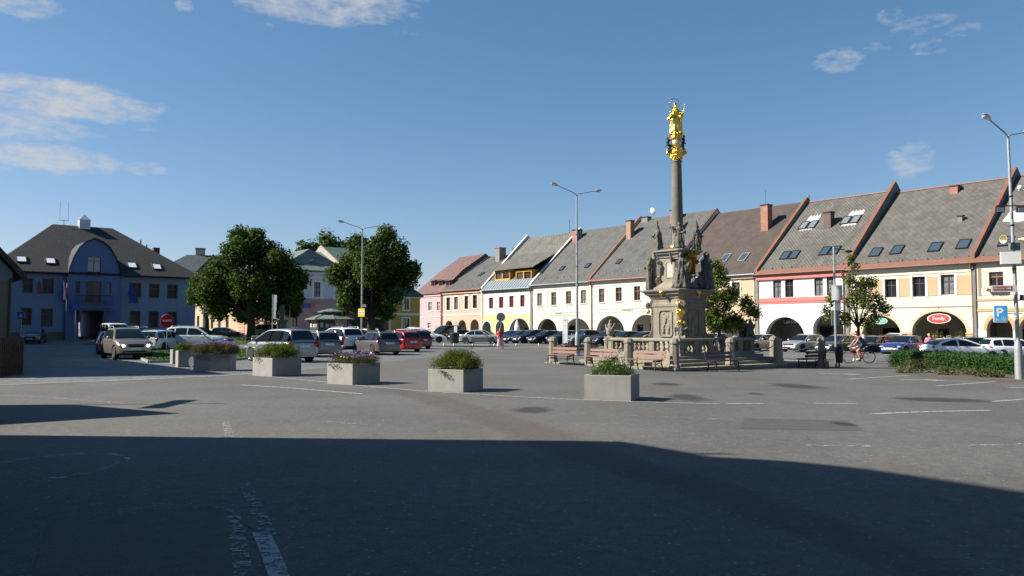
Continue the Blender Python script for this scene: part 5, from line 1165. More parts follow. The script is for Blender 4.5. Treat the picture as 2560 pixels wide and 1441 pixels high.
for k in range(8): g.tube((FBx, yy + .08 + .09 * k, .45), (FBx, yy + .08 + .09 * k, 1.02), .011, n=5)
g.tube((FBx, yy, .5), (FBx, yy + .78, .5), .016).tube((FBx, yy, 1.0), (FBx, yy + .78, 1.0), .016).build('gate', M_dkmetal, bs)
# ---- the column
mo = thing('marian_column', 'tall baroque column with gilded statue on a two-tier carved sandstone pedestal', 'monument', FM.P + Vector((0, 0, PZ + .39)), ANG_A)
ZB = PZ + .39
def ZM(py, dx=0):  # local height of pixel row at the column
    return zat(1695, py, MCt) - ZB
z_b1 = ZM(740); z_t1 = ZM(726) 
def sq_ring(hx, hy, z, ch=.0, conc=0.0, n=5):
    """square with chamfered corners and concave faces"""
    out = []; cs = [(1, -1), (1, 1), (-1, 1), (-1, -1)]
    for i in range(4):
        a = Vector((cs[i][0] * hx, cs[i][1] * hy)); b_ = Vector((cs[(i + 1) % 4][0] * hx, cs[(i + 1) % 4][1] * hy)); d = (b_ - a).normalized(); nrm = Vector((d.y, -d.x))
        p0 = a + d * ch; p1 = b_ - d * ch
        for k in range(n):
            t = k / (n - 1); q = p0.lerp(p1, t) - nrm * conc * (math.sin(math.pi * t) ** .5 if 0 < t < 1 else 0); out.append((q.x, q.y, z))
    return out
def tier(name, prof, m, ch=.16, conc=.08):
    return MB().loft([sq_ring(r, r, z, ch * min(1, r), conc) for r, z in prof]).build(name, m, mo)
H1 = z_t1
tier('lower_pedestal', [(1.42, -.4), (1.42, .12), (1.34, .16), (1.28, .34), (1.02, .52), (.93, .62), (.93, H1 - .80), (.97, H1 - .76), (.97, H1 - .64), (.93, H1 - .60), (.93, H1 - .42)], M_stone)
tier('lower_cornice', [(.93, H1 - .42), (.98, H1 - .38), (1.02, H1 - .28), (1.14, H1 - .22), (1.17, H1 - .12), (1.28, H1 - .08), (1.30, H1 - .02), (1.24, H1), (.7, H1 + .03)], mat('cornice_stone', (.22, .215, .19), .9, var=.25, vscale=2, bump=.4, bscale=14), conc=.05)
H2 = ZM(628)
tier('upper_pedestal', [(.95, H1), (.95, H1 + .10), (.82, H1 + .16), (.72, H1 + .26), (.62, H1 + .34), (.60, H1 + .42), (.60, H2 - .36)], M_stone, ch=.14, conc=.05)
tier('upper_cornice', [(.60, H2 - .36), (.64, H2 - .32), (.66, H2 - .22), (.76, H2 - .17), (.78, H2 - .1), (.86, H2 - .06), (.86, H2 - .01), (.8, H2 + .02), (.4, H2 + .05)], MC['cornice_stone'], ch=.14, conc=.03)
# relief panels and inset frames on each face
for k in range(4):
    T = Matrix.Rotation(k * math.pi / 2, 4, 'Z')
    f = .93 - .07
    w, z0, z1 = .40, .78, H1 - .92
    fr_ = [(-w, z0 + .1), (-w + .1, z0), (w - .1, z0), (w, z0 + .1), (w, z1 - .1), (w - .1, z1), (-w + .1, z1), (-w, z1 - .1)]
    fi = [(x * .88, (z0 + z1) / 2 + (z - (z0 + z1) / 2) * .94) for x, z in fr_]
    b = MB(T); y = -f - .01
    b.loft([[(x, y + .1, z) for x, z in fr_], [(x, y - .045, z) for x, z in fr_], [(x, y - .045, z) for x, z in fi], [(x, y + .02, z) for x, z in fi]], caps=False)
    b.build('relief_frame', M_stone, mo)
    # carved relief: small figures and clouds
    b = MB(T); rd = random.Random(k + 5)
    b.prism_xz([(-w * .86, z0 + .06), (w * .86, z0 + .06), (w * .86, z1 - .06), (-w * .86, z1 - .06)], y + .03, y + .09)
    for (fx, fz, s_) in ((-.14, z0 + .18, .62), (.15, z0 + .14, .5), (-.02, z0 + .62, .42)):
        b.tube((fx, y, fz), (fx + .02, y, fz + s_ * .55), .07 * s_ * 1.6, .05, 8).ball((fx + .02, y, fz + s_ * .68), .05, 8).tube((fx, y, fz + s_ * .5), (fx + .12, y - .01, fz + s_ * .62), .02, .015, 6)
    for q in range(16): b.ball((rd.uniform(-.26, .26), y + .02, rd.uniform(z0 + .12, z1 - .12)), (rd.uniform(.04, .09), .035, rd.uniform(.03, .06)), 6)
    remesh(b, .022, 'relief', M_stone, mo, disp=.008, dsc=14)
    # upper inset panel
    w2, a0, a1 = .26, H1 + .55, H2 - .5
    pr = [(-w2, a0), (w2, a0), (w2, a1 - .12), (w2 - .1, a1), (-w2 + .1, a1), (-w2, a1 - .12)]; pi = [(x * .84, (a0 + a1) / 2 + (z - (a0 + a1) / 2) * .93) for x, z in pr]; y = -.60 + .045
    MB(T).loft([[(x, y + .1, z) for x, z in pr], [(x, y - .03, z) for x, z in pr], [(x, y - .03, z) for x, z in pi], [(x, y + .03, z) for x, z in pi]], caps=False).build('panel_frame', mat('pale_stone', (.33, .315, .27), .9, var=.15, vscale=4), mo)
    MB(T).prism_xz(pi, y + .0, y + .04).build('inset_panel', mat('pale_stone2', (.38, .37, .33), .9, var=.1, vscale=4), mo)
    # corner volutes (at 45 degrees)
    T2 = Matrix.Rotation(k * math.pi / 2 + math.pi / 4, 4, 'Z')
    def scroll(cx, cz, r, turns=1.6, w=.15, sg=1, nn_=22):
        b = MB(T2); pts = []
        for j in range(nn_):
            a = j / (nn_ - 1) * turns * 2 * math.pi; q = r * (1 - .72 * j / (nn_ - 1)); pts.append((cx + sg * q * math.sin(a), cz + q * math.cos(a), q))
        rg = [[(x - t_ , -w, z), (x, -w, z + t_), (x + t_, -w, z), (x, -w, z - t_), ] for x, z, q in pts for t_ in (.05,)]
        for (x, z, q), (x2, z2, q2) in zip(pts, pts[1:]): b.tube((x, -w / 1.2, z), (x2, -w / 1.2, z2), .035, .035, 5); b.tube((x, w / 1.2, z), (x2, w / 1.2, z2), .035, .035, 5)
        b.loft([[(cx + q * 1.0 * math.cos(a), y_, cz + q * math.sin(a)) for a in [2 * math.pi * j / 16 for j in range(16)] for q in (r * .92,)] for y_ in (-w / 1.35, w / 1.35)])
        return b
    scroll(1.42, .62, .23).build('volute', M_stone, mo, smooth=40)
    MB(T2).loft([[(x, -.15, z), (x, .15, z), (1.0, .15, z), (1.0, -.15, z)] for x, z in ((1.55, .25), (1.5, .6), (1.36, .8), (1.24, 1.0), (1.2, 1.4), (1.19, H1 - .9), (1.26, H1 - .75), (1.30, H1 - .6), (1.22, H1 - .45))]).build('corner_buttress', M_stone, mo)
    scroll(1.33, H1 - .72, .14).build('volute', M_stone, mo, smooth=40)
    scroll(.90, H1 + .42, .14).build('volute', M_stone, mo, smooth=40); scroll(.84, H2 - .52, .09).build('volute', M_stone, mo, smooth=40)
    # gilding along the upper corner and little gilt cherub heads under the lower cornice
    b = MB(T2)
    for q in range(7): b.ball((.79, 0, H2 - .72 - q * .14), (.035, .04, .05), 6)
    b.build('gilt_garland', M_gold, mo)
    b = MB(T2); b.ball((1.36, 0, H1 - .98), (.10, .10, .11), 8).ball((1.36, -.13, H1 - .96), (.04, .1, .05), 6).ball((1.36, .13, H1 - .96), (.04, .1, .05), 6); remesh(b, .02, 'gilt_cherub', M_gold if k != 3 else M_gold, mo, .01, 14)
    b = MB(T); b.ball((0, -1.18, H1 - .14), (.10, .09, .10), 8); b.tube((-.04, -1.2, H1 - .12), (-.3, -1.15, H1 - .03), .05, .02, 6).tube((.04, -1.2, H1 - .12), (.3, -1.15, H1 - .03), .05, .02, 6).tube((0, -1.2, H1 - .2), (.03, -1.16, H1 - .36), .05, .02, 6); remesh(b, .022, 'gilt_angel_head', M_gold, mo, .012, 14)
# direction helpers: corner facing viewer is (+x,-y)
def corner(k, r): a = -math.pi / 4 + k * math.pi / 2; return (r * math.cos(a), r * math.sin(a))
# gilt vase ornament and dark eagle group on the near corner
cx, cy = corner(0, 1.27); T = Matrix.Translation((cx, cy, 0)) @ Matrix.Rotation(-math.pi / 4 + math.pi / 2, 4, 'Z')
zt, zb_ = ZM(757), ZM(812)
b = MB(T); hh = zt - zb_
b.lathe([(.02, zb_), (.09, zb_ + .05), (.06, zb_ + .2 * hh), (.12, zb_ + .42 * hh), (.15, zb_ + .6 * hh), (.10, zb_ + .75 * hh), (.17, zb_ + .9 * hh), (.19, zt), (.02, zt)], 12, fold=.1)
for s_ in (-1, 1): b.ball((s_ * .14, -.03, zb_ + .08), (.08, .06, .07), 8).ball((s_ * .17, 0, zb_ + .9 * hh), (.07, .06, .06), 8).ball((s_ * .13, -.02, zb_ + .5 * hh), (.06, .06, .09), 8)
remesh(b, .024, 'gilt_ornament', M_gold, mo, .015, 12)
z1 = ZM(850); b = MB(T @ Matrix.Translation((0, -.08, 0))); b.ball((0, 0, z1 + .25), (.13, .12, .22), 10).ball((0, -.06, z1 + .5), (.07, .08, .07), 8)
for s_ in (-1, 1): b.tube((s_ * .08, 0, z1 + .36), (s_ * .28, .03, z1 + .58), .06, .05, 8).tube((s_ * .28, .03, z1 + .58), (s_ * .24, .02, z1 + .2), .05, .03, 8).tube((s_ * .05, 0, z1 + .1), (s_ * .12, -.05, z1 - .08), .05, .03, 6)
remesh(b, .022, 'carved_eagle', M_stonedk, mo, .02, 12)
# crowned gilt cartouche on the shaded (+x) upper face
xo = .66; zc0, zc1 = ZM(688), ZM(628)
b = MB(); zc = (zc0 + zc1) / 2 - .05
b.ball((xo, .0, zc - .08), (.10, .26, .42), 14); remesh(b, .03, 'gilt_cartouche', M_golddk, mo, .008, 10)
b = MB()
for k in range(26):
    a = 2 * math.pi * k / 26; b.ball((xo + .03, .33 * math.cos(a), zc - .08 + .50 * math.sin(a)), (.06, .07, .07), 6)
remesh(b, .024, 'cartouche_rim', M_golddk, mo, .02, 10)
b = MB(); zk = zc1 - .10
b.lathe([(.24, zk - .28), (.26, zk - .2), (.22, zk - .12), (.27, zk - .1), (.02, zk - .12)], 16, c=(xo + .14, 0, 0))
for k in range(8):
    a = 2 * math.pi * k / 8; b.tube((xo + .14 + .24 * math.cos(a), .24 * math.sin(a), zk - .12), (xo + .14 + .30 * math.cos(a), .30 * math.sin(a), zk + .06), .045, .03, 6).ball((xo + .14 + .30 * math.cos(a), .3 * math.sin(a), zk + .08), .045, 6)
remesh(b, .022, 'gilt_crown', M_golddk, mo, .01, 10)
b = MB()
for s_ in (-1, 1):
    b.tube((xo + .1, s_ * .3, zk - .2), (xo + .1, s_ * .48, zk - .5), .07, .03, 6); 
remesh(b, .025, 'gilt_ribbon', M_golddk, mo, .02, 10)
# ---- statues
def put_statue(name, b, x, y, z, rz, m, vox=.022, disp=.014, dsc=9, label=None):
    o = remesh(b, vox, name, m, mo, disp, dsc); o.location = (x, y, z); o.rotation_euler = (0, 0, rz)
    if label: o['label'] = label
    return o
face = lambda k: -math.pi / 4 + k * math.pi / 2 + math.pi / 2
UP = ((-.17, -.06, .86), (-.12, -.08, 1.06)); 
def dn(s_): return ((s_ * .20, -.03, .60), (s_ * .13, -.17, .55))
# lower tier, four corners
hs = 1.42
x, y = corner(0, 1.22); b = saint_mb(1.62, ((-.24, -.06, .78), (-.28, -.10, .93)), ((.20, -.10, .60), (.22, -.22, .66)), .02, 1.25, seed=1); put_statue('saint_statue', b, x, y, H1 + .03, face(0), M_stonedk, label='large draped saint on the near corner')
x, y = corner(3, 1.30); b = saint_mb(1.55, ((-.18, .0, .60), (-.12, -.12, .66)), ((.16, .04, .92), (.10, .05, .82)), .02, .80, cloak=False, seed=2); put_statue('saint_statue', b, x, y, H1 + .03, face(3), M_stonedk, label='slender saint against a tree stump on the left corner')
b = MB().tube((0, 0, 0), (0, 0, 1.72), .115, .10, 9).tube((0, 0, .9), (.12, 0, 1.15), .05, .04, 6); o = remesh(b, .03, 'stone_tree_trunk', M_stone, mo, .02, 7); o.location = (x + .10, y + .24, H1 + .03)
x, y = corner(1, 1.30); b = saint_mb(1.72, ((-.22, -.06, .62), (-.10, -.2, .70)), ((.22, -.04, .60), (.08, -.2, .62)), .0, 1.42, seed=3); b.ball((0, 0, 1.55), (.16, .15, .14), 10); put_statue('saint_statue', b, x, y, H1 + .03, face(1), M_stonedk, label='broad cloaked saint on the right corner')
x, y = corner(2, 1.25); b = saint_mb(1.55, dn(-1), dn(1), seed=4); put_statue('saint_statue', b, x, y, H1 + .03, face(2), M_stonedk)
# group of dark putti at the foot of the shaded face
b = MB()
for (yy, s_) in ((-.45, 1), (-.05, .9), (.38, 1.1)):
    b.ball((.95, yy, H1 + .35 * s_), (.15, .16, .25 * s_), 8).ball((.98, yy - .03, H1 + .68 * s_), .085, 8).tube((.95, yy, H1 + .45 * s_), (1.08, yy + .16, H1 + .6 * s_), .05, .035, 6).tube((1.0, yy, H1 + .2), (1.15, yy - .12, H1 + .04), .07, .04, 6)
b.ball((.9, -.2, H1 + .12), (.25, .5, .16), 8); remesh(b, .026, 'putti_group', M_stonedk, mo, .02, 9)
# upper tier angels
ha = 1.15
x, y = corner(3, .92); b = saint_mb(ha, dn(-1), ((.10, -.05, .95), (.14, -.08, 1.16)), .05, .8, seed=5); b.tube((.16, -.1, 1.3), (.17, -.08, 1.45), .02, .012, 6); put_statue('angel_statue', b, x, y, H2 + .03, face(3) + .5, M_stonedk, .02, label='angel with a raised arm on the left')
x, y = corner(0, .90); b = saint_mb(ha * 1.02, ((-.22, -.03, .68), (-.28, -.06, .82)), ((.22, -.04, .64), (.14, -.15, .60)), .0, .95, seed=6); wing_mb(b, ha, 1, .28); wing_mb(b, ha, -1, .10); put_statue('angel_statue', b, x, y, H2 + .04, face(0), M_stonedk, .02, label='winged angel in front of the shaft')
x, y = corner(1, .92); b = saint_mb(ha, ((-.16, -.04, .88), (-.26, -.06, 1.12)), dn(1), -.05, .85, seed=7); b.tube((-.32, -.08, 1.28), (-.36, -.08, 1.42), .018, .012, 6); put_statue('angel_statue', b, x, y, H2 + .03, face(1) - .5, M_stonedk, .02, label='angel with a raised arm on the right')
x, y = corner(2, .90); b = saint_mb(ha, dn(-1), UP, 0, .9, seed=8); put_statue('angel_statue', b, x, y, H2 + .03, face(2), M_stonedk, .024)
MB().lathe([(.52, 0), (.56, .05), (.50, .10), (.42, .13), (.40, .2), (.0, .2)], 20, c=(0, 0, H2 + .03)).build('gilt_base', M_gold, mo, smooth=50)
z0 = H2 + .2; zc = ZM(402)
MB().lathe([(.30, z0), (.31, z0 + .08), (.27, z0 + .12), (.265, z0 + 1.2), (.245, z0 + 2.6), (.218, zc - .1), (.245, zc - .08), (.245, zc - .04), (.21, zc)], 24).build('shaft', mat('shaft_stone', (.145, .135, .11), .85, var=.22, vscale=2, bump=.25, bscale=20, dirt=((.20, .19, .15), 1.2, .6)), mo, smooth=50)
# gilt capital
zt = ZM(374.5); hh = zt - zc; b = MB()
b.lathe([(.21, zc), (.24, zc + .04), (.21, zc + .08), (.25, zc + .3 * hh), (.27, zc + .55 * hh), (.30, zc + .8 * hh), (.0, zc + .84 * hh)], 16)
for k in range(16):
    a = 2 * math.pi * k / 16; r = .25 if k % 2 else .24; z = zc + (.22 if k % 2 else .42) * hh; b.ball((r * math.cos(a), r * math.sin(a), z), (.06, .06, .10), 6).ball(((r + .05) * math.cos(a), (r + .05) * math.sin(a), z + .09), (.045, .045, .03), 6)
for k in range(4):
    a = math.pi / 4 + k * math.pi / 2; b.ball((.40 * math.cos(a), .40 * math.sin(a), zc + .68 * hh), (.09, .09, .09), 8).tube((.25 * math.cos(a), .25 * math.sin(a), zc + .4 * hh), (.42 * math.cos(a), .42 * math.sin(a), zc + .8 * hh), .05, .05, 6)
b.loft([sq_ring(.33, .33, z, .06, .07) for z in (zc + .82 * hh, zc + .93 * hh)] + [sq_ring(.36, .36, z, .06, .08) for z in (zc + .94 * hh, zt)])
remesh(b, .018, 'gilt_capital', M_gold, mo, .008, 16)
# globe, clouds, dark putti
zg = zt + .26; MB().ball((0, 0, zg), .27, 24).build('globe', mat('pale_gilt_globe', (.75, .62, .32), .35, .75, var=.15, vscale=6), mo, smooth=80)
b = MB(); rd = random.Random(3); ztop = ZM(338)
for k in range(30):
    a = rd.uniform(0, 6.28); t = rd.random(); r = .22 - .04 * t; b.ball((r * math.cos(a), r * math.sin(a), zg + .18 + t * (ztop - zg - .14)), rd.uniform(.055, .11), 7)
b.ball((0, 0, (zg + ztop) / 2 + .1), (.20, .2, .3), 10); b.tube((.1, -.1, ztop), (.40, .0, ztop + .10), .09, .03, 6); remesh(b, .02, 'gilt_clouds', M_gold, mo, .012, 12)
M_bronze = mat('dark_bronze', (.045, .038, .032), .45, .6, var=.3, vscale=8)
for i, (px, py, s_) in enumerate(((1669, 357, 1), (1709, 352, 1), (1707, 366, .9), (1673, 371, .8))):
    sx = (px - 1692) / 54.5; z = ZM(py); a = R(0); v = Vector((sx * 1.0, 0, 0)); q = Matrix.Rotation(-ANG_A, 3, 'Z') @ Vector((sx, -.1, 0))
    b = MB(); b.ball((0, 0, 0), (.075, .08, .12), 8).ball((0, -.02, .17 * s_), .065, 8).tube((0, 0, .06), (-.10 if i % 2 else .1, -.06, .14), .03, .022, 6).tube((.02, 0, -.1), (.07, -.08, -.18), .04, .03, 6).tube((-.02, 0, -.1), (-.07, -.06, -.2), .04, .03, 6).ball((.06, .06, .08), (.02, .09, .07), 6)
    o = remesh(b, .018, 'bronze_putto', M_bronze, mo, .006, 14); o.location = (q.x, q.y, z); o.rotation_euler = (0, 0, -ANG_A + (1.0 if sx > 0 else -1.0))
# gilded Madonna
zs = ztop - .06; hm = ZM(262) - zs
b = saint_mb(hm, ((-.19, -.05, .66), (-.18, -.17, .58)), ((.19, -.03, .66), (.235, -.10, .79)), -.02, 1.15, seed=11, head=(-.01, -.01))
b.ball((-.15 * hm, -.15 * hm, .63 * hm), (.08, .08, .11), 8).ball((-.16 * hm, -.17 * hm, .73 * hm), .06, 8).tube((-.2 * hm, -.14 * hm, .55 * hm), (-.27 * hm, -.12 * hm, .50 * hm), .07, .05, 8)
b.lathe([(.075, .0), (.09, .06), (.06, .09), (.0, .11)], 10, c=(-.022 * hm, 0, .985 * hm)); b.tube((-.02 * hm, .05 * hm, .93 * hm), (-.12 * hm, .09 * hm, .70 * hm), .08, .10, 8).tube((-.02 * hm, .05 * hm, .93 * hm), (.10 * hm, .09 * hm, .70 * hm), .08, .10, 8)
o = remesh(b, .016, 'gilded_madonna', M_gold, mo, .014, 9); o.location = (0, 0, zs); o.rotation_euler = (0, 0, -ANG_A + R(-12))
MB().tube((.235 * hm, -.12 * hm, .70 * hm), (.262 * hm, -.13 * hm, .92 * hm), .022, .016, 7).ball((.268 * hm, -.13 * hm, .94 * hm), .035, 8).build('sceptre', mat('pale_gilt_globe', (1, 1, 1)), o)
b = MB(); cz = ZM(259); rr = .235
T = Matrix.Translation((0, 0, cz)) @ Matrix.Rotation(-ANG_A, 4, 'Z') @ Matrix.Translation((-.06, 0.05, 0)); b.T = T
pts = [(rr * math.cos(2 * math.pi * k / 36), 0, rr * math.sin(2 * math.pi * k / 36)) for k in range(37)]; b.path(pts, .008, 5)
for k in range(12):
    a = 2 * math.pi * k / 12; c = (rr * math.cos(a), 0, rr * math.sin(a)); st = []
    for j in range(10): q = .038 if j % 2 == 0 else .016; st.append((c[0] + q * math.cos(a + j * math.pi / 5), c[2] + q * math.sin(a + j * math.pi / 5)))
    b.prism_xz(st, -.008, .008)
b.build('star_halo', M_golddk, mo)
# ---- lions / putti on balustrade corners (rest on the balustrade: parts of it)
for i, (x, y, s_) in enumerate(((-FBx, y0b, 1), (FBx - .1, y1b, 1.05))):
    b = MB(); b.ball((0, 0, .25), (.16, .22, .25), 10).ball((.02, -.1, .55), (.14, .15, .16), 10).ball((0, -.06, .74), (.09, .10, .10), 8).tube((-.1, -.1, .3), (-.12, -.26, .05), .06, .05, 8).tube((.1, -.1, .3), (.12, -.26, .05), .06, .05, 8).tube((.1, .1, .35), (.22, .0, .62), .06, .04, 6).tube((-.12, .05, .4), (-.24, -.02, .66), .05, .04, 6).box(-.2, .2, -.25, .22, -.02, .06)
    o = remesh(b, .02, 'stone_putto', M_stone if i == 0 else M_stonedk, bs, .02, 9); o.location = (x, y, 1.12); o.rotation_euler = (0, 0, R(200) if i == 0 else R(40)); o.scale = (s_,) * 3
# ---- posts and chains
def post_mesh():
    b = MB(); r0, r1, r2 = .205, .185, .215
    oct_ = lambda r, z: [(r * math.cos(a) / math.cos(math.pi / 8) * .93, r * math.sin(a) / math.cos(math.pi / 8) * .93, z) for a in [math.pi / 8 + k * math.pi / 4 for k in range(8)]]
    b.loft([oct_(r0 * 1.12, -.3), oct_(r0 * 1.12, .08), oct_(r0, .12), oct_(r1, .90), oct_(r1 * .9, .93), oct_(r2, .95), oct_(r2, 1.0), oct_(r2 * .72, 1.12), oct_(r2 * .2, 1.17)])
    return b.mesh('stone_post', M_stone)
PM = post_mesh(); rg_ = mat('rusty_iron', (.035, .03, .027), .8)
posts = [('at the near corner of the enclosure', 0, 0), ('between the right pair of red-brown benches', 2.45, 0), ('third from the near corner on the left side', 4.85, 0), ('leftmost, beside the paired benches', 7.2, 0),
         ('in front of the dark gate side', 0, 3.6), ('left of the dark bench on the right', 0, 7.1), ('at the right corner', 0, 10.7), ('behind the left benches', 7.2, 3.6), ('hidden behind the balustrade back', 7.2, 7.1), ('at the far back corner', 7.2, 10.7), ('in shade on the right back side', 2.6, 10.7), ('on the right back side near the far corner', 4.9, 10.7)]
pp = {}
for i, (lb, a, b_) in enumerate(posts):
    p = ab(a, b_, PZ); o = put('stone_post', PM); o.location = p; o.rotation_euler = (0, 0, ANG_A + .1 * ((i * 5) % 3 - 1)); tag(o, 'octagonal stone post ' + lb, 'post', 'stone posts with chains round the column'); pp[(a, b_)] = p
def chain(p, q, lb):
    n = 22; d = q - p; e = d.normalized(); p = p + e * .19; q = q - e * .19; pts = []
    for k in range(n + 1):
        t = k / n; z = PZ + .86 - .42 * 4 * t * (1 - t) * .85; r = p.lerp(q, t); pts.append(Vector((r.x - p.x, r.y - p.y, z - PZ)))
    b = MB()
    for k, (u, v) in enumerate(zip(pts, pts[1:])):
        s_ = Vector((-e.y, e.x, 0)) * .014 if k % 2 else Vector((0, 0, .014)); b.tube(u + s_ - (v - u) * .15, v + s_ + (v - u) * .15, .009, n=4).tube(u - s_ - (v - u) * .15, v - s_ + (v - u) * .15, .009, n=4)
    o = b.build('iron_chain', rg_); o.location = (p.x, p.y, PZ); tag(o, 'sagging iron chain between ' + lb, 'chain', 'iron chains between the stone posts')
seq = [(0, 0), (2.45, 0), (4.85, 0), (7.2, 0), (7.2, 3.6), (7.2, 7.1), (7.2, 10.7), (4.9, 10.7), (2.6, 10.7), (0, 10.7), (0, 7.1), (0, 3.6), (0, 0)]
nm = ['the near corner post and the next post left', 'the two middle posts of the left side', 'the two far posts of the left side', 'the leftmost post and the one behind it', 'two hidden posts at the back', 'two back posts behind the monument', 'the far corner and right back post', 'the two right back posts', 'the shaded right post and the right corner', 'the right corner post and dark bench post', 'the two posts flanking the monument right side', 'the near corner post and the next post right']
for (u, v), l in zip(zip(seq, seq[1:]), nm):
    if (u, v) == ((0, 7.1), (0, 3.6)): pass
    chain(pp[u], pp[v], l)
# ---- benches
def make_bench(L_, wood, iron, name='park_bench'):
    t = thing(name, 'bench', 'bench')   # length along x, seat faces -y
    leg = MB()
    def side():
        b = MB()
        b.path([(0, -.24, .0), (0, -.20, .16), (0, -.22, .30), (0, -.18, .40)], .022, 6); b.path([(0, .26, .0), (0, .20, .14), (0, .17, .30), (0, .18, .40), (0, .22, .58), (0, .29, .80)], .022, 6)
        b.path([(0, -.20, .40), (0, .0, .385), (0, .19, .40)], .02, 6); b.path([(0, -.20, .20), (0, -.05, .30), (0, .08, .30), (0, .20, .18)], .013, 5); return b
    sm = side().mesh('leg', iron, smooth=40)
    for x in (-L_ / 2 + .16, L_ / 2 - .16): put('leg', sm, t, loc=(x, 0, 0))
    st = MB().bbox(-L_ / 2, L_ / 2, -.043, .043, 0, .032, .006).mesh('seat_slat', wood)
    for y in (-.19, -.09, .01, .11): put('seat_slat', st, t, loc=(0, y, .415))
    bt = MB().bbox(-L_ / 2, L_ / 2, -.016, .016, 0, .115, .006).mesh('back_slat', wood)
    for z, y in ((.50, .190), (.655, .225)): put('back_slat', bt, t, loc=(0, y, z), rot=(R(-14), 0, 0))
    MB().tube((-L_ / 2 + .16, -.05, .26), (L_ / 2 - .16, -.05, .26), .012).build('stretcher', iron, t)
    return t
M_wdk = mat('shaded_bench_wood', (.05, .028, .022), .5, var=.2); M_iron = mat('cast_iron', (.018, .018, .02), .5, .4)  # dark wood: shade on these benches put into the colour
b0 = make_bench(1.62, M_wood, M_iron); b1 = make_bench(1.75, M_wdk, M_iron)
def setb(o, p, rz, lb, grp='park benches round the column'):
    o.location = p; o.rotation_euler = (0, 0, rz); o['label'] = lb; o['group'] = grp
def bench_at(src, px, py, rz, lb):
    p = G(px, py); setb(src, p, rz, lb); return src
def gp_(a):
    p = ab(a, -.64); p.z = gz(p.x, p.y); return p
# benches on the lit side face -DB: rotation so that local -y = -DB -> local y = DB, local x = -DA
setb(b0, gp_(.9), ANG_A, 'red-brown slatted bench nearest the front corner post')
setb(copy_tree(b0), gp_(3.45), ANG_A + .04, 'red-brown slatted bench behind the flower planter')
setb(copy_tree(b0), gp_(5.95), ANG_A - .03, 'red-brown slatted bench at the left end of the enclosure')
setb(b1, at(1455, 41), ANG_A + 1.0, 'dark slatted bench standing behind the left red-brown bench')
o = copy_tree(b1); setb(o, ab(-.1, 1.95, 0) - DA * .75, ANG_B, 'dark slatted bench in front of the shaded monument side'); o.location.z = gz(o.location.x, o.location.y)
o = copy_tree(b1); setb(o, ab(-.2, 8.9, 0) - DA * .35, ANG_B + math.pi, 'dark slatted bench between the two right stone posts'); o.location.z = gz(o.location.x, o.location.y)
o = copy_tree(b1); setb(o, at(1605, 46), ANG_A + .6, 'dark bench almost hidden behind the second stone post')
bt_ = make_bench(1.9, mat('tan_bench_wood', (.42, .26, .12), .5), M_iron); p = at(1205, 72); setb(bt_, p, .25, 'light tan bench in front of the silver saloon', 'park benches round the column')
# ================================================================ CARS
M_cglass = mat('car_glass', (.008, .011, .013), .03, spec=.45); M_lamp = mat('headlamp_glass', (.55, .57, .60), .08, .5); M_tail = mat('tail_lamp', (.30, .008, .012), .15, spec=.8)
M_rim = mat('alloy_rim', (.42, .43, .44), .3, .8); M_plate = mat('number_plate', (.62, .63, .66), .4); M_trim = mat('black_trim', (.014, .014, .015), .6); M_int = mat('car_interior', (.01, .01, .01), .9)
M_lit = mat('lit_headlamp', (1, .86, .7), .3, emit=9)
def paint(n, c, metal=.55): return mat('car_paint_' + n, c, .32 if metal else .25, metal, coat=.8)
ST = {  # L, W, H, belt, sill, wheel r, cabin: xb0,xr0,xr1,xb1 (fractions from the rear), hood z at base, nose z, rear type
    'hatch': dict(L=4.2, W=1.76, H=1.46, bz=.93, sz=.22, r=.315, c=(.015, .10, .50, .745), hz=.93, nz=.66, rails=0, tail=.93),
    'wagon': dict(L=4.65, W=1.79, H=1.48, bz=.93, sz=.22, r=.32, c=(.01, .075, .52, .735), hz=.93, nz=.66, rails=1, tail=.93),
    'sedan': dict(L=4.6, W=1.79, H=1.45, bz=.93, sz=.21, r=.32, c=(.13, .27, .55, .735), hz=.92, nz=.66, rails=0, tail=.98),
    'suv': dict(L=4.4, W=1.84, H=1.66, bz=1.08, sz=.30, r=.355, c=(.012, .085, .53, .735), hz=1.06, nz=.78, rails=1, tail=1.08),
    'mpv': dict(L=4.1, W=1.72, H=1.55, bz=.95, sz=.22, r=.31, c=(.012, .09, .56, .82), hz=.96, nz=.70, rails=0, tail=.95),
    'van': dict(L=5.0, W=1.92, H=1.95, bz=1.12, sz=.26, r=.34, c=(.008, .03, .62, .82), hz=1.12, nz=.80, rails=0, tail=1.12),
    'swept': dict(L=4.35, W=1.80, H=1.43, bz=.95, sz=.22, r=.325, c=(.03, .22, .50, .76), hz=.93, nz=.66, rails=0, tail=1.0)}
def lerp_tab(t, x):
    for (a, u), (b, v) in zip(t, t[1:]):
        if x <= b:
            k = (x - a) / (b - a) if b > a else 0; k = k * k * (3 - 2 * k) * .5 + k * .5; return u + (v - u) * k
    return t[-1][1]
CARC = {}
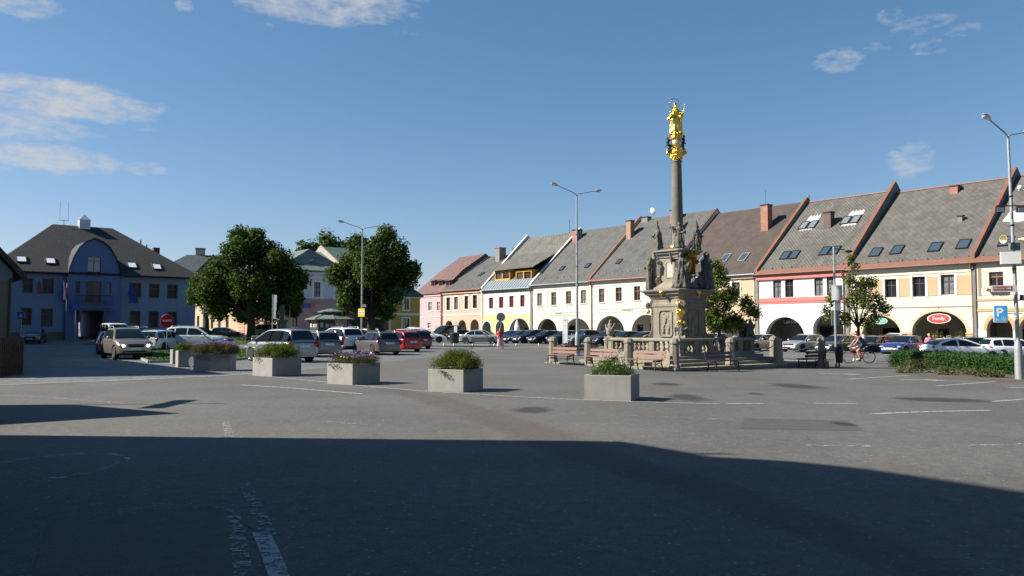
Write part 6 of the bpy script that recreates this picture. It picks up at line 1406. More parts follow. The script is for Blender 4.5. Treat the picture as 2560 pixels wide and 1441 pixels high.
def car_parts(style, col):
    key = (style, col.name)
    if key in CARC: return CARC[key]
    p = ST[style]; L_, W_, H, bz, sz, wr = p['L'], p['W'], p['H'], p['bz'], p['sz'], p['r']; xb0, xr0, xr1, xb1 = [q * L_ for q in p['c']]; hz, nz = p['hz'], p['nz']; parts = []
    ztop = [(0, .50), (.004 * L_, .62), (.012 * L_, p['tail'] - .08), (.035 * L_, p['tail']), (xb0 + .02 if style != 'sedan' else xb0, p['tail']), (xb0 + .35 if style != 'sedan' else xr0, bz + .02), (xb1 - .4, bz), (xb1, hz), ((xb1 + L_) / 2, hz - .07), (L_ * .95, nz + .04), (L_ * .985, nz - .10), (L_, nz - .26)]
    wtab = [(0, .74), (.02 * L_, .86), (.07 * L_, .95), (.2 * L_, 1.0), (.78 * L_, 1.0), (.90 * L_, .955), (.96 * L_, .86), (.99 * L_, .70), (L_, .58)]
    if style == 'van': wtab = [(0, .93), (.03 * L_, .98), (.2 * L_, 1), (.78 * L_, 1), (.92 * L_, .95), (.98 * L_, .84), (L_, .7)]
    wx = (.185 * L_, .815 * L_); ra = wr + .055
    xs = {0.0, L_}
    for t in (ztop, wtab): xs |= {a for a, _ in t}
    for c in wx:
        for k in range(11): xs.add(c + ra * math.cos(math.pi * k / 10))
        xs |= {c - ra - .01, c + ra + .01}
    k = .0
    while k < L_: xs.add(round(k, 3)); k += .22
    xs = sorted(xs); xx = [xs[0]]
    for x in xs:
        if x - xx[-1] > .012: xx.append(x)
    if xx[-1] != L_: xx[-1] = L_
    rings = []
    for x in xx:
        zb = sz + (.12 * max(0, 1 - x / (.12 * L_)) if x < .12 * L_ else 0) + (.05 * max(0, (x - .9 * L_) / (.1 * L_)))
        fl = zb
        for c in wx:
            if abs(x - c) < ra: zb = max(zb, wr + math.sqrt(max(0, ra * ra - (x - c) ** 2)))
        zt = max(lerp_tab(ztop, x), zb + .05); w = W_ / 2 * lerp_tab(wtab, x); zm = max(zb + .02, min(.60, zt - .12)); zm2 = max(zm + .01, (zm + zt) / 2 + .02)
        half = [(0, zb), (w * .80, zb), (w * .965, zb + .012), (w * .985, min(zb + .08, zm)), (w, zm), (w * .985, zm2), (w * .955, zt - .045), (w * .90, zt - .006), (w * .6, zt + .012), (0, zt + .022)]
        rings.append([(x, -y, z) for y, z in half[::-1]] + [(x, y, z) for y, z in half[1:-1]])
    b = MB().loft(rings); parts.append(('body', b.mesh('body', col, smooth=38), None))
    # cabin shell
    prof = [(xb0, bz - .03), (xb0 + (xr0 - xb0) * .45, bz + (H - bz) * .52), (xr0 - .02, H - .10), (xr0 + .12, H - .045), (xr0 + (xr1 - xr0) * .4, H), (xr1 - .25, H - .015), (xr1, H - .06), (xr1 + (xb1 - xr1) * .5, (H - .06 + hz) / 2 + .02), (xb1, hz - .02)]
    if style == 'sedan' or style == 'swept': prof[1] = (xb0 + (xr0 - xb0) * .5, bz + (H - bz) * .54)
    def top(x):
        for (a, u), (c, v) in zip(prof, prof[1:]):
            if x <= c: return u + (v - u) * (x - a) / (c - a)
        return prof[-1][1]
    tum = .42 if style != 'van' else .18
    def wb(x): return W_ / 2 * lerp_tab(wtab, x) * .915
    def ys(x, z): return wb(x) - max(0, z - bz) * tum
    cr = []
    xc = sorted({q for q, _ in prof} | {xb0 + (xb1 - xb0) * k / 16 for k in range(17)})
    for x in xc:
        z = max(top(x), bz - .025); zs = max(bz - .03, z - .07); w = ys(x, zs); w2 = max(w - .10, .05)
        half = [(wb(x), bz - .04), (w, zs), (w - .03, z - .022), (w2, z), (w * .4, z + .018), (0, z + .022)]
        cr.append([(x, -y, q) for y, q in half[::-1]] + [(x, y, q) for y, q in half[1:]])
    rf = MB().loft(cr, closed=False, caps=False); parts.append(('roof', rf.mesh('roof', col, smooth=40), None))
    # side windows (slightly proud panels)
    def side_panel(x0, x1, sg, z_lo, mar):
        n = 8; lo = []; hi = []
        for k in range(n + 1):
            x = x0 + (x1 - x0) * k / n; zt = top(x) - mar; lo.append((x, z_lo)); hi.append((x, max(z_lo + .01, zt)))
        v = []
        for x, z in lo + hi: v.append((x, sg * (ys(x, z) + .009), z))
        return MB().add(v, [(k, k + 1, n + 2 + k, n + 1 + k) for k in range(n)])
    s0 = xb0 + (xr0 - xb0) * (.35 if style not in ('sedan', 'swept') else .3) + .14; s1 = xb1 - .22
    if style in ('wagon', 'suv', 'van', 'mpv'): cuts = [s0, xb0 + (xb1 - xb0) * .24, xb0 + (xb1 - xb0) * .27, xb0 + (xb1 - xb0) * .50, xb0 + (xb1 - xb0) * .53, s1]
    else: cuts = [s0, xb0 + (xb1 - xb0) * .42, xb0 + (xb1 - xb0) * .455, s1]
    for sg in (-1, 1):
        for a, c in zip(cuts[::2], cuts[1::2]): parts.append(('side_window', side_panel(a, c, sg, bz + .035, .095).mesh('side_window', M_cglass, smooth=60), None))
    def screen(xa, xb_, lo_m, hi_m, nm):
        n = 6; m = 8; v = []
        for k in range(n + 1):
            t = lo_m + (hi_m - lo_m) * k / n; x = xa + (xb_ - xa) * t; z = top(x); w = ys(x, z - .05) - .085
            dx = top(x + .01) - top(x - .01); nx_, nz_ = -dx, .02; l = math.hypot(nx_, nz_); nx_, nz_ = nx_ / l * .014, nz_ / l * .014
            for j in range(m + 1):
                u = -1 + 2 * j / m; v.append((x + nx_, w * u, z + nz_ + .016 * (1 - abs(u) ** 2.2) + .006))
        f = [(k * (m + 1) + j, k * (m + 1) + j + 1, (k + 1) * (m + 1) + j + 1, (k + 1) * (m + 1) + j) for k in range(n) for j in range(m)]
        return MB().add(v, f).mesh(nm, M_cglass, smooth=60)
    parts.append(('windscreen', screen(xb1, xr1, .06, .93, 'windscreen'), None)); parts.append(('rear_window', screen(xb0, xr0, .14 if style != 'sedan' else .08, .90, 'rear_window'), None))
    # wheels
    ty = MB(Matrix.Rotation(math.pi / 2, 4, 'X')).lathe([(wr * .62, -.10), (wr * .93, -.105), (wr, -.08), (wr, .08), (wr * .93, .105), (wr * .62, .10)], 22)
    ty.T = Matrix.Rotation(math.pi / 2, 4, 'X'); tym = ty.mesh('wheel', M_rubber, smooth=40)
    rm = MB(Matrix.Rotation(math.pi / 2, 4, 'X')); rm.lathe([(0, .075), (wr * .16, .085), (wr * .2, .06), (wr * .56, .035), (wr * .60, .09), (wr * .66, .104), (wr * .66, -.1), (0, -.1)], 22)
    for k in range(5):
        a = 2 * math.pi * k / 5; c_, s_ = math.cos(a), math.sin(a); q = wr * .6; wd = .035
        rm.add([(-s_ * wd, c_ * wd, .10), (s_ * wd, -c_ * wd, .10), (q * c_ + s_ * wd * .7, q * s_ - c_ * wd * .7, .095), (q * c_ - s_ * wd * .7, q * s_ + c_ * wd * .7, .095), (0, 0, .03), (q * c_, q * s_, .03)], [(0, 1, 2, 3), (0, 3, 5, 4), (1, 4, 5, 2)])
    rmm = rm.mesh('rim', M_rim, smooth=40)
    for c in wx:
        for sg in (-1, 1): parts.append(('wheel', tym, (Matrix.Translation((c, sg * (W_ / 2 - .115), wr)) @ (Matrix.Rotation(math.pi, 4, 'Z') if sg == 1 else Matrix())), rmm))
    parts.append(('underbody', MB().box(.25, L_ - .3, -W_ / 2 + .26, W_ / 2 - .26, sz - .04, .62).mesh('underbody', M_trim), None))
    # lamps
    fz = nz - .02; fy = W_ / 2 * .70
    for sg in (-1, 1):
        b = MB(Matrix.Translation((L_ * .955, sg * fy, fz - .02)) @ Matrix.Rotation(sg * -R(32), 4, 'Z')); b.ball((0, 0, 0), (.13, .20, .085), 12); parts.append(('headlight', b.mesh('headlight', M_lamp, smooth=60), None))
        tz = p['tail'] - .10; hh = .16 if style in ('suv', 'wagon', 'mpv', 'van') else .10
        b = MB(Matrix.Translation((.055, sg * W_ / 2 * .80, tz)) @ Matrix.Rotation(sg * R(28), 4, 'Z')); b.ball((0, 0, 0), (.075, .17, hh), 12); parts.append(('tail_light', b.mesh('tail_light', M_tail, smooth=60), None))
        mz = hz + .09; parts.append(('mirror', MB().ball((xb1 - .42, sg * (W_ / 2 + .07), mz), (.07, .11, .075), 10).tube((xb1 - .40, sg * (W_ / 2 - .1), mz - .06), (xb1 - .41, sg * (W_ / 2 + .05), mz - .02), .03, n=6).mesh('mirror', col, smooth=60), None))
        if p['rails']:
            y = ys(xr1, H) - .04; rl = MB().path([(xr0 + .15, sg * y, H - .05), (xr0 + .25, sg * y, H + .045), (xr1 - .45, sg * y, H + .05), (xr1 - .25, sg * y, H - .03)], .013, 6); parts.append(('roof_rail', rl.mesh('roof_rail', M_rim, smooth=50), None))
    # grille, bumpers, plates
    parts.append(('grille', MB().prism_yz([(-.36, fz - .10), (.36, fz - .10), (.42, fz + .05), (-.42, fz + .05)], L_ - .12, L_ + .003).mesh('grille', M_trim), None))
    parts.append(('lower_grille', MB().prism_yz([(-.45, sz + .08), (.45, sz + .08), (.50, sz + .2), (-.50, sz + .2)], L_ - .1, L_ + .004).mesh('lower_grille', M_trim), None))
    parts.append(('number_plate', MB().box(L_ + .005, L_ + .018, -.26, .26, sz + .215, sz + .325).mesh('number_plate', M_plate), None))
    rp = p['tail'] - .22 if style in ('suv', 'wagon', 'mpv', 'van') else .62
    rp = {'mpv': .74, 'suv': .78, 'wagon': .74, 'hatch': .70, 'swept': .7, 'sedan': .74, 'van': .8}[style]
    xr_ = .012 * L_ - .03
    parts.append(('number_plate', MB().box(-.045, .02, -.26, .26, rp - .055, rp + .055).mesh('number_plate', M_plate), None))
    parts.append(('bumper', MB().loft([[(x_, -y_, sz + .04), (x_, y_, sz + .04), (x_, y_ * 1.0, sz + .20), (x_, -y_ * 1.0, sz + .20)] for x_, y_ in ((-.03, W_ / 2 * .66), (.05, W_ / 2 * .82), (.25, W_ / 2 * .90))]).mesh('bumper', M_trim if style == 'suv' else col, smooth=60), None))
    for sg in (-1, 1): parts.append(('door_handle', MB().box(L_ * .40, L_ * .40 + .18, sg * W_ / 2 * .975 - .012, sg * W_ / 2 * .975 + .014, bz - .16, bz - .13).box(L_ * .60, L_ * .60 + .18, sg * W_ / 2 * .975 - .012, sg * W_ / 2 * .975 + .014, bz - .16, bz - .13).mesh('door_handle', col), None))
    CARC[key] = parts; return parts
def car(style, col, pos, head, label, scale=1.0, front=False, lit=False, grp='parked cars', cat='car'):
    """pos: ground point under the rear bumper centre (or the front one if front=True); head: heading angle"""
    p = ST[style]; d = Vector((math.cos(head), math.sin(head), 0)); L_ = p['L'] * scale
    if front: pos = pos - d * L_
    ctr = pos + d * L_ * .5; a = gz(pos.x, pos.y); e = pos + d * L_; sl_ = math.atan2(gz(e.x, e.y) - a, L_)
    t = thing('parked_car' if grp == 'parked cars' else 'car', label, cat, Vector((pos.x, pos.y, a + .006)), 0, grp)
    t.rotation_euler = (0, -sl_, head); t.scale = (scale,) * 3
    for q in car_parts(style, col):
        o = put(q[0], q[1], t)
        if q[2] is not None:
            o.matrix_local = q[2]; put('rim', q[3], o)
    if lit:
        for sg in (-1, 1): MB().ball((p['L'] * .99, sg * p['W'] / 2 * .66, p['nz'] - .04), (.05, .075, .05), 8).build('lit_lamp', M_lit, t)
    return t
HA = math.atan2(DA.y, DA.x); HB = math.atan2(DB.y, DB.x)
def at2(px, y): p = at(px, y); return p
c_silver = paint('silver', (.42, .44, .46)); c_blueg = paint('blue_silver', (.26, .31, .36)); c_grey = paint('warm_grey', (.17, .165, .155)); c_navy = paint('navy', (.012, .018, .035)); c_black = paint('black', (.01, .01, .012)); c_red = paint('red', (.42, .012, .02), .2); c_dred = paint('dark_red', (.13, .006, .015), .3)
c_white = paint('white', (.78, .79, .80), 0); c_beige = paint('beige_grey', (.24, .21, .17)); c_blue = paint('blue', (.015, .045, .22), .3); c_green = paint('dark_green', (.01, .05, .045)); c_dgrey = paint('dark_grey', (.05, .055, .06)); c_bsilver = paint('champagne', (.40, .37, .32)); c_lblue = paint('pale_blue_white', (.50, .56, .60), .2); c_ggrey = paint('green_grey', (.10, .12, .11))
# driving cars on the left street
du = car('suv', c_beige, at(342, 41), -HA * 0 + math.atan2(-DA.y, -DA.x) , 'beige-grey off-roader with headlamps on coming down the left street', .985, front=True, lit=True, grp='cars driving in the street')
for sg in (-1, 1): MB().path([(1.1, sg * .62, 1.64), (1.2, sg * .62, 1.74), (2.1, sg * .62, 1.74), (2.2, sg * .62, 1.62)], .022, 6).build('roof_rail', M_rim, du)
MB().box(4.38, 4.41, -.72, .72, .48, .64).build('skid_plate', c_silver, du)
car('hatch', c_dgrey, at(318, 47.5), math.atan2(-DA.y, -DA.x) + .03, 'dark car following half hidden behind the beige off-roader', .98, front=True, lit=True, grp='cars driving in the street')
car('van', c_white, at(306, 66), math.atan2(-DA.y, -DA.x), 'white van roof showing above the beige off-roader', .95, front=True)
car('suv', c_dgrey, at(368, 64), math.atan2(-DA.y, -DA.x), 'dark car with pale windscreen behind the off-roader', .95, front=True)
car('hatch', c_dgrey, at(74, 70), math.atan2(-.93, .36), 'small dark blue-grey car in the shade beside the striped gable house', .93, front=True)
car('wagon', c_lblue, at(366, 54), HB + .75, 'pale estate car behind the off-roader on its right')
car('hatch', c_white, at(386, 57), HA + .25, 'white hatchback with red lamps behind the no entry sign', .98)
car('hatch', c_red, at(408, 60), HA + .15, 'red hatchback tail between the white cars', .95)
car('suv', c_lblue, at(416, 57), HB - .65, 'white off-roader parked side-on above the lawn', 1.05)
car('suv', c_silver, at(637, 80), HB - .60, 'silver off-roader parked beyond the big tree trunk', .97)
car('hatch', c_dgrey, at(530, 86), HB - .6, 'dark low car behind the bonnet of the white off-roader', .8)
# middle rows, rear towards the viewer
car('mpv', paint('steel_blue', (.25, .275, .30)), at(762, 37.6), HA + .16, 'silver-grey compact people carrier, nearest car of the middle row', 1.02)
car('wagon', c_grey, at(826, 44.3), HA - .02, 'grey estate car behind the silver people carrier', .97)
car('suv', c_white, at(886, 50.5), HA + .02, 'white off-roader with dark rear window in the middle row', 1.0)
car('wagon', paint('brown_grey', (.14, .13, .125)), at(976, 47.8), HA - .10, 'brown-grey estate car with silver wheel trims showing its left side', .95)
car('hatch', c_red, at(1034, 54), HA + .0, 'bright red hatchback at the right end of the middle row', .98)
car('hatch', c_dred, at(1061, 62), HA - .05, 'dark red hatchback partly behind the bright red one', 1.0)
car('wagon', c_white, at(938, 72), HA, 'white estate car beneath the second tree', .95)
car('hatch', c_lblue, at(1000, 78), HA - .8, 'pale blue car seen over the brown-grey estate')
car('wagon', c_white, at(1012, 88), HB - .6, 'white estate car in front of the yellow house')
car('hatch', c_white, at(1052, 98), HA, 'white car in front of the pink house corner')
# far row in front of the arcades: line from (29,59.6) to (0.4,86)
def row_pt(px):
    k = ray(px, 822).x / ray(px, 822).y; q0 = Vector((29, 59.6)); d = Vector((-.735, .678)); s = (q0.x - k * q0.y) / (k * d.y - d.x); return Vector((q0.x + d.x * s, q0.y + d.y * s, 0))
HW = math.atan2(-DB.y, -DB.x)
far = [('van', c_navy, 1078, HW + .1, 'dark navy van at the left end of the arcade row', 1.0), ('hatch', c_black, 1124, HW + math.pi - .5 + .35, 'black hatchback showing its tail left of the silver saloon', 1.0),
       ('hatch', c_blue, 1243, HW + .1, 'blue car front glimpsed beside the walking woman', .95), ('wagon', c_navy, 1262, HW, 'dark estate car right behind the walking woman', .95), ('wagon', c_navy, 1287, HW, 'navy estate car left of the first bus stop sign', 1.0), ('wagon', c_black, 1325, HW, 'black estate car third left of the bus stop sign', .95),
       ('hatch', c_navy, 1374, HW, 'navy hatchback just left of the bus stop sign', 1.0), ('suv', c_blueg, 1418, HW, 'blue-silver off-roader with bright front behind the bus stop sign', .95), ('wagon', c_navy, 1478, HW, 'navy estate car right of the tall lamp base', 1.02), ('hatch', c_dgrey, 1520, HW, 'dark grey car beside the left balustrade statue', 1.03),
       ('wagon', c_black, 1566, HW, 'black car behind the left balustrade statue', 1.0), ('hatch', c_green, 1600, HW, 'dark teal car behind the left balustrade', 1.0)]
for st, c, px, hd, lb, sc in far: car(st, c, row_pt(px), hd, lb, sc, front=(hd < -1.5 and 'tail' not in lb))
car('sedan', c_blueg, at(1152, 86), HB - .95, 'silver-blue saloon seen from its rear left beside the tan bench', 1.0)
for st, c, px, lb, sc in [('sedan', c_silver, 1745, 'silver saloon roof showing right of the monument', 1.0), ('hatch', c_bsilver, 1858, 'champagne hatchback left of the silver estate', .98), ('wagon', c_silver, 1968, 'bright silver estate car facing the square', 1.0), ('wagon', c_ggrey, 2053, 'green-grey estate car behind the black litter bin', 1.0),
                          ('wagon', c_black, 2140, 'black estate car behind the cyclist', .98), ('hatch', c_blue, 2222, 'deep blue hatchback at the left end of the hedge', 1.05)]:
    p = row_pt(px)
    car(st, c, p, HW, lb, sc, front=True)
car('swept', c_white, at(2312, 47), HB - .62, 'white swept-back hatchback behind the hedge', .99)
car('wagon', c_white, at(2455, 54), HB - .62, 'cream white estate car at the right edge behind the hedge', .98)
car('wagon', c_green, at(2385, 60), HB - .55, 'dark green estate car roof behind the white hatchback', 1.0)
car('wagon', c_navy, at(2535, 64), HB - .6, 'navy car at the right edge under the brown house arch', 1.0)
car('hatch', c_navy, at(2150, 62), HW + .1, 'pale-fronted dark car hidden behind the black estate', .95, front=True) if False else None
car('suv', c_white, row_pt(2108) + DB * 6, HW, 'white van-like car roof between the green-grey and black estates', 1.02, front=True)
car('wagon', c_lblue, row_pt(1360) + DB * 7, HW, 'pale car roof behind the black estate', 1.03, front=True)
# ================================================================ STREET FURNITURE
def lamp(pos, top, adir, label, arm=1.7, base=True, rise=.42):
    t = thing('street_lamp', label, 'street lamp', pos, 0, 'twin-headed street lamps'); H = top - pos.z
    b = MB(); b.tube((0, 0, 1.4), (0, 0, H * .55), .075, .065, 12).tube((0, 0, H * .55), (0, 0, H), .062, .045, 12); b.build('pole', M_steel, t, smooth=50)
    MB().lathe([(.155, -.1), (.15, .05), (.135, 1.05), (.13, 1.25), (.075, 1.42)], 14).build('base_sleeve', M_steel, t, smooth=40)
    for z in (H * .45, H * .55, H * .63, H * .75): MB().lathe([(.07, z - .03), (.08, z), (.07, z + .03)], 10).build('collar', M_dkmetal, t)
    a = Vector((adir[0], adir[1], 0)).normalized()
    for sg in (1, -1):
        e = a * sg; pts = [Vector((0, 0, H - .12)), e * .10 + Vector((0, 0, H + .03)), e * .3 + Vector((0, 0, H + .1)), e * arm * .75 + Vector((0, 0, H + rise * .75)), e * (arm * .98) + Vector((0, 0, H + rise))]
        o = MB().path(pts, .026, 8).build('arm', M_steel, t, smooth=50)
        q = (e + Vector((0, 0, rise / arm * .8))).normalized(); T = Matrix.Translation(e * arm + Vector((0, 0, H + rise))) @ q.to_track_quat('X', 'Z').to_matrix().to_4x4()
        MB(T).ball((.12, 0, .0), (.30, .12, .085), 12).build('lamp_head', mat('lamp_head_grey', (.42, .44, .45), .35, .4), t, smooth=60)
        MB(T).ball((.18, 0, -.045), (.20, .10, .075), 12).build('lamp_glass', mat('lamp_glass', (.7, .72, .72), .12), t, smooth=60)
    return t
p = at(904, 61); l1 = lamp(p, zat(905, 573, p), -DB, 'twin-headed grey street lamp beside the second tree with a yellow sign')
p = at(1443, 48); l2 = lamp(p, zat(1443, 487, p), -DB, 'tall twin-headed grey street lamp behind the left benches')
p = at(2545, 29.5); l3 = lamp(p, zat(2522, 341, p), -DB, 'twin-headed street lamp at the right edge carrying floodlights and loudspeakers', 1.8)
l3.rotation_euler = (0, -.016, 0)
# on the right lamp
M_box = mat('grey_white_box', (.55, .57, .57), .5, var=.05)
def zL(py): return zat(2540, py, Vector((18.7, 29.5, 0)))
LX, LY = l3.location.x, l3.location.y
z0, z1 = zL(661), zL(631)
bx = MB().box(-.52, .12, -.30, -.06, z0, z1).build('cabinet_box', M_box); bx.location = (LX, LY, 0); bx.rotation_euler = (0, 0, -R(22)); tag(bx, 'white cabinet box fixed on the right lamp pole', 'box')
cb = thing('floodlight_bar', 'pair of small floodlights on a cross bar on the right lamp pole', 'floodlight', (LX - .12, LY, zL(524)))
MB().tube((-.62, -.1, .12), (.45, -.1, .12), .022).build('bar', M_dkmetal, cb)
for x in (-.52, .25):
    q = MB(Matrix.Translation((x, -.18, -.02)) @ Matrix.Rotation(R(12), 4, 'X')).box(-.15, .15, -.06, .06, -.12, .10).build('floodlight', M_dkmetal, cb); MB(Matrix.Translation((x, -.18, -.02)) @ Matrix.Rotation(R(12), 4, 'X')).box(-.12, .12, -.068, -.061, -.09, .07).build('lens', mat('floodlight_lens', (.55, .58, .6), .15), q)
ls = thing('loudspeakers', 'pair of cream horn loudspeakers on the right lamp pole', 'loudspeaker', (LX - .1, LY, zL(600)))
M_horn = mat('cream_horn', (.55, .50, .33), .5)
for sg, yw in ((-1, R(200)), (1, R(-25))):
    T = Matrix.Translation((sg * .16, -.08, 0)) @ Matrix.Rotation(yw, 4, 'Z') @ Matrix.Rotation(R(90), 4, 'Y'); MB(T).lathe([(.04, 0), (.06, .12), (.11, .26), (.16, .32), (.15, .32), (.05, .14), (.0, .1)], 14).build('horn', M_horn, ls, smooth=50)
MB().box(-.1, .22, -.1, .1, -.38, -.12).build('bracket', mat('grey_green_box', (.12, .16, .14), .6), ls)
z = zL(545); o = MB().ball((0, 0, 0), .1, 10).tube((0, .1, -.1), (.4, .1, -.02), .015).build('camera_dome', mat('dome_white', (.7, .7, .7), .3)); o.location = (LX + .12, LY - .2, zL(472)); tag(o, 'white dome camera on the right lamp pole', 'camera')
# P sign
s67 = F / 29.3
ps = thing('parking_sign', 'blue parking sign with large white P on a bracket of the right lamp', 'sign', (LX - .72, LY - .15, zL(785)))
zz = 21.5 / s67; xw = 15.5 / s67
M_sblue = mat('sign_blue_bright', (.03, .27, .62), .4)
ps.rotation_euler = (0, 0, -R(20))
MB().bbox(-xw, xw, 0, .03, -zz, zz, .008).build('panel', M_signw, ps); MB().box(-xw * .90, xw * .90, -.006, -.002, -zz * .92, zz * .92).build('face', M_sblue, ps)
q = text('lettering', 'P', .43, M_signw, ps, ext=.002, offset=.012); q.location = (-xw * .62, -.009, -zz * .30)
q = text('lettering', '2x', .13, M_signw, ps, ext=.002); q.location = (-xw * .80, -.009, -zz * .82)
b = MB(); b.box(.03, .035, -.012, -.008, -zz * .84, -zz * .32).box(.17, .175, -.012, -.008, -zz * .84, -zz * .32).box(.03, .175, -.012, -.008, -zz * .325, -zz * .31).box(.03, .175, -.012, -.008, -zz * .84, -zz * .825)
b.ball((.095, -.011, -zz * .42), (.012, .004, .012), 8).tube((.095, -.011, -zz * .47), (.10, -.011, -zz * .62), .007, n=5).tube((.10, -.011, -zz * .62), (.135, -.011, -zz * .63), .007, n=5).tube((.135, -.011, -zz * .63), (.15, -.011, -zz * .76), .007, n=5)
b.path([(.10 + .035 * math.cos(a), -.011, -zz * .68 + .035 * math.sin(a)) for a in [2.2 + k * .35 for k in range(13)]], .005, 4); b.build('wheelchair_symbol', M_signw, ps)
MB().tube((xw * .9, .04, 0), (.72, .12, 0), .018).build('bracket', M_steel, ps)
# red and white direction sign
ds = thing('direction_sign', 'white and maroon direction sign on the right lamp pole above the flower box', 'sign', (LX - .6, LY - .1, zL(722)), -.2)
MB().box(-.36, .5, 0, .03, -.13, .12).build('panel', mat('sign_offwhite', (.6, .56, .54), .5), ds); MB().box(-.30, .34, -.005, -.001, -.075, .075).build('face', mat('sign_maroon', (.28, .07, .09), .5), ds)
q = text('lettering', 'Penzion 100', .115, M_signw, ds, ext=.001); q.location = (-.285, -.009, -.035)
MB().prism_xz([(.24, -.03), (.31, 0), (.24, .03), (.24, .012), (.18, .012), (.18, -.012), (.24, -.012)], -.009, -.006).build('arrow', M_signw, ds)
o = MB().box(0, .13, 0, .05, -.1, .1).build('blue_sign_edge', mat('dark_sign_blue', (.03, .07, .2), .5)); o.location = (LX + .13, LY, zL(744)); tag(o, 'small dark blue plate on the right lamp pole', 'sign')
# yellow sign on left lamp
s33 = F / 61
o = thing('yellow_sign', 'yellow sign with a white stripe on the lamp in front of the second tree', 'sign', Vector((l1.location.x, l1.location.y - .12, zat(904, 782, l1.location))))
o.rotation_euler = (0, 0, -.5); MB().box(-.31, .31, -.02, .02, -.31, .31).build('panel', mat('sign_yellow', (.72, .48, .02), .4), o); MB().box(-.31, .31, -.026, -.021, -.11, .11).build('stripe', M_signw, o)
q = text('lettering', 'NEMOCNICE', .085, M_black, o, ext=.001); q.location = (-.27, -.03, -.03)
o = MB().box(0, .28, 0, .02, 0, .2).build('white_plate', M_signw); o.location = (l1.location.x + .06, l1.location.y - .1, zat(904, 768, l1.location)); tag(o, 'small white plate above the yellow sign', 'sign')
# road signs
def sign_round(pos, zc, r, mface, label, back=None, rz=0, hp=None, inner=None, grp=None):
    t = thing('road_sign', label, 'road sign', pos, rz, grp); MB().tube((0, .03, -.1), (0, .03, zc - pos.z + r), .03).build('pole', M_steel, t)
    MB(Matrix.Translation((0, 0, zc - pos.z)) @ Matrix.Rotation(R(90), 4, 'X')).lathe([(0, -.02), (r, -.02), (r, .0), (r * .97, .012), (0, .012)], 28).build('panel', mface, t)
    return t
p = at(417, 44); t = sign_round(p, zat(417, 802, p), .345, mat('no_entry_red', (.50, .015, .02), .4), 'red and white no entry sign on a pole beside the flower boxes', rz=.1)
MB(Matrix.Translation((0, -.0, zat(417, 802, p) - p.z))).box(-.25, .25, -.02, -.0125, -.05, .05).build('white_bar', M_signw, t)
p = at(1252, 66); sign_round(p, zat(1252, 793, p), .37, mat('sign_back_grey', (.20, .21, .22), .5, .3), 'round road sign seen from behind near the walking woman')
# bus stops
def busstop(px, y, ytop, ybot, wpx, label, name='ZAST\u00c1VKA'):
    p = at(px, y); s_ = F / y; t = thing('bus_stop_sign', label, 'bus stop sign', p, -.38, 'bus stop signs'); r = wpx / 2 / s_; zt = zat(px, ytop, p) - p.z; zr = zt - r * 1.1
    for x in (-r * .95, r * .95): MB().tube((x, .02, -.1), (x, .02, zr - .1), .018).build('leg', M_steel, t)
    pr = arc_pts(-r, r, zr, zt, 14) + [(r, zr - r * 1.1), (-r, zr - r * 1.1)]; MB().prism_xz(pr, 0, .03).build('head', mat('stop_grey_rim', (.35, .38, .45), .5), t)
    pi = [(x * .86, zr + (z - zr) * .88) for x, z in pr]; MB().prism_xz(pi, -.006, -.002).build('face', M_signw, t)
    q = text('lettering', name, r * .30, mat('ink_blue', (.03, .04, .12), .6), t, ext=.001, align='CENTER'); q.location = (0, -.009, zr - .02)
    zb = zat(px, ybot, p) - p.z; MB().box(-r, r, 0, .03, zb, zr - r * 1.5).build('timetable_board', mat('board_grey', (.45, .48, .52), .5), t); h_ = zr - r * 1.5 - zb
    MB().box(-r * .85, r * .9, -.006, -.002, zb + h_ * .48, zb + h_ * .95).build('timetable', M_signw, t); MB().box(-r * .2, r * .9, -.006, -.002, zb + h_ * .08, zb + h_ * .44).build('timetable', mat('timetable_grey', (.55, .58, .58), .5), t)
    return t
busstop(1413, 50, 794, 858, 13.5, 'bus stop sign with rounded top left of the tall lamp'); busstop(1139, 82, 804, 832, 9, 'small bus stop sign in front of the black hatchback')
# bins
def bin_(p, r, h, z0, label, m=M_black):
    t = thing('litter_bin', label, 'litter bin', p, 0); MB().lathe([(r * .85, z0), (r, z0 + h), (r * .9, z0 + h), (.0, z0 + h - .06)], 14).build('bucket', m, t, smooth=50); MB().lathe([(r * 1.05, z0 + h), (r * 1.0, z0 + h + .1), (r * .6, z0 + h + .16), (0, z0 + h + .18)], 14).build('lid', m, t, smooth=50)
    MB().tube((0, 0, -.1), (0, 0, z0 + .1), .04).build('leg', m, t); return t
bin_(at(1432, 49), .23, .75, .1, 'black litter bin beside the tall lamp base'); bin_(at(1136, 81.5), .5, .95, .1, 'wide black container below the small bus stop sign')
# pole with small lamp head, boxes and bin (right)
p = at(2092, 37.5); t = thing('lamp_pole', 'single-arm lamp pole with white boxes on it right of the monument', 'street lamp', p, 0); zz_ = lambda py: zat(2090, py, p) - p.z
MB().tube((-.06, 0, -.1), (-.06, 0, zz_(618)), .055, .05, 10).build('pole', M_steel, t, smooth=50); MB().tube((-.06, 0, zz_(622)), (.45, 0, zz_(625)), .022).build('arm', M_dkmetal, t)
MB().ball((.62, 0, zz_(629)), (.22, .12, .07), 10).build('lamp_head', M_dkmetal, t, smooth=60)
o = MB().box(-.2, .28, -.18, .0, zz_(751), zz_(714)).build('meter_box', M_box); o.location = p; o.rotation_euler = (0, 0, -.4); tag(o, 'large white electricity box on the lamp pole by the small tree', 'box')
o = MB().box(-.12, .17, -.1, -.06, zz_(776), zz_(753)).build('small_box', M_box); o.location = p; tag(o, 'narrow pale plate under the large white box', 'sign')
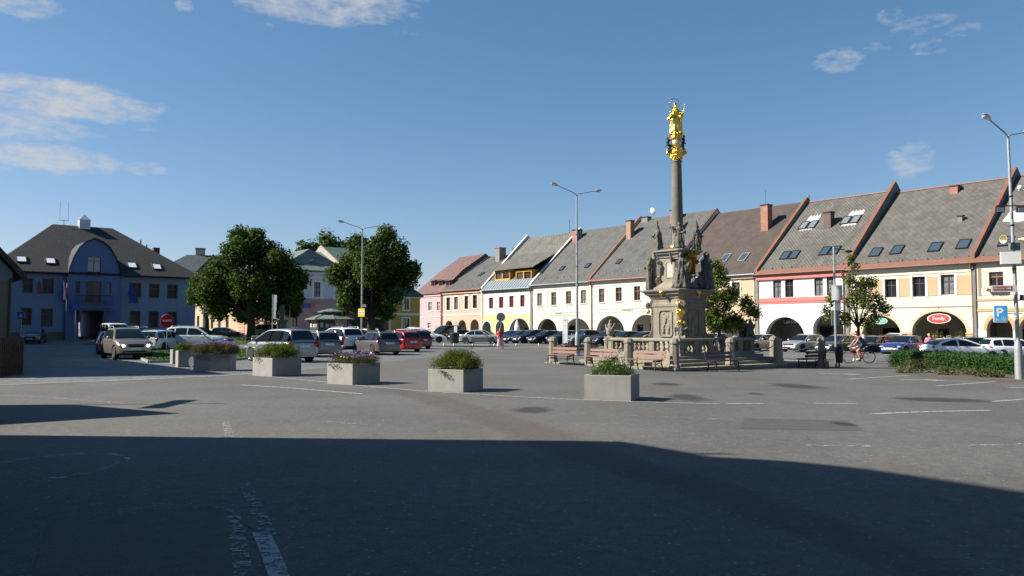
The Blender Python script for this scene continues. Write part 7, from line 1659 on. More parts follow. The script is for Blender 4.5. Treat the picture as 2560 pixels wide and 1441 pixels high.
o = MB().box(-.22, .15, .06, .09, zz_(814), zz_(776)).build('road_sign', mat('sign_back_grey2', (.25, .27, .28), .5, .3)); o.location = p; tag(o, 'grey back of a road sign on the lamp pole by the small tree', 'road sign')
bin_(Vector((p.x + .02, p.y - .14, p.z)), .19, .62, .22, 'black litter bin fixed to the lamp pole right of the monument')
# sign poles on the left
p = at(681, 62); t = thing('sign_pole', 'tall pole with a stack of narrow white panels in front of the big tree', 'sign', p, -.15); MB().tube((0, 0, -.1), (0, 0, zat(682, 737, p) - p.z), .04).build('pole', M_steel, t)
zt = zat(684, 738, p) - p.z; hh = (zt - (zat(684, 798, p) - p.z))
for k in range(3): MB().box(.04, .33 - .03 * k, -.02, .02, zt - hh * (k + 1) / 3 + .02, zt - hh * k / 3).build('panel', mat('panel_white', (.5, .52, .52), .5), t)
p = at(724, 76); t = thing('sign_pole', 'thin pale flagpole in front of the arched bank windows', 'pole', p, 0); MB().tube((0, 0, -.1), (0, 0, zat(724, 766, p) - p.z), .05, .035).build('pole', mat('pale_pole', (.5, .5, .48), .5), t)
p = at(508, 75); t = thing('sign_pole', 'grey lamp pole at the right corner of the blue town hall', 'pole', p, 0); MB().tube((0, 0, -.1), (0, 0, 4.5), .06).build('pole', M_steel, t)
# stone urn on pedestal
p = at(704, 74); t = thing('stone_statue', 'dark stone urn statue on a pedestal between the big tree and the kiosk', 'statue', p, .3)
MB().bbox(-.42, .42, -.42, .42, -.1, 1.9, .03).bbox(-.6, .6, -.6, .6, 1.9, 2.1, .04).build('pedestal', M_stonedk, t)
b = MB(); b.lathe([(.15, 0), (.28, .1), (.12, .25), (.3, .6), (.38, .85), (.2, 1.0), (.0, 1.05)], 12, fold=.08).ball((.1, 0, 1.2), (.2, .2, .28), 8).ball((-.12, .1, 1.1), .16, 8); o = remesh(b, .04, 'urn', M_stonedk, t, .04, 5); o.location = (0, 0, 2.1)
# trough planter / stone block by tree
# ---- information kiosk
p = at(826, 70); t = thing('information_kiosk', 'octagonal timber information kiosk with two-tiered green pagoda roof', 'kiosk', p, R(22.5)); zk = lambda py: zat(826, py, p) - p.z; s_ = F / 70
M_kr = mat('kiosk_green_roof', (.13, .17, .14), .6, .1, var=.12); M_kw = mat('kiosk_timber', (.10, .04, .022), .6, var=.2)
def pyr(r0, z0, r1, z1, nm, m, th=.08, n=8):
    b = MB().lathe([(r0, z0 - th), (r0, z0), (r1, z1), (0, z1)], n); return b.build(nm, m, t)
e = 63 / s_ ; pyr(e, zk(798), e * .42, zk(787), 'lower_roof', M_kr); MB().lathe([(e * .40, zk(790)), (e * .40, zk(779))], 8).build('lantern', M_kw, t); pyr(e * .52, zk(779.5), .05, zk(771.5), 'upper_roof', M_kr)
for k in range(8):
    a = k * math.pi / 4; MB().tube((e * math.cos(a), e * math.sin(a), zk(797.5)), (e * .42 * math.cos(a), e * .42 * math.sin(a), zk(786.5)), .04, n=4).build('hip_rib', M_kw, t)
    MB().box(-.07, .07, -.07, .07, -.1, zk(798)).build('post', M_kw, t).matrix_local = Matrix.Rotation(a, 4, 'Z') @ Matrix.Translation((e * .82, 0, 0))
    T = Matrix.Rotation(a + math.pi / 8, 4, 'Z'); wd = e * .82 * math.sin(math.pi / 8) * .94; rr_ = e * .82 * math.cos(math.pi / 8)
    MB(T).box(rr_ - .03, rr_ + .03, -wd, wd, 0, .9).box(rr_ - .03, rr_ + .03, -wd, wd, 2.15, zk(799)).build('board_panel', M_kw, t); MB(T).box(rr_ - .01, rr_ + .01, -wd, wd, .9, 2.15).build('pane', mat('kiosk_glass', (.05, .08, .065), .1), t)
    for j in (-.55, .15, .7): MB(T).box(rr_ + .031, rr_ + .04, wd * j - .13, wd * j + .13, 1.5, 1.9 - .1 * (j > 0)).build('poster', mat('poster_pale', (.4, .4, .38), .7) if j < .5 else mat('poster_blue', (.2, .25, .35), .7), t)
p2 = at(915, 74); t2 = thing('bus_shelter', 'small grey-roofed bus shelter behind the kiosk', 'shelter', p2, .1); MB().prism_xz([(-1.9, 2.45), (1.9, 2.45), (1.4, 2.9), (-1.4, 2.9)], -1, 1).build('roof', M_kr, t2)
for x in (-1.7, 0, 1.7): MB().box(x - .05, x + .05, -.8, -.7, -.1, 2.45).build('post', M_kw, t2)
MB().box(-1.7, 1.7, .75, .8, .3, 2.3).build('back_pane', mat('kiosk_glass', (1, 1, 1)), t2)
# low stone wall and rails by tree
p = at(655, 66); t = thing('stone_trough', 'beige stone trough beside the big tree trunk', 'trough', p, .2); MB().bbox(-.75, .75, -.5, .5, -.1, .85, .03).build('body', M_stone, t)
p = at(600, 68); t = thing('hitching_rail', 'low dark metal rail on the lawn before the big tree', 'rail', p, .1); MB().path([(-1.2, 0, -.1), (-1.2, 0, .62), (1.2, 0, .62), (1.2, 0, -.1)], .035, 6).build('rail', M_dkmetal, t)
# small blue signs near the town hall
p = at(188, 76); sg = thing('road_sign', 'blue square road sign left of the town hall entrance', 'road sign', p, .5); MB().tube((0, .03, -.1), (0, .03, 3.6), .035).build('pole', M_steel, sg); MB().box(-.3, .3, -.02, .01, 3.0, 3.6).build('panel', mat('deep_sign_blue', (.03, .12, .4), .4), sg)  # deep blue sign paint
p = at(52, 33.5); sg = thing('road_sign', 'blue pedestrian crossing sign beside the dark wooden fence', 'road sign', p, .1); MB().tube((-.02, .03, -.1), (-.02, .03, 2.35), .025).build('pole', M_steel, sg)
b = MB().box(-.14, .14, -.02, .01, 2.02, 2.3); b.build('panel', mat('deep_sign_blue', (1, 1, 1)), sg); MB().prism_xz([(-.09, 2.07), (.09, 2.07), (0, 2.25)], -.028, -.021).build('white_triangle', M_signw, sg)
# flags on the town hall
def flag(px, pt, pb, cols, lb, w=.55, tilt=.25):
    u, zt = FT.hit(px, pt, -.9); _, zb = FT.hit(px, pb, -.9); P = FT.w(u, -.9); t = thing('flag', lb, 'flag', Vector((P.x, P.y, zt)), FT.a, 'flags hanging on the town hall')
    MB().tube((0, .9, .15 - tilt * 2), (0, -.35, .25), .025).build('flagpole', M_dkmetal, t); h_ = zt - zb; n = 10
    for ci, c in enumerate(cols):
        rg = []
        for k in range(n + 1):
            z = -h_ * k / n; sp = .35 + .65 * k / n; xs_ = [(-.5 + ci / len(cols)) * w * sp, (-.5 + (ci + 1) / len(cols)) * w * sp]
            rg.append([(x + tilt * .5 * k / n, -.1 + .09 * math.sin(k * .9 + x * 9), z) for x in (xs_[0], (xs_[0] + xs_[1]) / 2, xs_[1])])
        MB().loft(rg, closed=False, caps=False).build('cloth', c, t, smooth=80)
F_w = mat('flag_white', (.6, .62, .65), .7); F_r = mat('flag_red', (.4, .03, .04), .7); F_b = mat('flag_blue', (.02, .035, .22), .7); F_m = mat('flag_maroon', (.16, .05, .09), .7)
flag(97, 703, 735, [F_m], 'maroon flag at the left of the town hall front', .6); flag(159, 702, 750, [F_b, F_w, F_r][0:2] + [F_r], 'blue white and red national flag left of the balcony', .75); flag(326, 707, 758, [F_b], 'dark blue flag right of the balcony', 1.0, .7)
# white folded parasol at the peach house
p = row_pt(1157) + DB * 8; t = thing('parasol', 'folded white parasol in front of the peach arches', 'parasol', Vector((p.x, p.y, 0)), 0); MB().lathe([(.05, .9), (.42, 1.0), (.30, 1.9), (.02, 2.75)], 10, fold=.12).build('canopy', M_white, t); MB().tube((0, 0, -.1), (0, 0, 2.8), .03).build('pole', M_steel, t)
# ================================================================ PEOPLE AND BICYCLE
M_skin = mat('skin', (.50, .27, .17), .6); M_hairb = mat('brown_hair', (.06, .03, .018), .7); M_hairf = mat('fair_hair', (.42, .27, .12), .7)
def body_mb(J, k=1.0):
    """J: joints dict of world-local points; returns continuous body"""
    b = MB()
    def lim(a, c, r0, r1): b.tube(J[a], J[c], r0 * k, r1 * k, 10); b.ball(J[c], r1 * k * 1.02, 8)
    b.ball(J['head'], (.078, .092, .112), 12); b.tube(J['neck'], J['head'], .05, .045, 8)
    b.ball(Vector(J['head']) + J['face'] * .088, (.016, .016, .02), 6)
    b.ball(J['chest'], (.165, .115, .19), 12); b.tube(J['pelvis'], J['chest'], .135, .13, 12); b.ball(J['pelvis'], (.165, .125, .13), 12)
    for s_ in 'lr':
        b.ball(J['sh' + s_], .058, 8); b.tube(J['chest'], J['sh' + s_], .08, .055, 8); lim('sh' + s_, 'el' + s_, .047, .038); lim('el' + s_, 'wr' + s_, .038, .026)
        h = (Vector(J['wr' + s_]) - Vector(J['el' + s_])).normalized(); w_ = Vector(J['wr' + s_]); b.ball(w_ + h * .06, (.032, .032, .045), 8)
        for q in (-.022, -.007, .008, .022): b.tube(w_ + h * .08 + Vector((q, 0, 0)), w_ + h * .155 + Vector((q * 1.2, -.012, 0)), .0085, .007, 6)
        b.tube(w_ + h * .04 + Vector((.02, 0, 0)), w_ + h * .09 + Vector((.045, -.01, 0)), .010, .008, 6)
        b.tube(J['pelvis'], J['hp' + s_], .11, .085, 10); lim('hp' + s_, 'kn' + s_, .083, .055); lim('kn' + s_, 'an' + s_, .056, .036)
        f = Vector(J['ft' + s_]); b.tube(J['an' + s_], f, .038, .03, 8); b.ball(f, (.04, .04, .03), 8)
    return b
def V_(*a): return Vector(a)
# walking woman, red top, pale skirt; she walks to the left and away
p = at(1250, 62); w = thing('person', 'woman in red top and long pale pink skirt walking across the square', 'person', p, R(8))
J = dict(head=V_(0, -.02, 1.53), neck=V_(0, 0, 1.38), face=V_(-.8, .5, 0), chest=V_(0, 0, 1.22), pelvis=V_(0, 0, .93), shl=V_(-.17, .02, 1.35), shr=V_(.17, -.02, 1.35), ell=V_(-.22, .06, 1.09), elr=V_(.22, -.06, 1.08), wrl=V_(-.18, -.10, .90), wrr=V_(.24, -.02, .86),
         hpl=V_(-.08, 0, .88), hpr=V_(.09, 0, .88), knl=V_(-.12, -.02, .48), knr=V_(.16, .02, .47), anl=V_(-.10, 0, .08), anr=V_(.26, .05, .14), ftl=V_(-.20, .02, .03), ftr=V_(.20, .05, .035))
remesh(body_mb(J), .014, 'body', M_skin, w)
b = MB().lathe([(.205, .92), (.19, 1.05), (.175, 1.15), (.20, 1.27), (.18, 1.36), (.07, 1.41)], 16); b.tube((-.16, .02, 1.35), (-.22, .05, 1.17), .07, .065, 8).tube((.16, -.02, 1.35), (.22, -.05, 1.17), .07, .065, 8); remesh(b, .016, 'red_top', mat('red_cloth', (.50, .035, .05), .8), w)
MB().lathe([(.15, 1.0), (.19, .9), (.21, .7), (.235, .45), (.26, .22), (.25, .22), (.13, .98)], 20, c=(.03, 0, 0), fold=.06, nf=8).build('skirt', mat('pale_pink_cloth', (.58, .36, .36), .8, var=.1), w, smooth=60)
b = MB().ball((.01, .02, 1.56), (.095, .105, .11), 12).ball((.05, .04, 1.42), (.085, .07, .14), 10); remesh(b, .016, 'hair', M_hairb, w)
# woman in pink blouse behind the white car
p = at(2322, 56); w = thing('person', 'fair-haired woman in pink checked blouse standing behind the white hatchback', 'person', p, R(-10))
J2 = dict(J); J2.update(face=V_(-.1, -1, 0), knl=V_(-.1, 0, .47), knr=V_(.1, 0, .47), anl=V_(-.1, .02, .08), anr=V_(.1, .02, .08), ftl=V_(-.1, -.1, .03), ftr=V_(.1, -.1, .03), wrl=V_(-.12, -.2, 1.0), ell=V_(-.26, -.02, 1.08)); J2['head'] = V_(0, -.03, 1.56)
remesh(body_mb(J2, 1.05), .014, 'body', M_skin, w); M_chk = tilemat('pink_check_cloth', (.62, .20, .32), (.70, .35, .45), .06, .06, 1, mortar=(.55, .12, .25), msize=.012)
b = MB().lathe([(.24, .80), (.25, .95), (.22, 1.1), (.235, 1.25), (.20, 1.37), (.07, 1.42)], 16); b.tube((-.16, .02, 1.35), (-.27, -.0, 1.07), .085, .075, 8).tube((.16, -.02, 1.35), (.24, -.05, 1.07), .085, .075, 8); remesh(b, .018, 'blouse', M_chk, w)
MB().lathe([(.2, .85), (.19, .1), (.1, .1), (.12, .84)], 14).build('trousers', mat('blue_trousers', (.05, .07, .18), .8), w); b = MB().ball((0, .02, 1.6), (.10, .11, .11), 12); remesh(b, .016, 'hair', M_hairf, w)
# cyclist riding to the left
pc = at(2146, 43); bk = thing('bicycle', 'red and silver city bicycle ridden to the left right of the monument', 'bicycle', pc, R(176))   # forward = local +x  (rotated to the left)
M_fr = mat('bicycle_frame_red', (.40, .03, .03), .35, .3); M_sil = mat('bicycle_silver', (.5, .5, .52), .3, .8)
for x in (-.52, .55):
    b = MB(Matrix.Translation((x, 0, .345)) @ Matrix.Rotation(R(90), 4, 'X')); n = 30; pts = [(.325 * math.cos(2 * math.pi * k / n), .325 * math.sin(2 * math.pi * k / n), 0) for k in range(n + 1)]; b.path(pts, .018, 6); o = b.build('wheel', M_rubber, bk)
    b = MB(Matrix.Translation((x, 0, .345)) @ Matrix.Rotation(R(90), 4, 'X')); pts = [(q[0] * .93, q[1] * .93, 0) for q in pts]; b.path(pts, .010, 5)
    for k in range(12): a = k * math.pi / 6; b.tube((.03 * math.cos(a + .5), .03 * math.sin(a + .5), .02), (.30 * math.cos(a), .30 * math.sin(a), 0), .0025, n=3)
    b.ball((0, 0, 0), .03, 8).build('rim', M_sil, o)
b = MB(); bb = (-.08, 0, .29); st_ = (-.22, 0, .78); hd = (.38, 0, .82); hd2 = (.42, 0, .66)
b.tube(bb, st_, .017).tube(bb, hd2, .02).tube((-.18, 0, .66), hd, .016).tube(bb, (-.52, .0, .345), .012).tube(st_, (-.52, 0, .345), .011).tube(hd, hd2, .02).tube(hd2, (.55, 0, .345), .014).build('frame', M_fr, bk)
MB().path([(.37, 0, .82), (.34, 0, .98), (.36, .0, 1.02)], .013, 6).path([(.24, -.27, 1.0), (.34, -.2, 1.03), (.37, 0, 1.03), (.34, .2, 1.03), (.24, .27, 1.0)], .012, 6).build('handlebar', M_sil, bk)
MB().tube((-.22, 0, .78), (-.25, 0, .90), .013).ball((-.26, 0, .93), (.13, .08, .035), 10).build('saddle', M_black, bk, smooth=60)
MB().tube((-.08, .06, .29), (-.08, -.06, .29), .02).tube((-.08, .07, .29), (.03, .07, .17), .009).tube((-.08, -.07, .29), (-.19, -.07, .41), .009).box(-.01, .08, .07, .16, .155, .18).box(-.24, -.15, -.16, -.07, .40, .425).build('pedals', M_black, bk)
b = MB(Matrix.Translation((-.08, .055, .29)) @ Matrix.Rotation(R(90), 4, 'X')).lathe([(0, 0), (.09, 0), (.09, .006), (0, .006)], 16).build('chainwheel', M_sil, bk)
w = thing('person', 'cyclist with pale rucksack, dark shorts and white shoes riding to the left', 'person', pc, R(176))
J3 = dict(head=V_(.14, 0, 1.62), neck=V_(.04, 0, 1.48), face=V_(1, 0, -.05), chest=V_(-.06, 0, 1.30), pelvis=V_(-.26, 0, 1.02), shl=V_(.0, .17, 1.42), shr=V_(.0, -.17, 1.42), ell=V_(.16, .23, 1.20), elr=V_(.16, -.23, 1.20), wrl=V_(.27, .25, 1.06), wrr=V_(.27, -.25, 1.06),
          hpl=V_(-.22, .09, .98), hpr=V_(-.22, -.09, .98), knl=V_(.12, .10, .66), knr=V_(.16, -.10, .83), anl=V_(.0, .11, .26), anr=V_(-.17, -.11, .50), ftl=V_(.11, .11, .20), ftr=V_(-.05, -.11, .45))
remesh(body_mb(J3), .014, 'body', M_skin, w)
b = MB().tube((-.28, 0, 1.02), (-.05, 0, 1.32), .17, .165, 14).tube((-.05, 0, 1.32), (.02, 0, 1.44), .165, .10, 14).tube((.0, .16, 1.42), (.09, .22, 1.29), .07, .06, 8).tube((.0, -.16, 1.42), (.09, -.22, 1.29), .07, .06, 8); remesh(b, .017, 'shirt', mat('dark_striped_cloth', (.07, .06, .09), .8), w)
b = MB().ball((-.26, 0, 1.0), (.17, .17, .14), 12).tube((-.22, .09, .98), (.0, .10, .78), .105, .09, 10).tube((-.22, -.09, .98), (.02, -.10, .89), .105, .09, 10); remesh(b, .017, 'shorts', mat('navy_cloth', (.02, .025, .06), .8), w)
b = MB().ball((-.24, 0, 1.35), (.13, .15, .21), 12); remesh(b, .018, 'rucksack', mat('pale_rucksack', (.5, .48, .46), .8), w)
b = MB().ball((.12, 0, 1.66), (.10, .092, .10), 12).ball((.05, 0, 1.60), (.07, .08, .09), 8); remesh(b, .016, 'hair', M_hairb, w)
for s_, f in (('l', J3['ftl']), ('r', J3['ftr'])): remesh(MB().ball(f + V_(-.02, 0, .01), (.12, .045, .045), 10), .014, 'shoe', mat('white_shoe', (.75, .75, .75), .5), w)
# ================================================================ VEGETATION
M_bark = mat('bark', (.055, .042, .030), .95, var=.3, vscale=5, bump=.6, bscale=18)
def leafmat(n, c, isl=.42):
    m = mat(n, c, .7, island=isl, spec=.12); b = m.node_tree.nodes['Principled BSDF']
    t = m.node_tree; tr = t.nodes.new('ShaderNodeBsdfTranslucent'); mx_ = t.nodes.new('ShaderNodeMixShader'); mx_.inputs[0].default_value = .28
    out = t.nodes['Material Output']; src = b.inputs['Base Color'].links[0].from_socket; t.links.new(src, tr.inputs['Color']); t.links.new(b.outputs[0], mx_.inputs[1]); t.links.new(tr.outputs[0], mx_.inputs[2]); t.links.new(mx_.outputs[0], out.inputs['Surface']); return m
M_lf1 = leafmat('lime_leaves', (.062, .102, .020), .5); M_lf2 = leafmat('lime_leaves_light', (.065, .105, .02)); M_lf3 = leafmat('fresh_leaves', (.10, .145, .03)); M_lf4 = leafmat('autumn_tinted_leaves', (.11, .13, .03), .5)
def leaves(clumps, per, size, seed, m, name, parent, ratio=1.0, flat=.5):
    """clumps: (centre, radius); leaf quads spread through the volume of each clump, mostly near its shell"""
    rd = random.Random(seed); V = []; Fc = []
    for c, r in clumps:
        n = int(per * (r ** 2)); 
        for _ in range(n):
            d = Vector((rd.gauss(0, 1), rd.gauss(0, 1), rd.gauss(0, 1))).normalized(); q = c + d * r * (rd.random() ** .4) * Vector((1, 1, .82)).length / 1.6 * rd.uniform(.75, 1.12)
            nrm = (d + Vector((rd.gauss(0, .6), rd.gauss(0, .6), rd.gauss(.3, .6)))).normalized(); t = nrm.orthogonal().normalized(); a = rd.random() * 6.28; t = Matrix.Rotation(a, 3, nrm) @ t; u = nrm.cross(t)
            s_ = size * rd.uniform(.6, 1.35); k = len(V); bnd = nrm * s_ * .18
            V += [q - t * s_, q - u * s_ * .55 * ratio + bnd, q + t * s_, q + u * s_ * .55 * ratio + bnd]; Fc.append((k, k + 1, k + 2)); Fc.append((k, k + 2, k + 3))
    me = bpy.data.meshes.new(name); me.from_pydata(V, [], Fc); me.materials.append(m); return put(name, me, parent)
def tree(p, label, lobes, trunk_r, trunk_h, leafm, seed, per, size, cr, dens=1.0, branch=True, kids=2, leanx=0, cat='tree', grp=None):
    """lobes: (x, z, radius, y) in metres around the trunk base; each lobe is filled with clumps"""
    t = thing('tree', label, cat, p, 0, grp); rd = random.Random(seed); clumps = []
    for (x, z, r, y) in lobes:
        n = max(4, int(7.6 * dens * (r / cr) ** 1.6))
        for _ in range(n):
            d = Vector((rd.gauss(0, 1), rd.gauss(0, 1), rd.gauss(0, 1))).normalized(); c = Vector((x, y, z)) + d * (r - cr * .6) * rd.uniform(.35, 1.0); clumps.append((c, cr * rd.uniform(.65, 1.15)))
    leaves(clumps, per, size, seed + 1, leafm, 'crown', t)
    b = MB(); top = Vector((leanx, 0, trunk_h)); b.tube((0, 0, -.3), (0, 0, .25), trunk_r * 1.35, trunk_r * 1.08, 10).tube((0, 0, .25), top, trunk_r * 1.08, trunk_r * .8, 10)
    for i, (x, z, r, y) in enumerate(lobes):
        e = Vector((x, y, z)); m_ = top.lerp(e, .5) + Vector((rd.uniform(-.3, .3), rd.uniform(-.3, .3), .25)); w = trunk_r * .5
        b.tube(top - Vector((0, 0, .2)), m_, w, w * .55, 7).tube(m_, e, w * .55, w * .25, 6)
        for _ in range(3): q = e + Vector((rd.uniform(-1, 1), rd.uniform(-1, 1), rd.uniform(-.4, 1))) * r * .7; b.tube(m_.lerp(e, .6), q, w * .28, w * .08, 5)
    b.build('trunk', M_bark, t, smooth=60); return t
def px_lobes(px, y, L, py0=None):
    p = at(px, y); s_ = F / y; out = []
    for (a, b_, r, yy) in L: out.append(((a - px) / s_, zat(a, b_, p) - p.z, r / s_, yy))
    return p, out
p, L = px_lobes(628, 76, [(615, 612, 48, 0), (590, 640, 50, -1), (660, 640, 55, 1), (700, 660, 50, 0), (550, 690, 52, 0), (530, 735, 38, -1), (580, 730, 60, 1), (640, 710, 66, -1), (700, 720, 58, 1), (738, 700, 34, 0), (745, 745, 28, -1), (545, 775, 30, 0), (600, 775, 34, 1), (670, 765, 44, 0), (720, 770, 26, 1), (590, 592, 22, 0), (640, 590, 20, 0)])
tree(p, 'large round lime tree on the lawn in front of the pink corner building', L, .42, 2.5, M_lf1, 11, 190, .15, .95, 1.25)
p, L = px_lobes(928, 72, [(950, 605, 30, 0), (915, 630, 34, 0), (985, 640, 42, 0), (870, 660, 36, 1), (935, 670, 60, -1), (995, 690, 50, 1), (1030, 675, 26, 0), (840, 690, 30, 0), (880, 720, 46, 0), (945, 740, 50, 1), (985, 745, 34, -1), (900, 760, 28, 0), (965, 780, 20, 0), (870, 755, 22, -1), (890, 605, 22, 0), (965, 590, 18, 0)])
tree(p, 'second large lime tree right of the left lamp, in front of the yellow house', L, .40, 2.6, M_lf1, 23, 190, .15, .9, 1.25)
p, L = px_lobes(1798, 47, [(1795, 665, 20, 0), (1800, 700, 38, 0), (1775, 745, 34, -.5), (1830, 745, 42, .3), (1870, 765, 30, 0), (1800, 790, 42, 0), (1845, 800, 34, .5), (1885, 785, 18, 0), (1765, 790, 22, 0), (1780, 815, 20, 0), (1820, 815, 22, 0)])
tree(p, 'fresh green round-headed tree right behind the monument', L, .11, 1.9, M_lf3, 31, 300, .085, .42, .92)
p, L = px_lobes(2146, 46, [(2140, 665, 12, 0), (2125, 700, 26, 0), (2175, 712, 32, .3), (2085, 745, 26, 0), (2140, 750, 40, -.4), (2195, 755, 34, .3), (2215, 775, 20, 0), (2075, 790, 20, 0), (2120, 795, 32, .4), (2175, 800, 34, 0), (2130, 645, 8, 0), (2065, 775, 14, 0)])
tree(p, 'loose yellowish-green young tree beside the white boxes on the pole', L, .10, 2.1, M_lf4, 37, 260, .080, .36, .80)
# small tree / bush beyond roofs and behind
P = at(800, 135); t = tree(P, 'distant tree crown rising behind the green roofs', [(-2, 14.2, 2.6, 0), (1.5, 14.8, 2.8, 0), (5, 14.0, 2.4, 0), (3, 11.5, 3.2, 0), (-1, 11.5, 3, 0)], .3, 8, M_lf1, 51, 26, .35, 1.4)
P = at(508 - 3, 79); tree(at(516, 79), 'small trunk and low crown left of the big lime tree', [(-.2, 5.6, 1.7, 0), (.6, 4.8, 1.3, 0), (-1.0, 4.4, 1.2, 0), (.5, 3.4, .9, 0)], .30, 2.2, M_lf2, 61, 120, .15, .8)
tree(at(1268 - 395, 80), 'light green bushy tree under the second lime tree', [(-.6, 2.6, .9, 0), (.6, 2.4, .8, 0), (0, 3.4, 1.1, 0), (1.2, 3.0, .7, 0)], .1, 1.2, leafmat('light_bush', (.08, .13, .03)), 71, 110, .13, .6)
# hedge
M_hl_ = leafmat('hedge_leaves', (.034, .082, .018), .4); M_dry = leafmat('dry_shrub_leaves', (.13, .12, .05), .5); M_olive = leafmat('olive_shrub', (.075, .085, .028), .5)
h0 = G(2222, 921); h1 = at(2640, 31.0); h0 = G(2222, 917)
hd_ = thing('hedge', 'low clipped dark green hedge in front of the parked white cars', 'hedge', (h0.x, h0.y, gz(h0.x, h0.y)), math.atan2(h1.y - h0.y, h1.x - h0.x))
HLn = (h1 - h0).xy.length; rd = random.Random(9); zt = zat(2300, 879, Vector((17, 33.0, 0))) - gz(17, 33)
slope = math.atan2(gz(h1.x, h1.y) - gz(h0.x, h0.y), HLn)
cl = []; Hh = .78
x = .15
while x < HLn:
    for y in (.15, .55, .95, 1.3): 
        for z in (.2, .42, .62): cl.append((Vector((x + rd.uniform(-.1, .1), y, z - x * .016 + rd.uniform(-.03, .03) - (.2 if x < .3 else 0))), .28))
    x += .24
leaves(cl, 2300, .036, 77, M_hl_, 'foliage', hd_, 1.5)
MB().loft([[(.0 + i, .05, -.2), (.0 + i, 1.4, -.2), (i, 1.35, .78 - i * .016), (i, .1, .78 - i * .016)] for i in (.1, HLn)]).build('dark_core', mat('dark_core_green', (.012, .03, .008), .95), hd_)  # solid core, shade inside the hedge put into its colour
def shrub(p, r, h, m, label, seed, n=500, size=.04, grp='low shrubs in front of the hedge'):
    rd = random.Random(seed); c = [(Vector((rd.uniform(-r, r) * .7, rd.uniform(-r, r) * .5, h * .45 + rd.uniform(-.05, .05))), h * .62) for _ in range(7)]
    t = thing('shrub', label, 'shrub', p, 0, grp); leaves(c, n / h, size, seed, m, 'foliage', t, 1.0); MB().tube((0, 0, -.05), (0, 0, h * .5), .03).build('stem', M_bark, t); return t
for i, (px, py, r, h, m, lb) in enumerate([(2265, 934, .55, .28, M_dry, 'pale dry shrub at the left end of the hedge'), (2312, 933, .75, .62, M_olive, 'brownish taller shrub leaning on the hedge'), (2375, 939, .65, .30, M_dry, 'pale yellow shrub in front of the hedge middle'), (2425, 938, .5, .26, M_dry, 'smaller pale tuft beside the yellow shrub'), (2460, 944, .65, .34, M_olive, 'dark olive shrub near the right lamp base'), (2505, 945, .5, .26, M_dry, 'thin pale shrub left of the right lamp base')]):
    p = G(px, py); shrub(Vector((p.x, p.y + .3, p.z)), r, h, m, lb, 90 + i)
sheet('soil_bed', [(G(2235, 930).x, G(2235, 930).y), (G(2330, 945).x, G(2330, 945).y), (G(2500, 955).x, G(2500, 955).y), (21, 28.5), (22, 31.5), (15.6, 35)], mat('bed_soil', (.085, .068, .05), .95, var=.2, bump=.4), .006, label='brown earth bed around the hedge')
# ---- concrete planters: corner toward the viewer
M_soil = mat('soil', (.03, .022, .016), .95, bump=.5)
def planter_mesh(a, b_, h):
    m = MB(); t = .07; o_ = [(-a / 2, -b_ / 2), (a / 2, -b_ / 2), (a / 2, b_ / 2), (-a / 2, b_ / 2)]; i_ = [(x - math.copysign(t, x), y - math.copysign(t, y)) for x, y in o_]; c = .012
    oo = [(x * (1 - c / a), y * (1 - c / b_)) for x, y in o_]
    m.loft([[(x, y, -.05) for x, y in o_], [(x, y, h - .012) for x, y in o_], [(x, y, h) for x, y in oo], [(x, y, h) for x, y in i_], [(x, y, h - .10) for x, y in i_]], caps=False); return m
def spray(parent, seed, w, d, h, z0, m, n, size, name='foliage', dome=.5, droop=0, cx=0, cy=0):
    rd = random.Random(seed); cl = []
    for _ in range(n):
        x = rd.uniform(-1, 1); y = rd.uniform(-1, 1); k = max(0, 1 - abs(x) ** 2.2 * dome); cl.append((Vector((cx + x * w / 2, cy + y * d / 2, z0 + h * k * rd.uniform(.3, .95))), .13 + .06 * rd.random()))
    return leaves(cl, 3000, size, seed, m, name, parent, .7)
def flowers(parent, seed, w, d, z0, h, m, n, r=.016, name='blossom'):
    rd = random.Random(seed); b = MB()
    for _ in range(n):
        x = rd.uniform(-w / 2, w / 2); y = rd.uniform(-d / 2, d / 2); z = z0 + h * (1 - .5 * abs(2 * x / w) ** 2) * rd.uniform(.75, 1.1); b.ball((x, y, z), (r, r, r * .7), 6)
    o = b.build(name, m, parent); o['kind'] = 'stuff'; return o
M_gr1 = leafmat('juniper_green', (.10, .13, .022)); M_gr2 = leafmat('mixed_green', (.08, .12, .03)); M_pur = mat('purple_petals', (.26, .14, .50), .7, island=.3); M_whp = mat('white_petals', (.55, .46, .38), .7, island=.2); M_brl = leafmat('bronze_leaves', (.095, .085, .045)); M_pkp = mat('pink_petals', (.5, .25, .35), .7, island=.3)
def planter(pc, rz, a, b_, h, label):
    t = thing('planter', label, 'planter', Vector((pc.x, pc.y, gz(pc.x, pc.y))), rz, 'concrete flower boxes')
    planter_mesh(a, b_, h).build('box', M_conc, t, smooth=None); MB().box(-a / 2 + .07, a / 2 - .07, -b_ / 2 + .07, b_ / 2 - .07, h - .14, h - .06).build('earth', M_soil, t); return t
def from_corner(px, py, rz, a, b_):
    """near corner at pixel; box extends along local -x... corner = (+a/2,-b/2) for left/right faces"""
    c = G(px, py); u = Vector((math.cos(rz), math.sin(rz), 0)); v = Vector((-math.sin(rz), math.cos(rz), 0)); return c - u * a / 2 + v * b_ / 2
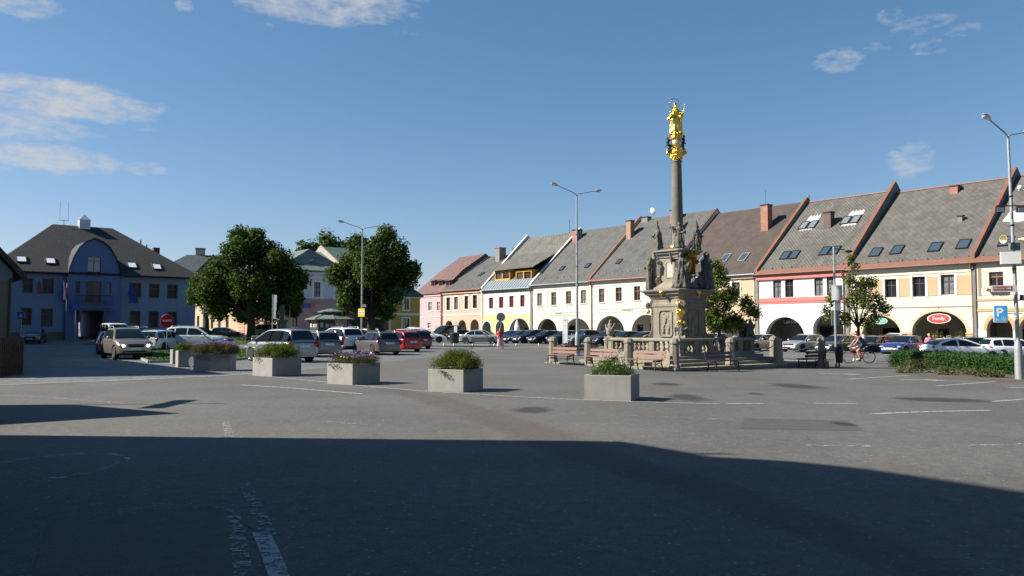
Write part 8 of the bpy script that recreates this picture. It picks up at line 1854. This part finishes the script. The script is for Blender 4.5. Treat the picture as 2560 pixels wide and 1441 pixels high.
# G: front box
rz = R(-20); t = planter(from_corner(1577, 1004, rz, 1.06, 1.0), rz, 1.06, 1.0, .56, 'concrete flower box nearest the monument with tall loose flowers')
spray(t, 5, .8, .7, .36, .50, M_gr2, 46, .022, dome=.7); rd = random.Random(2); b = MB()
for k in range(26):
    x = rd.uniform(-.35, .38); y = rd.uniform(-.3, .3); e = (x + rd.uniform(-.12, .12), y + rd.uniform(-.1, .1), .55 + rd.uniform(.2, .52) * (1 if abs(x) < .3 else .6)); b.tube((x, y, .45), e, .005, .003, 4)
b.build('stems', M_gr2, t); flowers(t, 3, .8, .6, .62, .20, M_whp, 22, .018); flowers(t, 4, .6, .4, .8, .22, M_pkp, 34, .018)
leaves([(Vector((.12, 0, .95)), .12), (Vector((.18, .05, 1.08)), .09), (Vector((.05, .1, .85)), .12)], 900, .02, 8, M_gr2, 'leaves', t)
# F
rz = R(-27); t = planter(from_corner(1158, 981.5, rz, 1.05, 1.02), rz, 1.05, 1.02, .56, 'concrete flower box with one broad yellow-green cushion plant')
spray(t, 15, 1.05, .85, .50, .52, M_gr1, 150, .022, dome=.6); leaves([(Vector((.35, .1, .85)), .17), (Vector((.42, .1, 1.0)), .12), (Vector((.30, 0, .8)), .2)], 1300, .026, 16, M_gr2, 'leaves', t)
leaves([(Vector((-.15 + .06 * k, -.53, .55 - .04 * k)), .09) for k in range(5)], 2600, .02, 17, M_gr1, 'trailing_leaves', t)
# E
rz = R(-35); t = planter(from_corner(881, 963.5, rz, 1.05, 1.1), rz, 1.05, 1.1, .60, 'concrete flower box with purple and white trailing flowers')
spray(t, 25, 1.15, .95, .28, .56, M_brl, 120, .02, dome=.3); flowers(t, 26, 1.15, 1.0, .72, .22, M_pur, 110, .02); flowers(t, 27, .4, .9, .70, .10, M_whp, 40, .028); leaves([(Vector((-.38 + .08 * k, -.57, .58 - .04 * (k % 3))), .09) for k in range(6)], 2600, .02, 28, M_brl, 'trailing_leaves', t)
# D
rz = R(-38); t = planter(from_corner(680, 942.5, rz, 1.10, 1.18), rz, 1.10, 1.18, .62, 'concrete flower box with bushy juniper behind the nearest car')
spray(t, 35, 1.2, 1.0, .52, .58, M_gr1, 180, .024, dome=.5); leaves([(Vector((-.45, -.1, .95)), .16), (Vector((-.5, -.1, 1.1)), .10), (Vector((-.1, .2, 1.05)), .14)], 1200, .024, 36, M_gr1, 'leaves', t); leaves([(Vector((-.2, -.60, .62)), .14), (Vector((-.25, -.62, .54)), .10)], 2600, .024, 37, M_gr1, 'trailing_leaves', t)
# C (dark side to us), B, A
rz = R(8); c = G(524, 929); t = planter(Vector((c.x, c.y + .55, 0)), rz, 1.32, 1.1, .66, 'concrete flower box overflowing with mauve heather, second row left')
spray(t, 45, 1.55, 1.25, .34, .66, M_brl, 200, .024, dome=.35); flowers(t, 46, 1.5, 1.2, .92, .20, M_pur, 200, .02); flowers(t, 47, 1.5, 1.2, .9, .18, M_pkp, 80, .018); leaves([(Vector((-.62 + .08 * k, -.57, .64 - .05 * (k % 4))), .12) for k in range(17)], 2000, .022, 48, M_brl, 'trailing_leaves', t)
rz = R(-55); t = planter(from_corner(445, 919, rz, .5, 1.15), rz, .5, 1.15, .68, 'narrow concrete flower box behind the heather box'); spray(t, 55, .6, 1.0, .32, .62, M_gr2, 50, .026); flowers(t, 56, .5, 1.0, .85, .12, mat('orange_petals', (.5, .2, .08), .7), 30, .02)
rz = R(-50); t = planter(from_corner(431, 911, rz, .35, 1.1), rz, .35, 1.1, .66, 'farthest flower box, hard behind the no entry sign pole'); spray(t, 65, .5, .9, .25, .6, M_gr2, 30, .028)
o = MB().lathe([(0, 0), (.2, 0), (.2, .04), (0, .04)], 20).build('white_disc', M_white); o.matrix_world = Matrix.Translation(G(482, 921) + Vector((0, -.1, .26))) @ Matrix.Rotation(R(90), 4, 'X') @ Matrix.Scale(.62, 4, (1, 0, 0)); tag(o, 'white round reflector disc on the heather flower box', 'reflector')
# window flower box on the right end house and terrace plants in the wide arch
def flowerbox(P, w, lb, seed, col=M_flr, rz=ANG_A):
    t = thing('flower_box', lb, 'flower box', P, rz); MB().box(-w / 2, w / 2, -.14, .14, -.18, 0).build('trough', mat('brown_trough', (.09, .05, .03), .7), t)
    rd = random.Random(seed); leaves([(Vector((rd.uniform(-w / 2, w / 2), rd.uniform(-.15, .05), rd.uniform(-.2, .15))), .13) for _ in range(int(w * 12))], 1100, .035, seed, M_leafp, 'foliage', t)
    b = MB()
    for _ in range(int(w * 26)): b.ball((rd.uniform(-w / 2, w / 2), rd.uniform(-.28, -.1), rd.uniform(-.25, .2)), .035, 6)
    b.build('blossom', col, t)['kind'] = 'stuff'
u, z = FR.hit(2490, 722, -.3); flowerbox(FR.w(u, -.25, z), 1.25, 'window box of trailing red flowers on the right end house', 5)
u, z = FR.hit(2385, 846, .6); flowerbox(FR.w(u, .6, z), 3.4, 'long green flower trough in the wide cream arch', 6, M_whp)
u, z = FR.hit(2500, 851, .3); flowerbox(FR.w(u, .3, z), 1.6, 'trough with red flowers in the right end arch', 7)
for px, py in ((2345, 832), (2405, 822)):
    u, z = FR.hit(px, py, .9); P = FR.w(u, .9); P.z = z - .8; shrub(P, .35, .95, M_olive, 'potted yellow-green bush in the wide arch, ' + ('left' if px < 2400 else 'right') + ' one', px, 260, .05, 'potted bushes in the arch')
